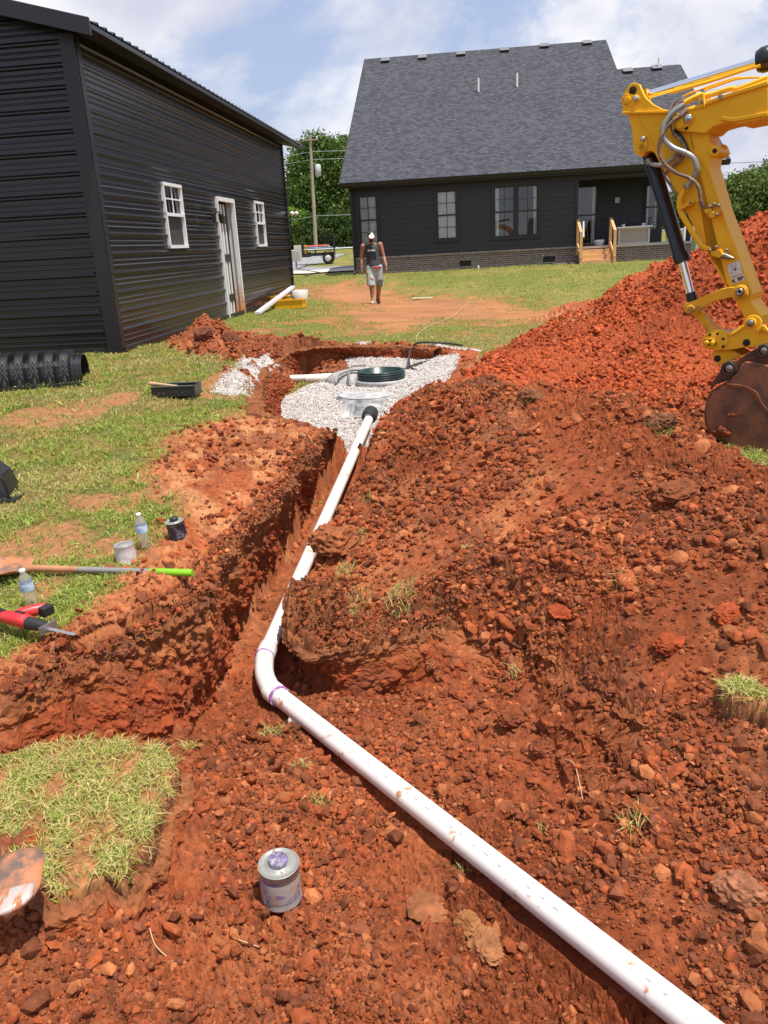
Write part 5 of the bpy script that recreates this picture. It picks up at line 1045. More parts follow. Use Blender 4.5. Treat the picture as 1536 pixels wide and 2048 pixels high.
# ------------------------------------------------------------------ leaching chambers on the lawn
mChm=mat('black_hdpe',(.016,.016,.018),.33,spec=.55,dirt=(.06,.05,.04),dscale=4,dlo=.6,dhi=.8)
def chamber():
    e0=atz(165,768,.33); a8=math.radians(8); X=A([math.cos(a8),math.sin(a8),0]); Yv=A([-math.sin(a8),math.cos(a8),0]); base=A([e0[0],e0[1],e0[2]])
    Wd=.25; Hh=.33
    def pt(a,t,k): # a along (neg = left), t angle 0..pi front->back
        c=math.cos(t); s=math.sin(t); return base+X*a+Yv*(Wd-Wd*k*(abs(c)**.75)*np.sign(c))+ZZ*(Hh*k*(s**.6))
    o=empty('leaching_chamber',base+A([0,0,0]),'black ribbed arched plastic chamber lying against the metal building','drain chamber')
    m=MB(); T=np.linspace(0,math.pi,21); xs=[];a=0.
    for dz in (0,.02,.022,.045,.047,.07,.072,.10): xs.append((-dz,.80+.04*(len(xs)%4>1)))
    a=-.115; per=.145
    while a>-2.3:
        xs+=[(a,.99),(a-.075,1.0),(a-.082,.80),(a-per+.006,.78)]; a-=per
    V=[pt(x,t,k) for x,k in xs for t in T]; n=len(T)
    m.add(V,[(i*n+j,i*n+j+1,(i+1)*n+j+1,(i+1)*n+j) for i in range(len(xs)-1) for j in range(n-1)]); m.build('arched_shell',mChm,o)
    RX8=np.stack([X,Yv,ZZ],1); MB().box(base+X*-1.1-Yv*.03+ZZ*.012,(2.3,.1,.024),RX8).box(base+X*-1.1+Yv*(2*Wd+.03)+ZZ*.012,(2.3,.1,.024),RX8).build('foot_flange',mChm,o)
    a=-.1575; f=MB()
    while a>-2.3:
        for t0,t1 in ((.35,.12),(.55,.25),(.78,.42)):
            for s in (-1,1): f.bar(pt(a,t0,1.0)-Yv*.006,pt(a+s*.036,t1,1.0)-Yv*.006,.006,.012,up=-Yv)
        f.bar(pt(a,.02,1.)-Yv*.006,pt(a,.85,1.)-Yv*.006,.007,.014,up=-Yv)
        a-=per
    fo=f.build('chevron_fins',mat('fin_painted_glint',(.10,.10,.105),.3),o)  # lighter grey than the shell: the fins' glint is put into the colour
    return o
chamber()
mCap=mat('black_hdpe',(.016,.016,.018))
ec=onground(20,1003); o=empty('end_cap',ec,'black plastic chamber end cap standing on the lawn at the left edge','end cap')
Q=lambda x,y,z: ec+A([x,y,z])
MB().prism([Q(-.32,.0,.0),Q(-.02,.0,.0),Q(-.06,.06,.16),Q(-.10,.09,.22),Q(-.3,.09,.24)],[Q(-.32,.3,.0),Q(-.04,.3,.0),Q(-.07,.26,.16),Q(-.11,.22,.22),Q(-.3,.22,.24)]).build('dome',mCap,o,.012)
MB().prism([Q(-.34,-.05,.0),Q(.05,-.03,.0),Q(.05,-.03,.018),Q(-.34,-.05,.018)],[Q(-.34,.34,0),Q(.07,.32,.0),Q(.07,.32,.018),Q(-.34,.34,.018)]).build('foot_plate',mCap,o,.004)
MB().tube(interp([Q(-.12,-.01,.2),Q(-.02,-.01,.16),Q(.0,.0,.02)],5),.010,8).tube([Q(-.11,-.012,.1),Q(-.15,-.012,.1)],.02,10).build('rib',mCap,o)
tc_=onground(345,792); tl_=onground(304,798); tr2=onground(392,800); wl_=np.linalg.norm((tr2-tl_)[:2]); o=empty('plastic_tray',tc_,'black open plastic tray with slotted sides on the lawn','tray')
Rt=RB; t=MB(); z0=.0;hh=.10;dd=.20; w=wl_
cx=(tl_+tr2)/2+UU*dd/2; cx[2]=HG(cx)+.01
t.box(cx+UU*(-dd/2)+ZZ*hh*.72,(w,.01,hh*.5),Rt).box(cx+UU*(dd/2)+ZZ*hh*.72,(w,.01,hh*.5),Rt).box(cx-VV_*w/2+ZZ*hh*.5,(.012,dd,hh),Rt).box(cx+VV_*w/2+ZZ*hh*.5,(.012,dd,hh),Rt).box(cx+ZZ*.01,(w,dd,.012),Rt)
for k in range(7):
    a=-w/2+.03+k*(w-.06)/6
    for s in (-1,1): t.box(cx+VV_*a+UU*s*dd/2+ZZ*hh*.25,(.035,.012,hh*.5),Rt)
t.build('basket',mCap,o); MB().box(cx-UU*(dd/2)+ZZ*(hh*.98),(w,.02,.008),Rt).box(cx+UU*(dd/2)+ZZ*(hh*.98),(w,.02,.008),Rt).build('rim',mat('worn_plastic_edge',(.12,.13,.10),.5),o)
ha=cx-VV_*(w/2+.05)-UU*.02+ZZ*(hh+.02); hb_=cx+VV_*.02-UU*.0+ZZ*(hh-.02)
tag(MB().tube(interp([ha,ha+(hb_-ha)*.3,hb_],4),[.012,.02,.021,.019,.017,.015,.014,.012,.011],12).build('hammer_handle',mat('worn_hickory',(.45,.26,.15),.5,var=.2,scale=5),loc=ha),'worn wooden tool handle resting across the black tray','tool handle')
# ------------------------------------------------------------------ bottles, cans, tools
def watermat():
    m=bpy.data.materials.new('clear_plastic'); m.use_nodes=True; b=m.node_tree.nodes['Principled BSDF']; b.inputs['Base Color'].default_value=(.9,.92,.94,1); b.inputs['Roughness'].default_value=.12; b.inputs['Transmission Weight'].default_value=.82; b.inputs['IOR'].default_value=1.25; b.inputs['Alpha'].default_value=.75; return m
mWat=watermat(); mLab=mat('blue_white_label',(.66,.74,.84),.45,col2=(.22,.42,.72),scale=38,stretch=(1,1,2.5))
def bottle(px,py,tilt,label,s=1.,dent=0):
    p=onground(px,py,-.004); o=empty('water_bottle',p,label,'bottle','water bottles on the lawn'); zx=A([math.sin(tilt[0]),math.sin(tilt[1]),1.]); zx/=np.linalg.norm(zx); x=np.cross(A([0,1.,0]),zx); x/=np.linalg.norm(x); R=np.stack([x,np.cross(zx,x),zx],1)
    pr=[(0,.004),(.022,0),(.030,.006)]+[(.0315-.0022*(k%2),.016+.0075*k) for k in range(10)]+[(.032,.092),(.032,.140),(.030,.15),(.024,.17),(.014,.186),(.0125,.196)]
    if dent: pr=[(r*(1-.28*math.exp(-((z-.03)/.035)**2)),z) for r,z in pr]
    MB().lathe([(r*s,z*s) for r,z in pr],24,p,R).build('bottle_body',mWat,o)
    MB().lathe([(.0324*s,.096*s),(.0327*s,.098*s),(.0327*s,.136*s),(.0324*s,.138*s)],24,p,R).build('label_band',mLab,o)
    MB().lathe([(.0135*s,.192*s),(.0145*s,.193*s),(.0145*s,.206*s),(.013*s,.208*s),(0,.208*s)],18,p,R).build('bottle_cap',mVinyl,o)
bottle(66,1211,(-.04,-.10),'clear water bottle with blue label between shovel and red saw',.93)
bottle(292,1094,(-.06,-.04),'crumpled clear water bottle standing beside the dark can',.93,1)
mCan=mat('primer_stained_can',(.34,.33,.31),.42,.35,var=.12,scale=30,dirt=(.20,.14,.27),dscale=20,dlo=.54,dhi=.66)
mCanT=mat('dusty_can_top',(.30,.30,.27),.42,.3,dirt=(.22,.17,.12),dscale=26,dlo=.58,dhi=.7)
mCapP=mat('primer_caked_cap',(.16,.13,.24),.6,var=.5,scale=40,dirt=(.45,.42,.40),dscale=45,dlo=.5,dhi=.64,bump=.4,bscale=90)
def can(px,py,r,h,label,ms,cap=True,tilt=(0,0),lid=None,name='can'):
    p=onground(px,py,-.006); p=p+A([0,r*.8,0]); p[2]=HG(p)-.004; o=empty(name,p,label,'can'); zx=A([tilt[0],tilt[1],1.]); zx/=np.linalg.norm(zx); x=np.cross(A([0,1.,0]),zx); x/=np.linalg.norm(x); R=np.stack([x,np.cross(zx,x),zx],1)
    MB().lathe([(0,.003),(r*.96,.003),(r*1.01,.0),(r*1.01,.005),(r*.975,.008),(r*.975,h*.3),(r*.975,h*.6),(r*.975,h-.007),(r*1.01,h-.004),(r*1.01,h)],48,p,R).build('can_body',ms[0],o)
    MB().lathe([(r*1.01,h),(r*.985,h+.002),(r*.95,h-.003),(r*.62,h-.003),(r*.55,h+.003),(0,h+.003)],48,p,R).build('can_top',ms[1],o)
    if cap: MB().lathe([(r*.46,h),(r*.47,h+.004),(r*.47,h+.018),(r*.43,h+.021),(r*.3,h+.020),(r*.28,h+.023),(0,h+.023)],28,p,R).build('screw_cap',ms[2],o)
    return o,p,R
mc1=mat('dried_label',(.42,.31,.19),.6,col2=(.40,.38,.40),scale=22,dirt=(.20,.15,.27),dscale=30,dlo=.5,dhi=.62)
o,p,R=can(562,1832,.0615,.130,'purple stained primer can with screw cap on bare red soil',(mCan,mCanT,mCapP),tilt=(.02,-.05),name='primer_can')
MB().lathe([(.0605,.026),(.0607,.028),(.0607,.096),(.0605,.098)],48,p,R).build('paper_label',mc1,o); MB().bar(p+R@A([-.0425,-.0435,.008]),p+R@A([-.0425,-.0435,.12]),.003,.002,up=(1,1,0)).build('seam',mPurple,o)
mWc=mat('whitewashed_can',(.62,.58,.58),.5,dirt=(.36,.27,.34),dscale=18,dlo=.5,dhi=.7)
can(250,1128,.052,.098,'whitish paint smeared can just behind the shovel handle',(mWc,mCanT,mCapP),cap=False,tilt=(-.06,.02))
mBc=mat('tar_black_can',(.02,.022,.03),.4,dirt=(.18,.17,.20),dscale=26,dlo=.52,dhi=.66)
can(354,1080,.049,.094,'black smeared can leaning at the trench bank behind the shovel grip',(mBc,mCanT,mBc),cap=True,tilt=(-.10,-.06))
# shovel lying on the lawn
sa=atz(385,1146,HG(onground(385,1150))+.06); sb=atz(60,1136,HG(onground(60,1150))+.05); sh=empty('shovel',sb,'round point shovel with green grip lying across the lawn','shovel')
dS=(sa-sb)/np.linalg.norm(sa-sb)
def along(t,l=0): q=sb+(sa-sb)*t; return q+ZZ*l
MB().tube([along(.745),along(.75),along(.98),along(1.)],[.014,.0185,.0185,.016],16).build('grip',mat('lime_green_grip',(.22,.52,.02),.35),sh)
MB().tube([along(.30),along(.76)],[.015,.0155],14).build('handle',mat('grey_painted_handle',(.22,.21,.21),.5,dirt=(.40,.24,.14),dscale=9,dlo=.55,dhi=.7),sh)
MB().tube([along(-.04,-.01),along(.02),along(.31)],[.019,.0185,.016],14).build('socket',mat('muddy_socket',(.40,.18,.09),.6,var=.2,scale=8),sh)
def blade(O,dv,up,L_,W_,dish,mname,m,parent,pointed=True):
    side=np.cross(dv,up); side/=np.linalg.norm(side); n=np.cross(side,dv); mb=MB(); vs=[];NI,NJ=14,9
    for i in range(NI+1):
        t=i/NI; w=W_/2*((.75+.25*min(1,t*5)) if t<.6 else math.sqrt(max(0,1-((t-.6)/.4)**2))*1.0+.0); w=max(w,.012)
        for j in range(NJ):
            s=-1+2*j/(NJ-1); vs.append(O+dv*(t*L_)+side*(s*w)+n*(dish*(s*s)-dish*.4*math.sin(t*3)))
    fs=[(i*NJ+j,i*NJ+j+1,(i+1)*NJ+j+1,(i+1)*NJ+j) for i in range(NI) for j in range(NJ-1)]
    mb.add(vs,fs,True); o=mb.build(mname,m,parent); s=o.modifiers.new('th','SOLIDIFY'); s.thickness=.004; s.offset=0; return o
mBlade=mat('clay_caked_steel',(.44,.17,.075),.7,dirt=(.13,.09,.075),dscale=9,dlo=.48,dhi=.60)
blade(along(-.03,-.015),-dS,ZZ,.29,.22,.035,'blade',mBlade,sh)
# second shovel blade at the bottom left corner
q0=onground(-40,1740); bx=atz(-30,1720,-.10); bt_=atz(60,1880,-.12)
s2=empty('spade',bx,'clay caked spade blade with polished tip at the lower left corner','spade')
dv2=A([.16,-.62,-.10]); dv2/=np.linalg.norm(dv2); P2=atz(20,1706,-.02)
blade(P2,dv2,A([-.25,-.1,1.]),.20,.19,-.022,'blade',mBlade,s2)
tipm=mat('polished_spade_tip',(.62,.52,.47),.35,.5,dirt=(.48,.20,.10),dscale=30,dlo=.48,dhi=.56,stretch=(1,.25,1))
blade(P2+dv2*.118+ZZ*.005,dv2,A([-.25,-.1,1.]),.083,.160,-.014,'tip',tipm,s2)
MB().tube([P2+A([-.05,.03,.012]),P2+A([-.16,.06,.02])],[.020,.014],12).build('socket',mat('muddy_socket',(.4,.18,.09)),s2)
# red reciprocating saw
mRed=mat('tool_red',(.56,.025,.03),.38,dirt=(.45,.16,.09),dscale=9,dlo=.62,dhi=.8); mTB2=mat('tool_black',(.018,.018,.02),.5)
s0=atz(-6,1240,.06); s1=atz(150,1276,HG(onground(150,1280))+.02); ds=(s1-s0); LS=np.linalg.norm(ds); ds/=LS; ss=np.cross(ZZ,ds); ss/=np.linalg.norm(ss)
saw=empty('reciprocating_saw',s0,'red and black cordless saw lying on the grass by the bottle','power saw')
def SW(t,l,z): return s0+ds*t+ss*l+ZZ*z
k=LS
MB().tube([SW(.05*k,.0,.02),SW(.16*k,.0,.026),SW(.34*k,.0,.028),SW(.48*k,-.0,.022),SW(.50*k,0,.02)],[.020,.029,.033,.028,.017],16).build('motor_housing',mRed,saw)
MB().tube([SW(.22*k,.03,.03),SW(.30*k,.075,.034),SW(.36*k,.12,.032)],[.024,.027,.024],14).build('rear_handle',mRed,saw)
MB().box(SW(.405*k,.105,.03),(.056,.04,.046),np.stack([ss,ds,ZZ],1)).build('battery',mTB2,saw,.008)
MB().tube([SW(-.06*k,.02,.02),SW(.05*k,.005,.024),SW(.1*k,.0,.03)],[.03,.03,.024],12).build('tail_grip',mTB2,saw)
MB().tube([SW(.45*k,-.005,.024),SW(.58*k,-.0,.022),SW(.66*k,0,.018)],[.030,.024,.017],14).build('front_boot',mTB2,saw)
MB().box(SW(.68*k,.0,.02),(.085,.008,.035),np.stack([ss,ds,ZZ],1)).box(SW(.7*k,.0,.012),(.02,.05,.008),np.stack([ss,ds,ZZ],1)).build('shoe',mat('steel_dull',(.30,.30,.31),.4,.7),saw)
MB().box(SW(.83*k,.0,.016),(.018,.36*k,.0016),np.stack([ss,ds,ZZ],1)).build('saw_blade',mat('steel_blade',(.55,.56,.60),.3,.7),saw)
tag(MB().box(SW(.33*k,.006,.0605),(.016,.05,.003),np.stack([ss,ds,ZZ],1)).build('name_plate',mTB2,saw),None)
# things by the far door of the metal building
mYel=mat('yellow_plastic',(.80,.42,.01),.4)
for (px,py,w,d,h,lb) in ((578,617,.64,.40,.17,'larger yellow open tote on the grass by the metal building corner'),(556,607,.48,.34,.15,'smaller yellow tote against the metal wall')):
    p=onground(px,py); p=p+UU*.1; p[2]=HG(p); o=empty('yellow_tote',p,lb,'tote','yellow totes by the metal building'); 
    t=MB()
    t.box(p+ZZ*.01,(w*.9,d*.9,.02),RB)
    for s in (-1,1): t.box(p+VV_*s*w*.48+ZZ*h/2,(.02,d,h),RB).box(p+UU*s*d*.48+ZZ*h/2,(w,.02,h),RB)
    t.build('tub',mYel,o); MB().box(p-UU*d*.5+ZZ*h,(w*1.04,.04,.02),RB).box(p+UU*d*.5+ZZ*h,(w*1.04,.04,.02),RB).box(p-VV_*w*.5+ZZ*h,(.04,d,.02),RB).box(p+VV_*w*.5+ZZ*h,(.04,d,.02),RB).build('rim',mYel,o)
    MB().tube([p+VV_*-.12+ZZ*(h+.0),p+VV_*-.1+ZZ*(h+.06),p+VV_*.1+ZZ*(h+.06),p+VV_*.12+ZZ*(h+.0)],.012,6).build('handle',mTB2,o)
a=onground(515,631,.04); b=onground(588,600,.30); tag(MB().bar(a,b,.10,.05).build('white_board',mVinyl,loc=a),'long white board leaning over the yellow totes','board')
p=onground(548,614); g=np.random.default_rng(9); 
mb=MB(); n=12; vs=[]
for i in range(n+1):
    for j in range(6): vs.append(p+VV_*(-.45+.95*i/n+g.normal(0,.02))+UU*(-.18+.4*j/5+g.normal(0,.02))+ZZ*(.03+.09*abs(math.sin(i*1.1+j*.7))*math.sin(math.pi*j/5)+.03*g.uniform()))
mb.add(vs,[(i*6+j,i*6+j+1,(i+1)*6+j+1,(i+1)*6+j) for i in range(n) for j in range(5)]); tag(mb.build('crumpled_bag',mat('salmon_plastic',(.62,.22,.14),.6),loc=p),'crumpled salmon red bag on the grass under the white board','bag')
p=onground(600,603,.0); tag(MB().lathe([(0,0),(.16,0),(.20,.26),(.21,.26),(.17,-.005)],20,p).build('clear_tub',mat('milky_plastic',(.55,.50,.46),.4),loc=p),'milky translucent tub behind the larger yellow tote','tub')
p=onground(845,598,.02); tag(MB().box(p,(.55,.16,.03)).build('scrap_board',mat('pale_board',(.6,.55,.4),.7),loc=p,bevel=.005),'small pale scrap lying on the worn soil right of the man','scrap')
# ------------------------------------------------------------------ sod, tufts, rocks, roots
mSoilS=GM
def lump(name,c,size,seed,label,cat,col,group=None,rot=0,tilt=0,sub=2,m=None,flat=False):
    v,f=ico(seed,sub+1); g=np.random.default_rng(seed); 
    v=v+v*(.11*pn(v[:,0]*3+seed,v[:,1]*3+v[:,2]*2,seed)+.07*pn(v[:,0]*9,v[:,1]*9+v[:,2]*7,seed+1))[:,None]
    v=v*A(size)/1.0; c_,s_=math.cos(rot),math.sin(rot); v=v@A([[c_,s_,0],[-s_,c_,0],[0,0,1]]); ct,st_=math.cos(tilt),math.sin(tilt); v=v@A([[1,0,0],[0,ct,st_],[0,-st_,ct]])
    t=.8+.35*fbm(v[:,0]*9+seed,v[:,1]*9+v[:,2]*5,1.2,3,seed)
    o=bulk(name,v,f,m or GM,False,{'tint':A(col)*t[:,None]}); o.location=Vector([float(q) for q in c]); return tag(o,label,cat,group)
def _(): pass
RC=[(935,1852,.040,.045,.028,'small split orange rock left of the near pipe',(.40,.16,.06),'rock'),
 (1212,1668,.045,.038,.03,'rough clod beside the pale grass tuft below the heap',(.30,.075,.026),'clod'),
 (1160,1690,.028,.034,.028,'dark clod just left of the rough clod',(.24,.062,.026),'clod'),
 (1135,1225,.075,.085,.018,'flat orange red slab in the middle of the heap',(.40,.075,.022),'slab'),
 (1025,1440,.045,.07,.05,'tall brown clod standing on the lower heap',(.26,.072,.029),'clod'),
 (1085,1500,.05,.05,.035,'rounded brown clod right of the tall brown one',(.26,.072,.029),'clod'),
 (865,1330,.05,.045,.03,'grassy brown clod at the foot of the heap',(.30,.10,.04),'clod'),
 (545,848,.03,.03,.02,'small red stone on the gravel nearer the bank',(.42,.17,.10),'stone'),
 (1460,1232,.07,.06,.035,'orange clod near the right edge of the heap',(.40,.08,.026),'clod'),
 (1340,1290,.06,.07,.03,'smooth red slab right of the heap middle',(.36,.07,.022),'slab'),
 (690,1690,.03,.03,.02,'small red clod right of the primer can',(.36,.075,.025),'clod'),
 (850,1815,.085,.07,.012,'broad orange rock face showing left of the near pipe',(.36,.13,.055),'rock'),
 (975,1900,.05,.07,.03,'long orange rock beside the split rock',(.42,.17,.07),'rock'),
 (1490,1790,.055,.085,.05,'large tan faced block with a dark left side at the right edge',(.42,.17,.085),'rock'),
 (960,830,.06,.07,.05,'reddish block near the crest of the near heap',(.36,.08,.028),'clod'),
 (1350,985,.13,.10,.05,'big brown clod overhanging a dark gap',(.25,.075,.03),'clod'),
 (672,1085,.17,.15,.09,'large crumbly clay lobe of the right bank hiding part of the far pipe',(.34,.11,.042),'clod'),
 (1320,848,.12,.09,.07,'brown sod lump on the heap crest',(.25,.095,.045),'clod'),
 (1060,795,.10,.08,.05,'brown lump with dry grass at the heap crest',(.25,.095,.045),'clod'),
 (460,684,.16,.12,.10,'dark brown clod pile top beyond the tank pit',(.17,.06,.033),'clod'),
 (408,672,.13,.10,.10,'dark clod nearest the metal building',(.18,.062,.035),'clod')]
for i,(px,py,a,b,c,lb,col,cat) in enumerate(RC):
    p=onground(px,py,c*.12); lump({'clod':'soil_clod','slab':'clay_slab','rock':'rock','stone':'stone'}[cat],p,(a,b,c*1.1),60+i,lb,cat,col,rot=i*1.3,tilt=.15*math.sin(i))
def tuft(name,px,py,r,n,h,label,dry=.6,green=None,lift=0,seed=0,wd=.005,lean=.9,onp_=None):
    p=onground(px,py,lift) if onp_ is None else onp_; g=np.random.default_rng(seed); a=g.uniform(0,6.28,n); q=r*np.sqrt(g.uniform(0,1,n)); X=p[0]+q*np.cos(a); Y=p[1]+q*np.sin(a); Z=HZ(X,Y)+lift
    V,T,C=blades(X,Y,Z,h*g.uniform(.5,1.2,n),np.full(n,wd)*g.uniform(.6,1.3,n),g,lean,dry); return blade_obj(name,[(V,T,C)],label,'grass tuft',None,None,p)
TF=[(1245,1170,.035,60,.07,'pale spiky grass tuft in the middle of the heap',.8),(1268,1650,.04,70,.07,'pale grass tuft low on the heap right of the pipe',.75),(1085,1665,.015,14,.04,'two leaf sprout just right of the near pipe',.3),
 (1032,1345,.035,50,.05,'dry root tuft on the lower heap',1.),(720,1075,.05,90,.05,'green brown tuft on the right trench bank nearest the far pipe',.5),(690,1165,.05,80,.05,'dry tuft on the block corner above the undercut',.8),(800,1215,.08,160,.05,'matted dry grass along the top of the undercut block',.85),
 (740,1000,.04,70,.05,'small tuft beside the far pipe',.6),(640,1010,.02,40,.08,'long blades reaching over the far pipe',.8),(545,1465,.05,90,.045,'dry tuft on the soil shelf beside the coupling',.8),(600,1540,.03,60,.05,'dry tuft at the edge of the near pipe cut',.8),
 (640,1610,.04,80,.05,'yellow green tuft left of the near pipe',.55),(925,1745,.02,20,.05,'few pale blades touching the near pipe',.6),(380,1500,.03,50,.05,'small tuft at the foot of the cut wall',.6),(300,1330,.05,70,.05,'dry tuft on the left trench bank',.8),
 (1060,800,.07,130,.06,'yellowish tuft on the heap crest',.7),(1320,858,.06,120,.07,'dry tuft on the crest left of the bucket',.7),(1335,990,.03,50,.07,'dry blades hanging by the big brown clod',.9),(770,870,.04,70,.05,'small green tuft below the tank',.5),(900,770,.05,70,.05,'mossy tuft at the gravel edge',.5),(930,1100,.02,25,.05,'lone dry blades in the upper heap',.9)]
for i,(px,py,r_,n,h,lb,dr) in enumerate(TF): tuft('grass_tuft',px,py,r_,n,h,lb,dr,seed=200+i,wd=.0045,lift=.07 if 'undercut' in lb else 0)
for i,(px,py,r_,n,lb) in enumerate([(640,1225,.10,120,'matted dry grass on the left end of the overhanging block'),(710,1230,.10,130,'matted dry grass on the middle of the overhanging block')]): tuft('grass_tuft',px,py,r_,n,.045,lb,.85,seed=260+i,wd=.004,lift=.06)
# sod slab in the foreground left
def sodslab(name,corner,label,thick,seed,nbl,dryf,hh=.05,wd=.0065):
    P=A([c[:2] for c in corner]); cen=P.mean(0); g=np.random.default_rng(seed)
    res=.006; x0,y0=P.min(0)-.05; x1,y1=P.max(0)+.05; xs=np.arange(x0,x1,res); ys=np.arange(y0,y1,res); XX,YY=np.meshgrid(xs,ys); e=.032*fbm(XX,YY,12,4,seed)
    d=pdist(XX,YY,P)+e; base_=fO(XX,YY)*0+HZ(XX.ravel(),YY.ravel()).reshape(XX.shape); k=np.ones((5,5))
    zb=np.median(base_[d<0]); edge=sst(.0,-.014,d)
    Z=zb+thick*(edge)+.014*fbm(XX,YY,7,3,seed+1)*edge+.006*np.abs(fbm(XX,YY,40,3,seed+2))-(1-edge)*.10
    c1,i1=clods(XX,YY,40,seed+5,.5); Z=Z+c1*.010*edge
    idx=np.arange(XX.size).reshape(XX.shape); q=np.stack([idx[:-1,:-1],idx[:-1,1:],idx[1:,1:],idx[1:,:-1]],-1).reshape(-1,4); kp=(d.ravel()[q]<.004).any(1); q=q[kp]; u,inv=np.unique(q,return_inverse=True)
    under=.012*fbm(XX,YY,30,3,seed+9)
    sx=XX+np.where(edge<.9,.006*pn(Z*45,XX*22+YY*22,seed)+.006*pn(Z*130,XX*60,seed),0)
    zs=Z; c=np.where((edge>.6)[...,None],A([.34,.15,.06]),A([.15,.055,.027]))*(.8+.5*i1[...,None])
    cz=float(zb); O=A([cen[0],cen[1],cz]); o=empty(name,O,label,'sod')
    V=np.c_[sx.ravel(),YY.ravel(),Z.ravel()][u]-O; b=bulk('soil_slab',V,inv.reshape(-1,4),GM,True,{'tint':c.reshape(-1,3)[u]}); b.parent=o
    X=g.uniform(x0,x1,nbl*6);Y=g.uniform(y0,y1,nbl*6); dd=pdist(X,Y,P)+.022*fbm(X,Y,9,4,seed); nz=fbm(X,Y,9,3,seed+3); kp=(dd<-.002)&(g.uniform(0,1,len(X))<.30+.9*nz); X,Y=X[kp][:nbl//5],Y[kp][:nbl//5]
    t=np.repeat(np.arange(len(X)),5); X=X[t]+g.normal(0,.012,len(t)); Y=Y[t]+g.normal(0,.012,len(t)); n=len(X)
    i=np.clip(((X-x0)/res).astype(int),0,len(xs)-1); j=np.clip(((Y-y0)/res).astype(int),0,len(ys)-1)
    S=blades(X,Y,Z[j,i],hh*g.uniform(.4,1.25,n),wd*g.uniform(.5,1.3,n),g,1.15,dryf); bb=blade_obj('grass_blades',[S],None,None,'stuff',o,O)
    # hanging rootlets at the cut edge
    ed=(edge>.3)&(edge<.75); ex,ey=XX[ed],YY[ed]; pk=g.choice(len(ex),min(260,len(ex)),replace=False); rm=MB()
    for a in pk:
        z=Z[ed][a]; l=g.uniform(.01,.035); rm.tube([(ex[a],ey[a],z),(ex[a]+g.normal(0,.006),ey[a]-.006,z-l*.5),(ex[a]+g.normal(0,.012),ey[a]+g.normal(0,.008),z-l)],.0007,3,False)
    r_=rm.build('rootlets',mat('pale_root',(.45,.28,.16),.8),o); r_['kind']='stuff'; return o
sc=[atz(a,b-26,-.12) for a,b in [(-40,1500),(60,1492),(150,1478),(260,1480),(330,1496),(352,1525),(350,1570),(322,1610),(300,1660),(290,1690),(262,1712),(240,1760),(205,1745),(150,1790),(100,1800),(60,1760),(0,1740),(-40,1740)]]
SOD1=sodslab('sod_slab',sc,'large slab of turf with green blades lying on the soil at lower left',.055,31,9000,.62,.042,.0044)
def sodprof(S,T):
    pz=np.where(T<.06,-(.06-T)*.5,(T-.06)/.94); return np.interp(T,[0,.06,.2,.5,1],[-.01,0,.03,.036,.05]),pz
ed_=[(334,1492),(352,1525),(352,1570),(324,1610),(304,1660),(292,1694),(264,1716),(242,1764),(205,1752),(150,1796),(100,1806),(60,1768),(0,1748)]
rim_=[]; flo_=[]
for a,b in ed_:
    p=atz(a,b-26,-.12); z=HG(p); rim_.append((p[0],p[1],z+.058)); flo_.append((p[0]+.01,p[1]-.006,z-.03))
wallstrip('cut_edge',rim_,flo_,sodprof,71,None,ns_per=.003,nt=60,bulge=.022,side=-1,amp=.55,parent=SOD1)
sc=[onground(a,b) for a,b in [(1425,1400),(1470,1385),(1530,1400),(1560,1450),(1540,1475),(1480,1450),(1440,1440)]]
SOD2=sodslab('sod_slab',sc,'small clump of turf tipped on the heap at the right edge',.055,37,700,.55,.05,.005)
g=np.random.default_rng(88); rts=[((420,1235),(440,1262),(452,1290)),((385,1215),(398,1240),(402,1262)),((300,1860),(312,1895),(345,1925)),((640,1105),(665,1118),(700,1102)),((1130,1520),(1150,1535),(1165,1600)),((395,1140),(420,1150),(440,1160)),((860,1590),(880,1600),(890,1640)),((520,1900),(500,1890),(470,1880))]
for i,R3 in enumerate(rts):
    P=[onground(x,y,.004) for x,y in R3]; tag(MB().tube(interp(P,6),.0022,6).build('root',mat('pale_root',(.45,.28,.16)),loc=P[0]),['long pale root hanging down the left trench wall','shorter pale root left of the long hanging one','thin root lying on soil left of the primer can','curled root on the right bank beside the far pipe','fine root on the lower heap','thin root at the rim below the shovel grip','fine root just right of the near pipe','tiny root in front of the primer can'][i],'root')
# ------------------------------------------------------------------ excavator
FI=math.radians(38); NA=A([math.sin(FI),math.cos(FI),0]); DE=A([math.cos(FI),-math.sin(FI),0]); PE0=atz(1460,890,.02)
def EP(px,py,off=0): return onp(px,py,PE0+NA*off,NA)
Z4=lambda x,y:(1200+x/4.095,80+y/4.096); Z3=lambda x,y:(1360+x/8.534,520+y/8.534); Z5=lambda x,y:(1200+x/4.55,500+y/4.55); Z6=lambda x,y:(1340+x/7.837,80+y/7.837)
def plate(mb,pts,fr,off,w):
    mb.mark(); n=[EP(*fr(*p),off) for p in pts]; 
    # orientation
    f=[q+NA*w for q in n]; return mb.prism(n,f)
def disc(mb,fr,x,y,r,off,h,sc,n=28,hole=0):
    """boss standing proud of the plate at 'off' by h; r in zoomed px"""
    mb.mark(); c=EP(*fr(x,y),off); R_=r/sc/1600*depth_of(c); X=DE; Y=ZZ; R=np.stack([X,Y,-NA],1)
    if hole: h_=hole/sc/1600*depth_of(c); mb.lathe([(R_,-.004),(R_,h),(h_,h),(h_,-.004)],n,c,R)
    else: mb.lathe([(R_,-.004),(R_,h*.8),(R_*.93,h),(0,h)],n,c,R)
    return c,R_
mY=mat('excavator_yellow',(.84,.455,.03),.42,var=.04,scale=3,dirt=(.40,.22,.07),dscale=5,dlo=.64,dhi=.82,spec=.07)
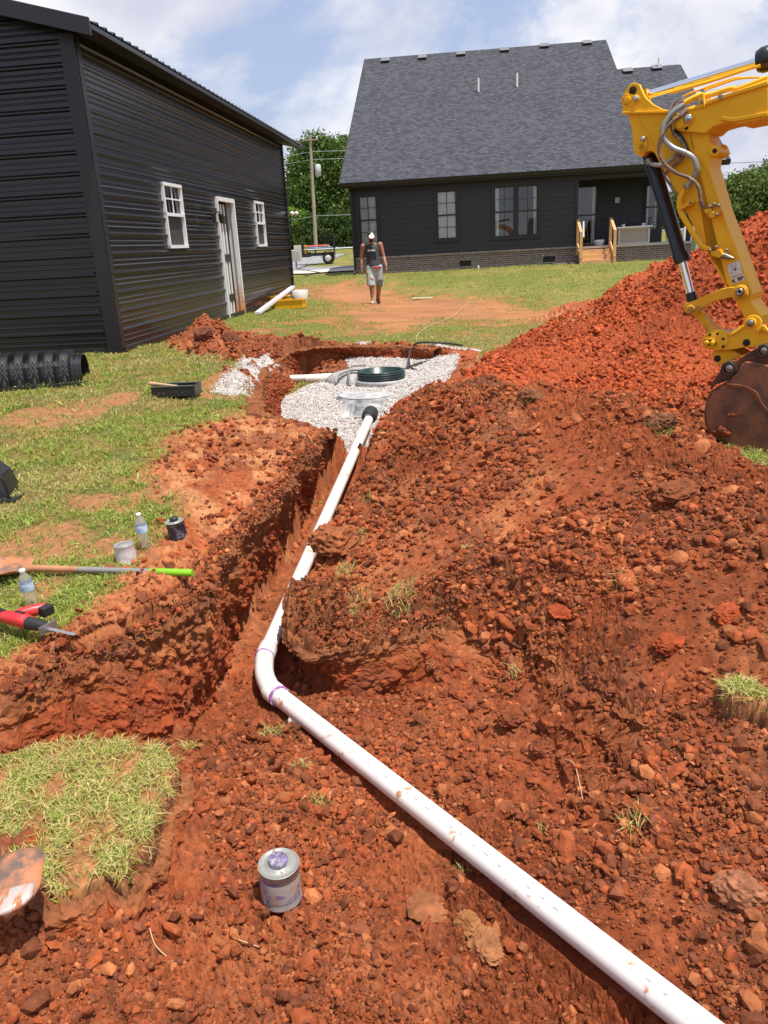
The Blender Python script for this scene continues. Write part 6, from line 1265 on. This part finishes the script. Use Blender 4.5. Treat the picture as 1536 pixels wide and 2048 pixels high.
mYd=mat('excavator_yellow_grimy',(.76,.39,.02),.45,spec=.25,dirt=(.26,.13,.05),dscale=9,dlo=.52,dhi=.68)
mChr=mat('chrome_rod',(.82,.83,.86),.09,1.0); mBar=mat('cylinder_black',(.014,.014,.016),.3,spec=.5); mPin=mat('worn_pin',(.28,.25,.22),.38,.8); mHoleM=mat('painted_bore_shade',(.02,.012,.008),.8)  # mHoleM: shade inside holes painted as near-black on solid discs
mHo1=mat('braided_hose',(.34,.36,.35),.35,.5,dirt=(.28,.2,.14),dscale=14,dlo=.56,dhi=.66); mHo2=mat('muddy_hose',(.16,.10,.075),.5,dirt=(.35,.25,.18),dscale=30,dlo=.5,dhi=.6)
mBk=mat('bucket_steel',(.035,.026,.024),.45,.3,dirt=(.26,.085,.035),dscale=5,dlo=.40,dhi=.60); mBk2=mat('bucket_side',(.115,.058,.04),.6,dirt=(.29,.115,.055),dscale=7,dlo=.38,dhi=.6,bump=.3,bscale=30)
ex=empty('excavator',PE0+DE*2.2,'yellow excavator with its arm folded down and bucket resting beside the heap','excavator')
SO=[(185,600),(185,545),(180,480),(200,425),(235,370),(270,348),(320,360),(345,420),(370,470),(430,525),(500,560),(560,575),(640,600),(720,650),(870,740),(890,820),(925,870),(965,880),(975,915),(950,940),(905,960),(895,1040),(1000,1400),(1130,1740),(1250,2080)]
so=[Z4(*p) for p in SO]+[Z3(*p) for p in [(1200,700),(1340,890),(1400,960),(1380,1120),(1220,1160),(1110,1010)]]+[Z3(*p) for p in [(1000,790),(900,600),(840,470),(700,200),(540,0)]]+[Z4(*p) for p in [(1000,1950),(900,1745),(780,1560),(666,1330),(530,1085),(450,930),(420,905),(380,915),(355,945),(330,955),(300,940),(280,910),(270,850),(265,770),(250,680),(225,610)]]
I=lambda x,y:(x,y)
# split the arm: two clevis plates on top, box section below
arm=MB(); body_px=[p for p in so if p[1]>Z4(0,592)[1]]+[]
top_px=[p for p in so if p[1]<=Z4(0,605)[1]]
low=[Z4(185,600)]+[Z4(560,600)]+[p for p in so if p[1]>Z4(0,640)[1] or p[0]>Z4(600,0)[0]][0:0]
i0=SO.index((640,600)); 
bodyp=[Z4(185,592),Z4(560,580)]+so[i0:]
plate(arm,bodyp,I,0,.27); ao=arm.build('arm',mY,ex,.006)
cl=[Z4(*p) for p in SO[1:i0+1]]+[Z4(600,620),Z4(185,592)]
plate(MB(),cl,I,0,.03)
MBa=MB(); plate(MBa,cl,I,-.004,.035); MBa.build('clevis_plate',mY,ao,.004)
MBa=MB(); plate(MBa,cl,I,.235,.035); MBa.build('clevis_plate',mY,ao,.004)
MBa=MB(); plate(MBa,[Z4(180,585),Z4(565,578),Z4(565,600),Z4(180,605)],I,-.025,.32); MBa.build('flange',mY,ao,.003)
m=MB(); disc(m,Z4,225,492,42,0,.012,4.1); disc(m,Z4,225,492,30,-.01,.012,4.1); disc(m,Z4,348,885,38,0,.012,4.1); plate(m,[(190,470),(205,440),(270,450),(310,455),(325,480),(315,505),(250,545),(200,530),(182,500)],Z4,-.012,.014); plate(m,[(318,860),(335,795),(360,785),(382,800),(388,870),(378,905),(340,920),(315,895)],Z4,-.012,.014); m.parts('pin_keeper',mY,ao,.002)
m=MB(); disc(m,Z4,297,480,22,-.012,.016,4.1,12); disc(m,Z4,355,810,20,-.012,.016,4.1,12); m.parts('bolt_head',mat('zinc_bolt',(.5,.52,.54),.3,.8),ao)
m=MB(); disc(m,Z4,270,412,31,-.0055,.004,4.1); m.parts('bore_disc',mHoleM,ao); 
m=MB(); disc(m,Z4,940,908,42,0,.02,4.1); disc(m,Z4,1005,905,45,.30,.05,4.1); m.parts('side_boss',mY,ao,.003); m=MB(); disc(m,Z4,940,908,19,-.02,.003,4.1); m.parts('bore_disc',mHoleM,ao)
m=MB(); m.tube([EP(*Z4(940,908),.0),EP(*Z4(940,908),.30)],.03,16); m.build('cross_tube',mY,ao)
# raised rib lines / weld seams on the arm side
m=MB()
for l in ([(300,620),(380,760),(500,1000),(560,1120)],[(700,790),(760,900),(870,1030),(920,1150),(1010,1440),(1100,1700)]): 
    m.mark()
    for a,b in zip(l[:-1],l[1:]): m.bar(EP(*Z4(*a),-.003),EP(*Z4(*b),-.003),.012,.008,up=NA)
m.parts('weld_seam',mY,ao)
# decal
m=MB(); q=[EP(*Z4(*p),-.0025) for p in ((1033,1845),(1143,1803),(1187,1965),(1088,1998))]; m.add(q,[(0,1,2,3)]); dc=m.build('decal',mat('decal_white',(.62,.62,.60),.4,var=.12,scale=40,dirt=(.45,.40,.36),dscale=50,dlo=.5,dhi=.6),ao)
def lerp2(u,v,off): a=q[0]+(q[1]-q[0])*u; b=q[3]+(q[2]-q[3])*u; return a+(b-a)*v-NA*off
m=MB(); m.add([lerp2(.04,.66,.001),lerp2(.97,.66,.001),lerp2(.97,.71,.001),lerp2(.04,.71,.001)],[(0,1,2,3)]); m.build('decal_stripe',mat('decal_orange',(.62,.16,.05),.4),dc)
m=MB()
for a,b in (((.08,.78),(.08,.96)),((.08,.88),(.26,.79)),((.08,.86),(.26,.96)),((.45,.80),(.95,.80)),((.45,.86),(.95,.86)),((.45,.92),(.8,.92)),((.42,.30),(.55,.42)),((.55,.30),(.5,.40))): m.bar(lerp2(*a,.001),lerp2(*b,.001),.006,.001,up=NA)
m.build('decal_marks',mat('decal_black',(.03,.03,.03),.5),dc)
# boom
BO=[(640,745),(605,720),(603,680),(640,615),(700,560),(760,535),(850,525),(960,470),(1376,340)]
bp=[Z4(*p) for p in BO]; TR_=EP(*Z4(1376,340),-.05); BR_=EP(*Z4(1376,642),-.05)
bz=[Z4(1376,642),Z4(1130,690),(Z4(1060,672)),Z4(985,690),Z4(920,712),Z4(880,750),Z4(860,762),Z4(760,755)]
n=[EP(*p,-.05) for p in bp]; n2=[EP(*p,-.05) for p in bz]
ext=[TR_+DE*.5+ZZ*.02,TR_+DE*1.1-ZZ*.22,TR_+DE*2.1-ZZ*1.45,BR_+DE*1.75-ZZ*1.05,BR_+DE*.95-ZZ*.18,BR_+DE*.45-ZZ*.01]
P=n+ext+n2; m=MB(); m.prism(P,[p+NA*.37 for p in P]); bo_=m.build('boom',mY,ex,.006)
# recessed panel plates on the boom side
m=MB(); plate(m,[(985,655),(1060,500),(1376,395),(1376,620),(1100,668)],Z4,-.056,.008); bpn=m.build('side_plate',mY,bo_,.003)
m=MB()
for l in ([(870,520),(1000,470),(1376,352)],[(1000,640),(1090,655),(1376,605)]):
    m.mark()
    for a,b in zip(l[:-1],l[1:]): m.bar(EP(*Z4(*a),-.058),EP(*Z4(*b),-.058),.022,.02,up=NA)
m.parts('edge_bar',mY,bo_,.003)
m=MB(); plate(m,[(605,700),(620,665),(690,610),(740,605),(770,635),(755,680),(690,720),(640,735)],Z4,-.066,.014); disc(m,Z4,655,685,38,-.066,.012,4.1); m.parts('pin_keeper',mY,bo_,.003)
m=MB(); disc(m,Z4,725,645,32,-.068,.018,4.1); m.parts('bolt_head',mat('zinc_bolt',(.5,.52,.54),.3,.8),bo_); m=MB(); disc(m,Z4,725,645,12,-.085,.012,4.1,6); m.build('bolt_centre',mat('blue_nut',(.25,.36,.42),.3,.6),bo_); m=MB(); disc(m,Z4,708,722,15,-.0515,.004,4.1); m.parts('bore_disc',mHoleM,bo_)
# arm cylinder
c0=EP(*Z4(375,455),.12); c1=EP(*Z4(1330,165),.12); dcyl=(c1-c0)/np.linalg.norm(c1-c0)
ac=MB().tube([c1-dcyl*.03,c1,c1+dcyl*.05,c1+dcyl*.06,c1+dcyl*1.15],[.062,.076,.076,.064,.064],24).build('arm_cylinder',mBar,ex)
MB().tube([c0-dcyl*.03,c1],.026,24).build('chrome_rod',mChr,ac); MB().tube([c0-dcyl*.1-NA*.06,c0-dcyl*.1+NA*.06],.05,20).bar(c0-dcyl*.12,c0+dcyl*.02,.07,.07,up=NA).build('rod_eye',mY,ac)
# boom top lines
def pl(pts,fr,off): return [EP(*fr(*p),off if np.isscalar(off) else off[i]) for i,p in enumerate(pts)]
for i,(pts,off,r_,mm) in enumerate([([(0,830),(300,745),(660,640),(1150,480),(1420,400)],.05,.010,mY),([(200,890),(330,830),(480,780),(700,700),(1030,595),(1160,600)],.08,.007,mY),([(540,790),(700,730),(1060,610),(1330,590),(1400,590)],.02,.007,mY),([(240,990),(430,890),(640,860),(940,765),(1090,760),(1536,590)],-.02,.016,mY),([(300,1090),(470,1045),(760,930),(900,880),(1536,650)],-.05,.012,mY),([(220,970),(400,880),(520,850)],.0,.013,mY)]):
    MB().tube(interp(pl(pts,Z6,off),4),r_,8).build('hydraulic_pipe',mm,bo_)
m=MB(); plate(m,[(430,890),(445,850),(520,830),(545,1050),(460,1055)],Z6,-.07,.16); m.build('pipe_bracket',mY,bo_,.003)
m=MB(); plate(m,[(470,940),(510,930),(520,985),(480,995)],Z6,-.085,.03); plate(m,[(740,870),(820,850),(830,920),(770,940)],Z6,-.07,.05); plate(m,[(470,770),(510,760),(520,830),(480,835)],Z6,.03,.05); m.parts('pipe_clamp',mPin,bo_,.003)
# hoses
H=[([(690,530),(620,575),(560,640),(520,720),(530,815),(600,885),(700,925),(770,975),(792,1060),(765,1130),(718,1200)],[-.07,-.09,-.1,-.11,-.11,-.1,-.09,-.08,-.07,-.06,-.05],.0185,mHo1),
 ([(720,580),(620,645),(540,730),(495,820),(485,920),(525,1010),(620,1085),(740,1135),(805,1205),(825,1310),(848,1372)],[-.07,-.1,-.12,-.13,-.13,-.12,-.1,-.09,-.08,-.07,-.05],.0125,mHo2),
 ([(640,490),(590,540),(560,620),(520,740),(545,840),(640,900),(650,970),(590,1040)],[-.03,-.05,-.08,-.09,-.08,-.06,-.04,-.03],.010,mHo2),
 ([(392,1000),(450,1022),(520,1020),(590,975),(640,915)],[.08,.0,-.03,-.04,-.03],.014,mHo1),
 ([(670,500),(610,560),(580,640),(600,760),(660,820),(700,900),(660,990),(570,1060),(530,1110),(570,1180),(640,1290)],[-.05,-.07,-.07,-.05,-.05,-.04,-.04,-.03,-.02,-.01,-.01],.009,mHo2),
 ([(600,740),(650,780),(690,850),(720,930)],[-.02,-.03,-.03,-.01],.014,mBar)]
for pts,off,r_,mm in H: MB().tube(interp(pl(pts,Z4,off),6),r_,10).build('hydraulic_hose',mm,ao)
MB().tube(interp(pl([(715,1200),(670,1265),(650,1320),(660,1400),(700,1480),(790,1625),(845,1695),(900,1715)],Z4,-.035),6),.019,12).build('hydraulic_pipe',mY,ao)
m=MB()
for x,y in ((715,1195),(400,995)): m.mark().tube([EP(*Z4(x-8,y-18),-.045 if x>500 else .06),EP(*Z4(x+8,y+22),-.045 if x>500 else .06)],.024,10)
m.mark().tube([EP(*Z4(822,1315),-.06),EP(*Z4(852,1385),-.04)],.017,10); m.parts('hose_ferrule',mPin,ao)
m=MB(); plate(m,[(640,1380),(655,1350),(700,1335),(745,1315),(760,1330),(750,1350),(700,1370),(660,1392)],Z4,-.07,.07); plate(m,[(850,1400),(900,1375),(955,1440),(905,1465)],Z4,-.075,.075); plate(m,[(900,1360),(980,1345),(995,1400),(950,1450),(915,1400)],Z4,-.05,.05); plate(m,[(905,1735),(985,1715),(1005,1760),(975,1788),(910,1765)],Z4,-.075,.075); plate(m,[(945,1690),(970,1685),(1050,1720),(1055,1745),(1030,1750),(960,1720)],Z4,-.04,.04); m.parts('valve_block',mYd,ao,.004)
m=MB().mark().tube([EP(*Z4(1005,1765),-.04),EP(*Z4(1050,1778),-.045),EP(*Z4(1092,1792),-.05)],[.020,.017,.010],12); 
for x,y in ((905,1365),(975,1355),(940,1345),(960,1430),(955,1695),(1040,1722),(745,1330),(905,1722)): disc(m,Z4,x,y,13,-.06,.022,4.1,6)
m.parts('fitting',mPin,ao)
# bucket cylinder
b0=EP(*Z4(402,930),.13); b1=EP(*Z4(678,1822),.13); b2=EP(*Z3(215,720),.13); d_=(b1-b0)/np.linalg.norm(b1-b0)
bc=MB().tube([b0-d_*.0,b0+d_*.01,b1-d_*.07,b1-d_*.065,b1],[.045,.050,.050,.057,.057],26).build('bucket_cylinder',mBar,ex)
MB().tube([b1-d_*.02,b2],.029,24).build('chrome_rod',mChr,bc); MB().tube([b2-(b2-b1)/np.linalg.norm(b2-b1)*.07,b2+d_*.02],.036,20).tube([EP(*Z3(190,830),.06),EP(*Z3(190,830),.2)],.05,20).build('rod_eye',mBar,bc)
# linkage
LK=[(60,830),(62,780),(100,735),(160,720),(250,690),(400,620),(560,545),(700,492),(830,465),(930,460),(1000,425),(1090,425),(1150,490),(1155,600),(1100,655),(1010,675),(930,640),(860,640),(740,662),(560,722),(400,812),(300,905),(230,950),(130,920),(75,885)]
for off in (-.06,.285):
    m=MB(); plate(m,LK,Z3,off,.045); lo=m.build('guide_link',mYd,ex,.005)
    if off<0:
        k=MB(); disc(k,Z3,195,838,75,off,.03,8.53); disc(k,Z3,1030,545,95,off,.012,8.53,hole=70); k.parts('link_boss',mYd,lo,.003); k=MB(); disc(k,Z3,1030,545,62,off,.03,8.53,hole=22); k.build('pin_collar',mPin,lo); k=MB(); disc(k,Z3,1030,545,22,off-.02,.004,8.53); k.parts('bore_disc',mHoleM,lo)
m=MB(); plate(m,[(235,950),(300,880),(400,890),(440,1000),(520,1100),(610,1190),(600,1260),(470,1260),(380,1130),(310,1040)],Z3,.0,.06); m.build('bucket_link',mYd,ex,.006)
m=MB(); plate(m,[(400,900),(480,980),(580,1090),(740,1210),(620,1240),(470,1100),(400,1000)],Z3,.22,.05); m.build('bucket_link',mYd,ex,.006)
CO=[(372,1400),(395,1310),(455,1245),(555,1195),(660,1185),(740,1205),(790,1245),(870,1238),(950,1190),(1050,1115),(1100,1030),(1150,965),(1220,940),(1300,940),(1370,990),(1400,1060),(1390,1130),(1460,1190),(1540,1200),(1600,1400),(1400,1460),(1240,1500),(1100,1490),(960,1522),(800,1540),(640,1548),(500,1530),(400,1480)]
cp=MB(); plate(cp,CO,Z3,-.045,.04); co=cp.build('quick_coupler',mY,ex,.006)
m=MB(); plate(m,CO,Z3,.275,.04); m.build('side_plate',mY,co,.006)
m=MB(); plate(m,[(600,1250),(1050,1250),(1250,1200),(1500,1280),(1500,1400),(1100,1440),(700,1480),(520,1440)],Z3,.0,.27); m.build('coupler_body',mYd,co,.006)
m=MB(); plate(m,[(790,1265),(870,1262),(960,1210),(1065,1130),(1110,1120),(1070,1170),(970,1245),(880,1290),(790,1295)],Z3,-.056,.012); disc(m,Z3,640,1370,172,-.045,.012,8.53,40); m.parts('raised_rim',mY,co,.003)
k=MB(); plate(k,[(378,1400),(395,1350),(440,1338),(540,1345),(620,1370),(655,1420),(640,1475),(590,1510),(500,1505),(400,1470)],Z3,-.064,.008); k.build('rim_plate',mY,co,.002)
k=MB(); plate(k,[(400,1395),(420,1352),(540,1362),(600,1385),(625,1420),(610,1460),(570,1475),(420,1450)],Z3,-.068,.005); k.build('recess',mHoleM,co)  # solid dark plate; the recess's shade is put into its colour
k=MB(); disc(k,Z3,455,1410,42,-.068,.014,8.53); disc(k,Z3,562,1418,46,-.068,.014,8.53); k.parts('pin_end',mY,co)
k=MB(); 
for x,y,r_ in ((508,1275,23),(640,1258,23),(738,1345,24),(738,1476,25),(1135,1412,62)): disc(k,Z3,x,y,r_,-.0575 if r_<40 else -.0455,.002,8.53)
k.parts('bore_disc',mHoleM,co)
k=MB(); disc(k,Z3,1215,1075,82,-.045,.02,8.53,hole=60); k.build('pin_boss',mY,co,.002); k=MB(); disc(k,Z3,1215,1075,60,-.045,.03,8.53); k.build('pivot_pin',mPin,co)
k=MB(); plate(k,[(1290,1230),(1310,1180),(1400,1110),(1440,1120),(1502,1200),(1560,1260),(1540,1290),(1470,1220),(1420,1160),(1340,1230),(1310,1260)],Z3,-.08,.03); k.build('latch_lever',mY,co,.004)
k=MB(); plate(k,[(540,1640),(555,1555),(700,1530),(900,1545),(1060,1630),(1000,1660),(900,1700),(740,1775),(660,1790),(590,1760)],Z3,.0,.24); hk=k.build('coupler_hook',mY,co,.006); k=MB(); disc(k,Z3,640,1682,56,.0,.003,8.53); k.parts('bore_disc',mHoleM,hk)
# bucket
BS=[(1190,1180),(1100,1225),(1010,1280),(965,1370),(945,1480),(955,1590),(1000,1665),(1060,1715),(1130,1760),(1250,1800),(1400,1825),(1560,1850),(1800,1840),(2060,1760),(2080,1700),(1900,1520),(1740,1240),(1600,1100),(1529,1060),(1480,1035),(1320,1018),(1270,1060),(1245,1120)]
W0,WB=-.13,.56
for off in (W0,W0+WB-.02):
    k=MB(); plate(k,BS,Z5,off,.02); bkp=k.build('bucket' if off==W0 else 'bucket_side',mBk2,ex if off==W0 else bkp,.004)
wr=[EP(*Z5(*p),W0) for p in BS[:15]]; k=MB()
for a,b in zip(wr[:-1],wr[1:]): 
    nrm_=np.cross(b-a,NA); nrm_/=np.linalg.norm(nrm_); k.add([a,b,b+NA*WB,a+NA*WB,a+nrm_*.015,b+nrm_*.015,b+NA*WB+nrm_*.015,a+NA*WB+nrm_*.015],[(3,2,1,0),(4,5,6,7),(0,1,5,4),(3,7,6,2)])
k.build('back_shell',mBk2,bkp)
k=MB(); rim_=[(1150,1215),(1330,1235),(1420,1290),(1480,1400),(1560,1500),(1640,1560),(1640,1600),(1540,1540),(1450,1430),(1390,1320),(1320,1265),(1150,1245)]; plate(k,rim_,Z5,W0-.014,.016); k.build('wear_strip',mBk,bkp,.003)
k=MB(); plate(k,[(1130,1455),(1300,1440),(1310,1500),(1140,1530)],Z5,W0-.006,.008); k.build('side_patch',mBk2,bkp,.004)
ER=[(1003,1275),(1008,1215),(1100,1085),(1120,1035),(1180,1000),(1240,1010),(1330,945),(1450,880),(1520,845),(1640,840),(1700,960),(1560,1050),(1330,1010),(1270,1050),(1240,1130),(1190,1180),(1040,1230)]
for off in (W0+.10,W0+.40): k=MB(); plate(k,ER,Z5,off-.06,.05); k.build('bucket_ear',mBk,bkp,.005)
k=MB(); disc(k,Z5,1185,1075,66,W0+.04,.05,4.55,hole=40); disc(k,Z5,1500,912,60,W0+.04,.05,4.55,hole=34); k.parts('ear_boss',mat('oily_steel',(.07,.06,.055),.35,.6),bkp,.002)
k=MB(); disc(k,Z5,1185,1075,36,W0+.02,.03,4.55); disc(k,Z5,1500,912,32,W0+.02,.03,4.55); k.tube([EP(*Z5(1185,1075),W0+.04),EP(*Z5(1185,1075),W0+.4)],.03,16).tube([EP(*Z5(1500,912),W0+.04),EP(*Z5(1500,912),W0+.4)],.03,16); k.build('bucket_pin',mPin,bkp)
for i in range(4):
    a=EP(*Z5(2060,1770),W0)+NA*(.03+i*(WB-.06)/3); MB().bar(a-DE*.03,a+DE*.13+ZZ*.03,.06,.04).build('bucket_tooth',mPin,bkp)
for x,y,s in ((1120,1640,.05),(1090,1660,.045),(1150,1665,.04),(1215,1500,.02),(1180,1500,.018)): lump('stuck_clay',EP(*Z5(x,y),W0-.01),(s,s*.6,s*.6),x,'','',(.26,.075,.03)).parent=None
for o in [o for o in COL.objects if o.name.startswith('stuck_clay')]:
    for k_ in ('label','category'): 
        if k_ in o: del o[k_]
    wl2=o.location.copy(); o.parent=bkp; pw=parent_world(bkp); o.location=wl2-Vector(pw)
# machine body, outside the frame to the right
BC=PE0+NA*.14+DE*3.0; BC[2]=0; RE=np.stack([DE,NA,ZZ],1)
def XB(a,b,z): return BC+DE*a+NA*b+ZZ*z
for s in (-1,1):
    t=MB(); pr_=[(-1.0,.05),(-.85,0),(.85,0),(1.0,.05),(1.08,.25),(1.0,.45),(.85,.5),(-.85,.5),(-1.0,.45),(-1.08,.25)]
    t.prism([XB(x,s*.7-.2,z) for x,z in pr_],[XB(x,s*.7+.2,z) for x,z in pr_]); t.build('track',mat('track_rubber',(.03,.028,.026),.8,dirt=(.2,.08,.04),dscale=4,dlo=.45,dhi=.6),ex,.02)
MB().box(XB(0,0,.45),(1.2,1.1,.25),RE).build('undercarriage',mYd,ex,.02); MB().box(XB(.25,0,1.0),(1.9,1.5,.7),RE).build('house_deck',mY,ex,.06)
cb=MB().box(XB(.1,.35,1.95),(1.2,.8,1.3),RE,.92).build('cab',mat('cab_grey',(.05,.05,.055),.4),ex,.04); MB().box(XB(.1,.35,2.0),(1.22,.82,.85),RE,.94).build('cab_glass',mat('cab_window',(.03,.04,.05),.05),cb); MB().box(XB(.1,.35,2.64),(1.2,.85,.06),RE).build('cab_roof',mY,cb,.02)
MB().box(XB(-.85,-.0,.75),(.35,.4,.5),RE).build('boom_foot',mY,ex,.03)
# ------------------------------------------------------------------ worker walking toward us
def remesh(mb,name,m,parent,vox,sub=True):
    o=mb.build(name,m,parent); r=o.modifiers.new('merge','REMESH'); r.mode='VOXEL'; r.voxel_size=vox; r.use_smooth_shade=True
    s=o.modifiers.new('sm','SMOOTH'); s.factor=.6; s.iterations=5; return o
wp=atz(751,609,.12); wp[2]=HG(wp); wk=empty('person',wp,'man walking head down in a dark sleeveless shirt, pale shorts and white fronted cap','person'); 
def K(x,y,z): return wp+A([x*1.1+.02*math.sin(z*3),y,z])
mSkin=mat('tanned_skin',(.36,.165,.095),.55,var=.1,scale=12)
b=MB()
b.ell(K(0,.0,.95),(.155,.11,.13)).tube([K(0,0,.92),K(0,.01,1.1),K(0,.02,1.28),K(0,.01,1.38)],[.145,.135,.155,.14],16).ell(K(0,.01,1.36),(.19,.10,.09)).tube([K(0,-.0,1.38),K(0,-.05,1.50)],[.062,.055],12)
b.ell(K(0,-.085,1.575),(.075,.095,.112)).ell(K(0,-.165,1.53),(.018,.022,.02))   # head, bowed; nose
for s in (-1,1): b.ell(K(s*.075,-.07,1.57),(.014,.02,.03))
J={-1:[(-.19,.01,1.375),(-.255,.05,1.10),(-.275,-.0,.85)],1:[(.19,.01,1.395),(.24,.02,1.11),(.275,-.12,.87)]}
for s in (-1,1):
    a,e_,h=J[s]; b.tube([K(*a),K(*[(p+q)/2 for p,q in zip(a,e_)]),K(*e_),K(*[(p*.6+q*.4) for p,q in zip(e_,h)]),K(*h)],[.062,.053,.042,.042,.028],12).ell(K(*a),.062)
    hx,hy,hz_=h; b.ell(K(hx,hy-.008,hz_-.055),(.020,.036,.05)); 
    for i in range(4): fy=hy-.035+.018*i; l=[.062,.072,.068,.052][i]; b.tube([K(hx,fy,hz_-.085),K(hx-s*.006,fy-.004,hz_-.085-l*.55),K(hx-s*.02,fy-.008,hz_-.085-l)],[.0095,.009,.0075],7)
    b.tube([K(hx,hy-.035,hz_-.03),K(hx-s*.012,hy-.062,hz_-.06),K(hx-s*.018,hy-.066,hz_-.09)],[.012,.010,.008],7)
LG={-1:[(-.085,0,.92),(-.085,-.10,.50),(-.06,-.10,.09)],1:[(.085,0,.92),(.085,.03,.51),(.06,.18,.10)]}
for s in (-1,1):
    a,k_,f_=LG[s]; b.tube([K(*a),K(*[(p+q)/2 for p,q in zip(a,k_)]),K(*k_),K(*[(p*.65+q*.35) for p,q in zip(k_,f_)]),K(*f_)],[.10,.088,.066,.064,.04],14)
    b.ell(K(f_[0]+s*.01,f_[1]-.06,.045),(.04,.11,.035))
remesh(b,'body',mSkin,wk,.0085)
c=MB(); c.tube([K(0,0,.86),K(0,.0,.93),K(0,.01,1.1),K(0,.02,1.28),K(0,.01,1.38)],[.168,.168,.156,.17,.15],20).ell(K(0,.01,1.35),(.175,.115,.10)).tube([K(0,0,1.36),K(0,-.03,1.43)],[.08,.072],12)
for s in (-1,1): c.ell(K(s*.13,.01,1.385),(.055,.075,.05))
sv=remesh(c,'tank_top',mat('charcoal_shirt',(.055,.055,.062),.85,var=.25,scale=14),wk,.010)
fy=-.158
MB().box(K(.02,fy+.012,1.14),(.13,.012,.17)).build('shirt_print',mat('navy_print',(.010,.012,.045),.7),sv)
k=MB()
for i,(x,w_,h) in enumerate([(-.082,.030,.045),(-.045,.02,.03),(-.02,.022,.036),(.008,.018,.03),(.032,.022,.036),(.058,.018,.04)]): k.box(K(x,fy+.002,1.268),(w_,.006,h))
k.build('shirt_lettering',mat('white_print',(.75,.78,.85),.6),sv)
k=MB(); k.tube([K(0,0,.82),K(0,0,.9),K(0,0,.95)],[.165,.17,.15],18)
for s in (-1,1):
    a,kn,f_=LG[s]; kk=(kn[0]*1.05,kn[1],.44 if s<0 else .5); k.tube([K(*a),K(*[(p+q)/2 for p,q in zip(a,kk)]),K(*kk)],[.118,.112,.105],16)
so_=remesh(k,'shorts',mat('faded_denim',(.38,.46,.46),.85,var=.2,scale=16,dirt=(.50,.40,.30),dscale=10,dlo=.56,dhi=.7),wk,.011)
MB().tube([K(-.02,-.165,.875),K(.08,-.16,.865),K(.15,-.08,.87)],.022,8).build('waist_band',mat('crimson_cloth',(.35,.02,.05),.8),so_)
k=MB().box(K(.115,-.115,.50),(.105,.06,.17),None,1.1); k.build('knee_pouch',mat('slate_pouch',(.10,.105,.12),.7),so_,.01); MB().ell(K(-.07,-.155,.62),(.06,.03,.07)).build('knee_patch',mat('dusty_patch',(.52,.40,.33),.8),so_); MB().box(K(-.15,-.06,.76),(.05,.08,.10)).build('tool_pouch',mat('brown_leather',(.12,.05,.02),.7),so_,.01); MB().tube([K(-.16,-.12,.82),K(-.15,-.12,.74)],.014,8).build('tape_measure',mYel,so_)
for s in (-1,1):
    a,kn,f_=LG[s]; q=MB(); q.tube([K(f_[0],f_[1],.24),K(f_[0],f_[1],.1),K(f_[0],f_[1],.03)],[.048,.05,.05],12).ell(K(f_[0]+s*.015,f_[1]-.075,.04),(.052,.135,.045)); bt2=remesh(q,'boot',mat('tan_boot' if s<0 else 'brown_boot',(.42,.34,.24) if s<0 else (.10,.045,.03),.8),wk,.009)
k=MB(); k.ell(K(0,-.07,1.625),(.088,.105,.085)); cap_=remesh(k,'cap',mat('dark_cap',(.03,.032,.035),.8),wk,.009)
k=MB(); k.ell(K(0.012,-.118,1.625),(.052,.060,.060)); remesh(k,'cap_front',mat('white_cap_front',(.72,.73,.68),.7,dirt=(.35,.5,.1),dscale=18,dlo=.6,dhi=.66),wk,.009)
R_=np.stack([A([1,0,0]),A([0,.55,.83]),A([0,-.83,.55])],1); MB().ell(K(.01,-.195,1.585),(.068,.065,.012),20,8,R_).build('cap_brim',mat('white_cap_front',(.72,.73,.68)),wk)
MB().ell(K(0,-.15,1.50),(.05,.035,.045)).build('beard',mat('dark_beard',(.02,.014,.01),.9),wk)
